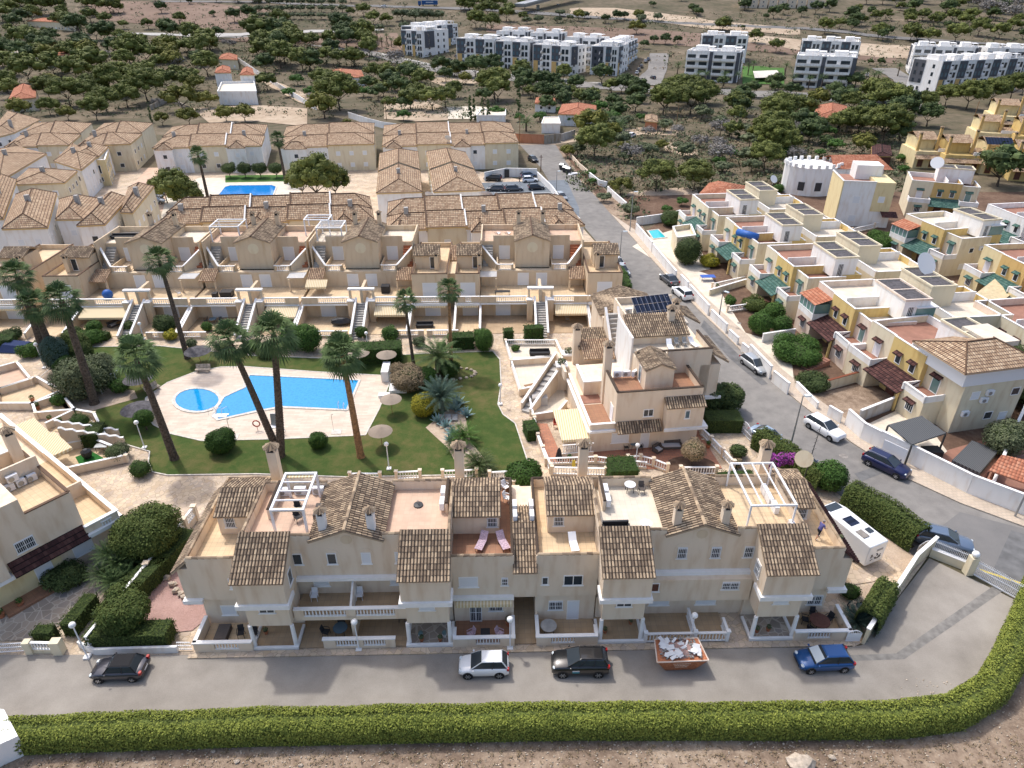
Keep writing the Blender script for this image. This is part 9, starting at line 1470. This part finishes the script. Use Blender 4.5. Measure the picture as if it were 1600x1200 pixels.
m.bd('rim','pinkish',t);m=M();m.blob(0,0,1.3,1.5,.8,.28,12,6,.1,3);m.bd('rubble','gravel_pink',t);m=M();R=random.Random(8)
for i in range(26):
 a,b=R.uniform(-1.35,1.3),R.uniform(-.75,.75);l,w2,an=R.uniform(.1,.42),R.uniform(.06,.25),R.uniform(0,3);zz=1.45+R.uniform(0,.12);c,s=math.cos(an),math.sin(an);p=[(a+c*l*u-s*w2*v,b+s*l*u+c*w2*v)for u,v in((-1,-1),(1,-1),(1,1),(-1,1))];m.prism([(u,v)for u,v in p],[zz,zz+.08,zz+.12,zz+.02],[zz+.03,zz+.11,zz+.15,zz+.05])
m.bd('broken_boards','paper',t);m=M();
for i in range(160):a,b=R.uniform(-1.45,1.45),R.uniform(-.85,.85);s=R.uniform(.03,.09);m.blob(a,b,1.45+R.uniform(-.02,.1),s*1.4,s,s,5,3,.3,i)
o=m.bd('rubble_chunks','rock_grey',t);o['kind']='stuff';m=M()
for r_,zz in((0,.95),(1,.72),(2,.5)):
 xx=-.62+.1*r_
 while xx<.6-.1*r_:l=R.uniform(.03,.09);f=(zz-.08)/1.27;yy=-.75-.25*f-.012;m.box(xx,yy-.004,zz,xx+l,yy+.01,zz+.1);xx+=l+.035
m.bd('worn_lettering','pinkish',t)
for i,(px,py)in enumerate(((878,265),(883,269),(888,271))):x,y=P(px,py);t=TH('waste_container','%s dark waste container from the left at the street kerb'%OR[i],'waste container',(x,y,0),-30,'waste containers at the street kerb');m=M();m.hexa([(-.5,-.5,.1),(.5,-.5,.1),(.5,.5,.1),(-.5,.5,.1)],[(-.65,-.6,1.3),(.65,-.6,1.3),(.65,.6,1.3),(-.65,.6,1.3)]);m.bd('body','dark_metal',t);m=M();m.hexa([(-.68,-.63,1.3),(.68,-.63,1.3),(.68,.63,1.3),(-.68,.63,1.3)],[(-.5,-.1,1.7),(.5,-.1,1.7),(.5,.1,1.7),(-.5,.1,1.7)]);m.bd('lid','grey_metal',t)
x,y=P(898,272);m=M();m.blob(x,y,.2,1.6,.8,.22,10,5,.1,2);m.blob(x-1.2,y-.9,.12,.8,.5,.14,8,4,.1,3);SN(m,'dumped_mattress','paper','dumped white mattress beside the waste containers','mattress')
x,y,z=G(671,11);t=TH('lorry','blue articulated lorry with white top on the highway','lorry',(x,y,z+.3),0);m=M();m.box(-6,-1.25,1.0,6.8,1.25,4.0);m.bd('trailer','paint_blue',t);m=M();m.box(-6,-1.28,4.0,6.8,1.28,4.15);m.bd('trailer_top','paper',t);m=M();m.box(-8.8,-1.2,.6,-6.4,1.2,3.6);m.bd('cab','paint_blue',t);m=M();m.box(-8.9,-1.0,2.1,-8.75,1.0,3.2);m.bd('windscreen','glass',t)
for a in(-7.8,-5,4,5.4):m=M();m.tube((a,-1.3,.5),(a,1.3,.5),.5,n=12);m.bd('wheel','rubber',t)
m=M();R=random.Random(2);xx=-2.6
while xx<3.2:l=R.uniform(.25,.5);m.box(xx,-1.27,2.2,xx+l,-1.255,2.9);xx+=l+.15
m.bd('lettering','paper',t)
x,y,z=G(600,12);car('white car on the highway left of the lorry',x,y,180,kind='sedan',paint='paint_white',L=4.6,z=z+.3)
#  people
def person(lb,x,y,z,deg,H=1.75,shirt=(.12,.12,.3),shorts=(.015,.018,.03),lean=.18,stride=.25,trous=False):
 t=TH('person',lb,'person',(x,y,z),deg);s=H/1.75;vs=[];es=[];rs=[]
 def add(p,r,par=None):
  vs.append(tuple(a*s for a in p));rs.append(r*s)
  if par is not None:es.append((par,len(vs)-1))
  return len(vs)-1
 pel=add((0,0,.93),.14);sp=add((lean*.5,0,1.15),.145,pel);ch=add((lean,0,1.38),.155,sp);nk=add((lean+.03,0,1.5),.055,ch);hd=add((lean+.06,0,1.6),.09,nk);ht=add((lean+.06,0,1.7),.085,hd)
 for sg in(-1,1):
  hip=add((0,sg*.1,.86),.105,pel);k=add((.06+sg*stride*.5,sg*.11,.5),.065,hip);a=add((sg*stride-.03,sg*.11,.09),.042,k);f=add((sg*stride+.06,sg*.12,.045),.045,a);add((sg*stride+.17,sg*.13,.035),.035,f)
  sh=add((lean-.01,sg*.2,1.42),.062,ch);el=add((lean+.04,sg*.25,1.14),.045,sh);wr=add((lean+.27,sg*.18,1.02),.03,el);pm=add((lean+.34,sg*.16,1.03),.034,wr)
  for j,dy in enumerate((-.03,-.01,.01,.03)):add((lean+.41+.008*(j in(1,2)),sg*.16+dy,1.015),.01,pm)
  add((lean+.36,sg*.11,1.05),.011,pm)
 me=bpy.data.meshes.new('body');me.from_pydata(vs,es,[]);o=bpy.data.objects.new('body',me);COL.objects.link(o);o.parent=t
 md=o.modifiers.new('skin','SKIN');
 for i,r in enumerate(rs):me.skin_vertices[0].data[i].radius=(r,r)
 me.skin_vertices[0].data[0].use_root=True;o.modifiers.new('sub','SUBSURF').levels=2;o.modifiers['sub'].render_levels=2
 dg=bpy.context.evaluated_depsgraph_get();ev=o.evaluated_get(dg);nm=bpy.data.meshes.new_from_object(ev);o.modifiers.clear();o.data=nm
 mn='%s_shirt'%lb[:6];mat('shirt_a' if not trous else 'shirt_b',shirt,.9);mat('shorts_a' if not trous else 'shorts_b',shorts,.9)
 nm.materials.clear()
 for q in('skin','shirt_a' if not trous else 'shirt_b','shorts_a' if not trous else 'shorts_b','white_trim'):nm.materials.append(MAT[q])
 for p in nm.polygons:
  c=p.center/s;i=0
  if c.z<.09:i=3
  elif(.48 if not trous else .1)<c.z<.97 and c.x<lean+.12 and abs(c.y)<.22:i=2
  elif .97<=c.z<1.49 and not(c.z<1.2 and(c.x>lean+.1 or abs(c.y)>.28)):i=1
  p.material_index=i;p.use_smooth=True
 h=M();h.blob((lean+.04)*s,0,1.70*s,.105*s,.095*s,.075*s,10,6,.03,1);h.bd('hair','shorts_a' if trous else 'rock_grey',t,smooth=True)
 e=M();e.blob((lean+.155)*s,0,1.62*s,.02,.015,.02,6,4);e.bd('nose','skin',t)
 for sg in(-1,1):e=M();e.blob((lean+.142)*s,sg*.035*s,1.65*s,.01,.013,.008,6,4);e.bd('eye','black_plastic',t)
 for sg in(-1,1):e=M();e.blob((lean+.05)*s,sg*.092*s,1.63*s,.018,.012,.03,6,4);e.bd('ear','skin',t)
 e=M();e.blob((lean+.142)*s,0,1.575*s,.008,.025,.007,6,4);e.bd('mouth','terracotta',t);return t
p=FR.m@Vector((24.9,38.75,0));person('person in purple blue shirt, dark shorts and white trainers, on the roof terrace',p.x,p.y,6.25,20,1.75,(.13,.13,.33))
x,y=P(812,287);person('person in dark clothes walking between the parked cars',x,y,.03,200,1.75,(.02,.02,.025),(.02,.02,.03),.1,.3,True)
#  furniture of the lane terrace
def F(x,y,z):p=FR.m@Vector((x,y,z));return p.x,p.y,p.z
for x,y,z,a,lb in((.2-.9,38.6,6.25,-20,'striped cushioned garden chair, left one on the brown roof terrace'),(.9,38.6,6.25,20,'striped cushioned garden chair, right one on the brown roof terrace')):LO_(*F(x,y,z),a,lb,'dark_metal',None,'pink_cloth')
LO_(*F(6.2,38.3,6.25),5,'white plastic sun lounger on the tan roof terrace')
for x,y,z,a,lb,c in((-1.0,44.2,6.25,120,'white armchair behind the left hut, nearest the table','white_metal'),(1.3,43.6,6.25,60,'white armchair beside the tile coping, left roof terrace','white_metal'),(1.2,45,6.25,40,'white armchair at the back corner of the left roof terrace','white_metal'),(-10.0,37.0,2.54,0,'white plastic chair on the right balcony','white_metal'),(-13.4,37.0,2.54,0,'white plastic chair on the left balcony','white_metal'),(-1.6,35.2,.1,-60,'pink cushioned chair left of the black table','pink_cloth'),(.6,35.2,.1,60,'pink cushioned chair right of the black table','pink_cloth'),(-11.6,36.6,.06,20,'dark mesh chair behind the glass table under the balcony','dark_metal'),(-12.6,35.7,.06,80,'dark mesh chair left of the glass table under the balcony','dark_metal'),(-10.6,36.4,.06,-30,'dark mesh chair right of the glass table under the balcony','dark_metal'),(-7.0,37.0,.06,0,'dark chair in the right bay under the balcony','dark_metal'),(24.2,36.0,.1,70,'black chair left of the brown round table','black_plastic'),(25.0,36.4,.1,0,'black chair behind the brown round table','black_plastic'),(26.0,36.0,.1,-60,'black chair right of the brown round table','black_plastic'),(24.3,35.1,.1,120,'black chair at the near left of the brown round table','black_plastic'),(-19.0,35.7,.1,10,'black cushioned armchair, left one on the left end terrace','black_plastic'),(-18.,35.7,.1,10,'black cushioned armchair, right one on the left end terrace','black_plastic'),(-14.6,40.6,8.05,30,'black reclining chair under the left pergola, rear one','black_plastic'),(-14.4,39.6,8.05,40,'black reclining chair under the left pergola, front one','black_plastic'),(11.9,42.3,8.05,0,'dark round wicker seat beside the white roof table','rattan')):CH_(*F(x,y,z),a,lb,c)
TB_(*F(-.5,35.1,.1),'black square table between the pink chairs',square=(.7,.7),top='black_plastic',mt='black_plastic');TB_(*F(4.3,35.6,.1),'large pale grey round table on the terrace right of the passage',r=.62,top='concrete',mt='dark_metal');TB_(*F(-11.5,35.8,.06),'round glass table under the left balcony',r=.55,top='glass_blue',mt='dark_metal');TB_(*F(25.1,35.6,.1),'brown round slatted table on the right end terrace',r=.75,top='brown_wood',mt='brown_wood');TB_(*F(-.2,44.6,6.25),'white oval table behind the left stair hut',r=.7);TB_(*F(11.0,42.5,8.05),'small white and blue round table at the back parapet',r=.45,top='paper',mt='dark_metal');TB_(*F(11.4,38.0,8.05),'small mosaic round table at the front parapet',r=.45,top='paper',mt='dark_metal')
sofa(*F(9.2,37.9,8.05),0,'black two seat sofa at the front parapet',1.9,'black_plastic','black_plastic');
x,y,z=F(-20.4,35.6,.1);m=M();m.box(x-.45,y-.5,.1,x+.45,y+.9,.6);SN(m,'storage_box','rattan','grey wicker storage box on the left end terrace','storage box');x,y,z=F(-12.9,40.3,8.05);m=M();m.box(x-.4,y-.7,8.05,x+.4,y+.7,8.6);SN(m,'storage_box','rattan','dark lidded storage box beside the left pergola','storage box')
x,y,z=F(-5.6,41.2,8.04);t=TH('parasol_base','dark round parasol base on the salmon roof terrace','parasol base',(x,y,z));m=M();m.lathe(0,0,[(.38,0),(.36,.1),(.08,.14)],16);m.bd('foot','dark_metal',t);m=M();m.tube((0,0,.1),(0,0,.5),.04);m.bd('socket','grey_metal',t)
PG('white timber pergola frame on the left roof terrace',FR,-15.7,38.2,-13.4,42.4,8.04,10.3,3,cloth='awning_cloth',w=.08);PG('large white metal pergola frame on the right roof terrace',FR,18.9,38.0,22.2,43.0,8.04,10.2,3,ax=1,w=.06)
for i,(x,y,a)in enumerate(((-14.6,42.8,0),(-15.6,42.8,0),(-13.6,42.8,0))):AC_(COL.objects['terraced_house.004']if 0 else None,FR,x,y,8.1,a)if 0 else None
def ac(lb,x,y,z,deg):
 p=F(x,y,z);t=TH('air_conditioner',lb,'air conditioner',p,deg-1.2);m=M();m.box(-.45,-.17,0,.45,.17,.65);m.bd('casing','white_metal',t);m=M();m.tube((-.12,-.2,.32),(-.12,-.17,.32),.24,.24,12);m.bd('fan_grille','grey_metal',t)
for a in(('left of three white air conditioners behind the left pergola',-16.3,42.7,8.05,0),('middle white air conditioner behind the left pergola',-15.0,42.8,8.05,0),('right white air conditioner behind the left pergola',-13.6,42.8,8.05,0),('upper white air conditioner on the salmon terrace partition',-3.7,42.0,8.3,-90),('lower white air conditioner on the salmon terrace partition',-3.7,40.7,8.3,-90),('rear white air conditioner on the pale terrace partition',9.0,42.0,8.3,90),('front white air conditioner on the pale terrace partition',9.0,40.8,8.3,90),('rear air conditioner under the right pergola',21.6,42.0,8.05,90),('middle air conditioner under the right pergola',21.6,41.0,8.05,90),('front air conditioner under the right pergola',21.7,40.0,8.05,90),('single white air conditioner at the tower top, right terrace',22.2,37.8,8.05,90)):ac(*a)
for lb,x,y0,y1 in(('low partition wall with tile top on the salmon roof terrace',-3.35,40.2,43.1),('low partition wall with tile top on the pale roof terrace',8.65,40.2,43.1),('sloping tile topped wall beside the left pergola',-16.6,39.8,43.1)):
 t=TH('partition_wall',lb,'wall',F(x,(y0+y1)/2,8.04),-1.2);m=M();m.box(x-.1,y0,8.04,x+.1,y1,9.0);m.bd('wall','beige',t,FR);CT(t,[(x,y0),(x,y1)],9.05)
for x,s in((-3.0,1),(8.3,1)):pass
for i,(x,y,z,lb)in enumerate(((-5.4,35.3,.12,'agave in a white pot, left under the second porch tower'),(-3.6,35.3,.12,'agave in a white pot, right under the second porch tower'),(-5.3,34.95,.12,'small clay pot at the front left of the second porch'),(-3.9,34.95,.12,'small clay pot at the front right of the second porch'),(8.6,35.4,.12,'clay pots cluster at the left of the third porch'),(10.7,36.2,.12,'clay pots at the back right of the third porch'),(20.2,35.2,.12,'clay pot at the left of the right outer porch'),(21.1,35.3,.12,'clay pot at the centre of the right outer porch'),(-17.2,35.9,.12,'spiky potted plant under the left outer porch'),(26.3,39.5,6.24,'clay pot plant beside the person on the roof'),(26.5,38.4,6.24,'dark leafy pot plant at the parapet before the person'),(1.3,36.3,.1,'round leafless potted shrub beside the passage wall'))):pot(*F(x,y,z),lb,'f_agave' if 'agave' in lb else 'f_olive',.16 if 'round' not in lb else .28,.4,'white_trim' if 'white' in lb else 'terracotta')
for i,(px,py,lb)in enumerate(((80,660,'clay pot with plant on the left garden wall, first'),(96,664,'clay pot with plant on the left garden wall, second'),(60,640,'white pot with cactus in the left garden'),(52,628,'tall cactus pot in the left garden corner'),(75,632,'agave pot beside the left garden wall'),(4,965,'dark pot with shrub in the left paved garden, left one'),(34,948,'dark pot on the porch step of the left house'),(890,722,'clay pot beside the black pole on the red patio'),(1106,700,'clay pot with bush at the red patio corner'),(1120,452,'small clay pot in the second street garden'))):x,y=P(px,py);pot(x,y,.05,lb,'f_bright',.25,.5)
x,y=P(1047,700);sofa(x,y,.05,0,'grey outdoor sofa with navy cushions on the red patio',2.2,'rattan','cushion');x,y=P(1027,706);sofa(x,y,.05,35,'grey outdoor armchair with striped cushion on the red patio',.9,'rattan','cushion');x,y=P(990,702);TB_(x,y,.05,'round glass table below the shuttered window of the corner house',r=.45,top='glass_blue',mt='dark_metal')
for a,lb in(((978,704),'dark chair left of the glass table on the red patio'),((1000,703),'dark chair right of the glass table on the red patio'),((868,668),'red cushioned chair behind the lattice screen')):x,y=P(*a);CH_(x,y,.05,0,lb,'dark_metal' if 'dark' in lb else 'red_paint')
x,y=P(896,735);m=M();m.hexa([(x-.2,y,.1),(x+.2,y,.1),(x+.2,y+.05,.1),(x-.2,y+.05,.1)],[(x-.15,y+.1,1.2),(x+.15,y+.1,1.2),(x+.15,y+.15,1.2),(x-.15,y+.15,1.2)]);SN(m,'slide','yellow_paint','yellow plastic board beside the patio balustrade','board');x,y=P(873,718);m=M();m.lathe(x,y,[(.3,0),(.35,.4),(.2,1.2),(.05,1.5)],8);SN(m,'covered_parasol','black_plastic','black covered parasol on the red patio','covered parasol')
x,y=P(843,555);sofa(x,y,.05,0,'black rattan sofa in the far corner garden plot',2.6,'black_plastic','black_plastic');x,y=P(843,562);TB_(x,y,.05,'low grey table before the black rattan sofa',square=(1.2,.6),top='concrete',mt='black_plastic',h=.4)
x,y=P(843,632);m=M();m.box(x-.9,y-.4,.05,x+.9,y+.5,1.1);SN(m,'storage_box','grey_wall','ribbed grey storage chest in the third garden plot','storage box')
x,y=P(830,606);t=TH('garden_bench','simple slatted bench in the second garden plot','bench',(x,y,.05),20);m=M();m.box(-.9,-.2,.4,.9,.2,.46);m.bd('seat','wood',t)
for s in(-.7,.7):m=M();m.box(s-.05,-.18,0,s+.05,.18,.4);m.bd('leg','wood',t)
x,y=P(162,705);TB_(x,y,.05,'dark rectangular table against the left stair wall',square=(1.3,.8),top='grey_metal',mt='dark_metal');x,y=P(138,716);m=M();m.lathe(x,y,[(.3,0),(.5,.5),(.5,.9),(.2,1.15)],12);SN(m,'barbecue','black_plastic','black round covered barbecue on the left garden terrace','barbecue')
x,y=P(30,545);t=TH('covered_set','dark blue folded parasol set in the far left garden','parasol',(x,y,0));m=M();m.hexa([(-2.2,-1.2,.1),(1.8,-1.6,.1),(2.2,.8,.1),(-1.8,1.2,.1)],[(-1.6,-.6,1.0),(1.4,-1.0,.8),(1.5,.4,.9),(-1.2,.6,1.1)]);m.bd('cloth','navy_cloth',t)
x,y=P(1345,950);m=M();m.lathe(x,y,[(1.1,.04),(1.1,.07)],14,1,.7);SN(m,'garden_pond','glass','small dark garden pond with rocks right of the terrace','pond');x,y=P(1338,975);FP(x,y,.2,1.5,'low cycad beside the garden pond',44,77,.2,'f_bluegreen','cycad',droop=.5);BU_(1325,930,1.8,1.0,'small shrub under the right overhang','f_box',n=500)
for i in range(12):a=i*.52;x,y=P(1345+14*math.cos(a),948+9*math.sin(a));m=M();m.blob(0,0,.12,.3,.25,.2,6,4,.3,i);SN(m,'boulder','rock','rock edging the small garden pond','stone',loc=(x,y,.03),group='rocks round the garden pond')
for i,(px,py)in enumerate(((276,925),(284,930),(290,936),(300,940),(270,915),(262,905))):x,y=P(px,py);m=M();m.blob(0,0,.15,.35,.3,.25,6,4,.3,i);SN(m,'boulder','rock','rock at the house corner in the pink gravel garden','stone',loc=(x,y,.03),group='rocks in the pink gravel garden')
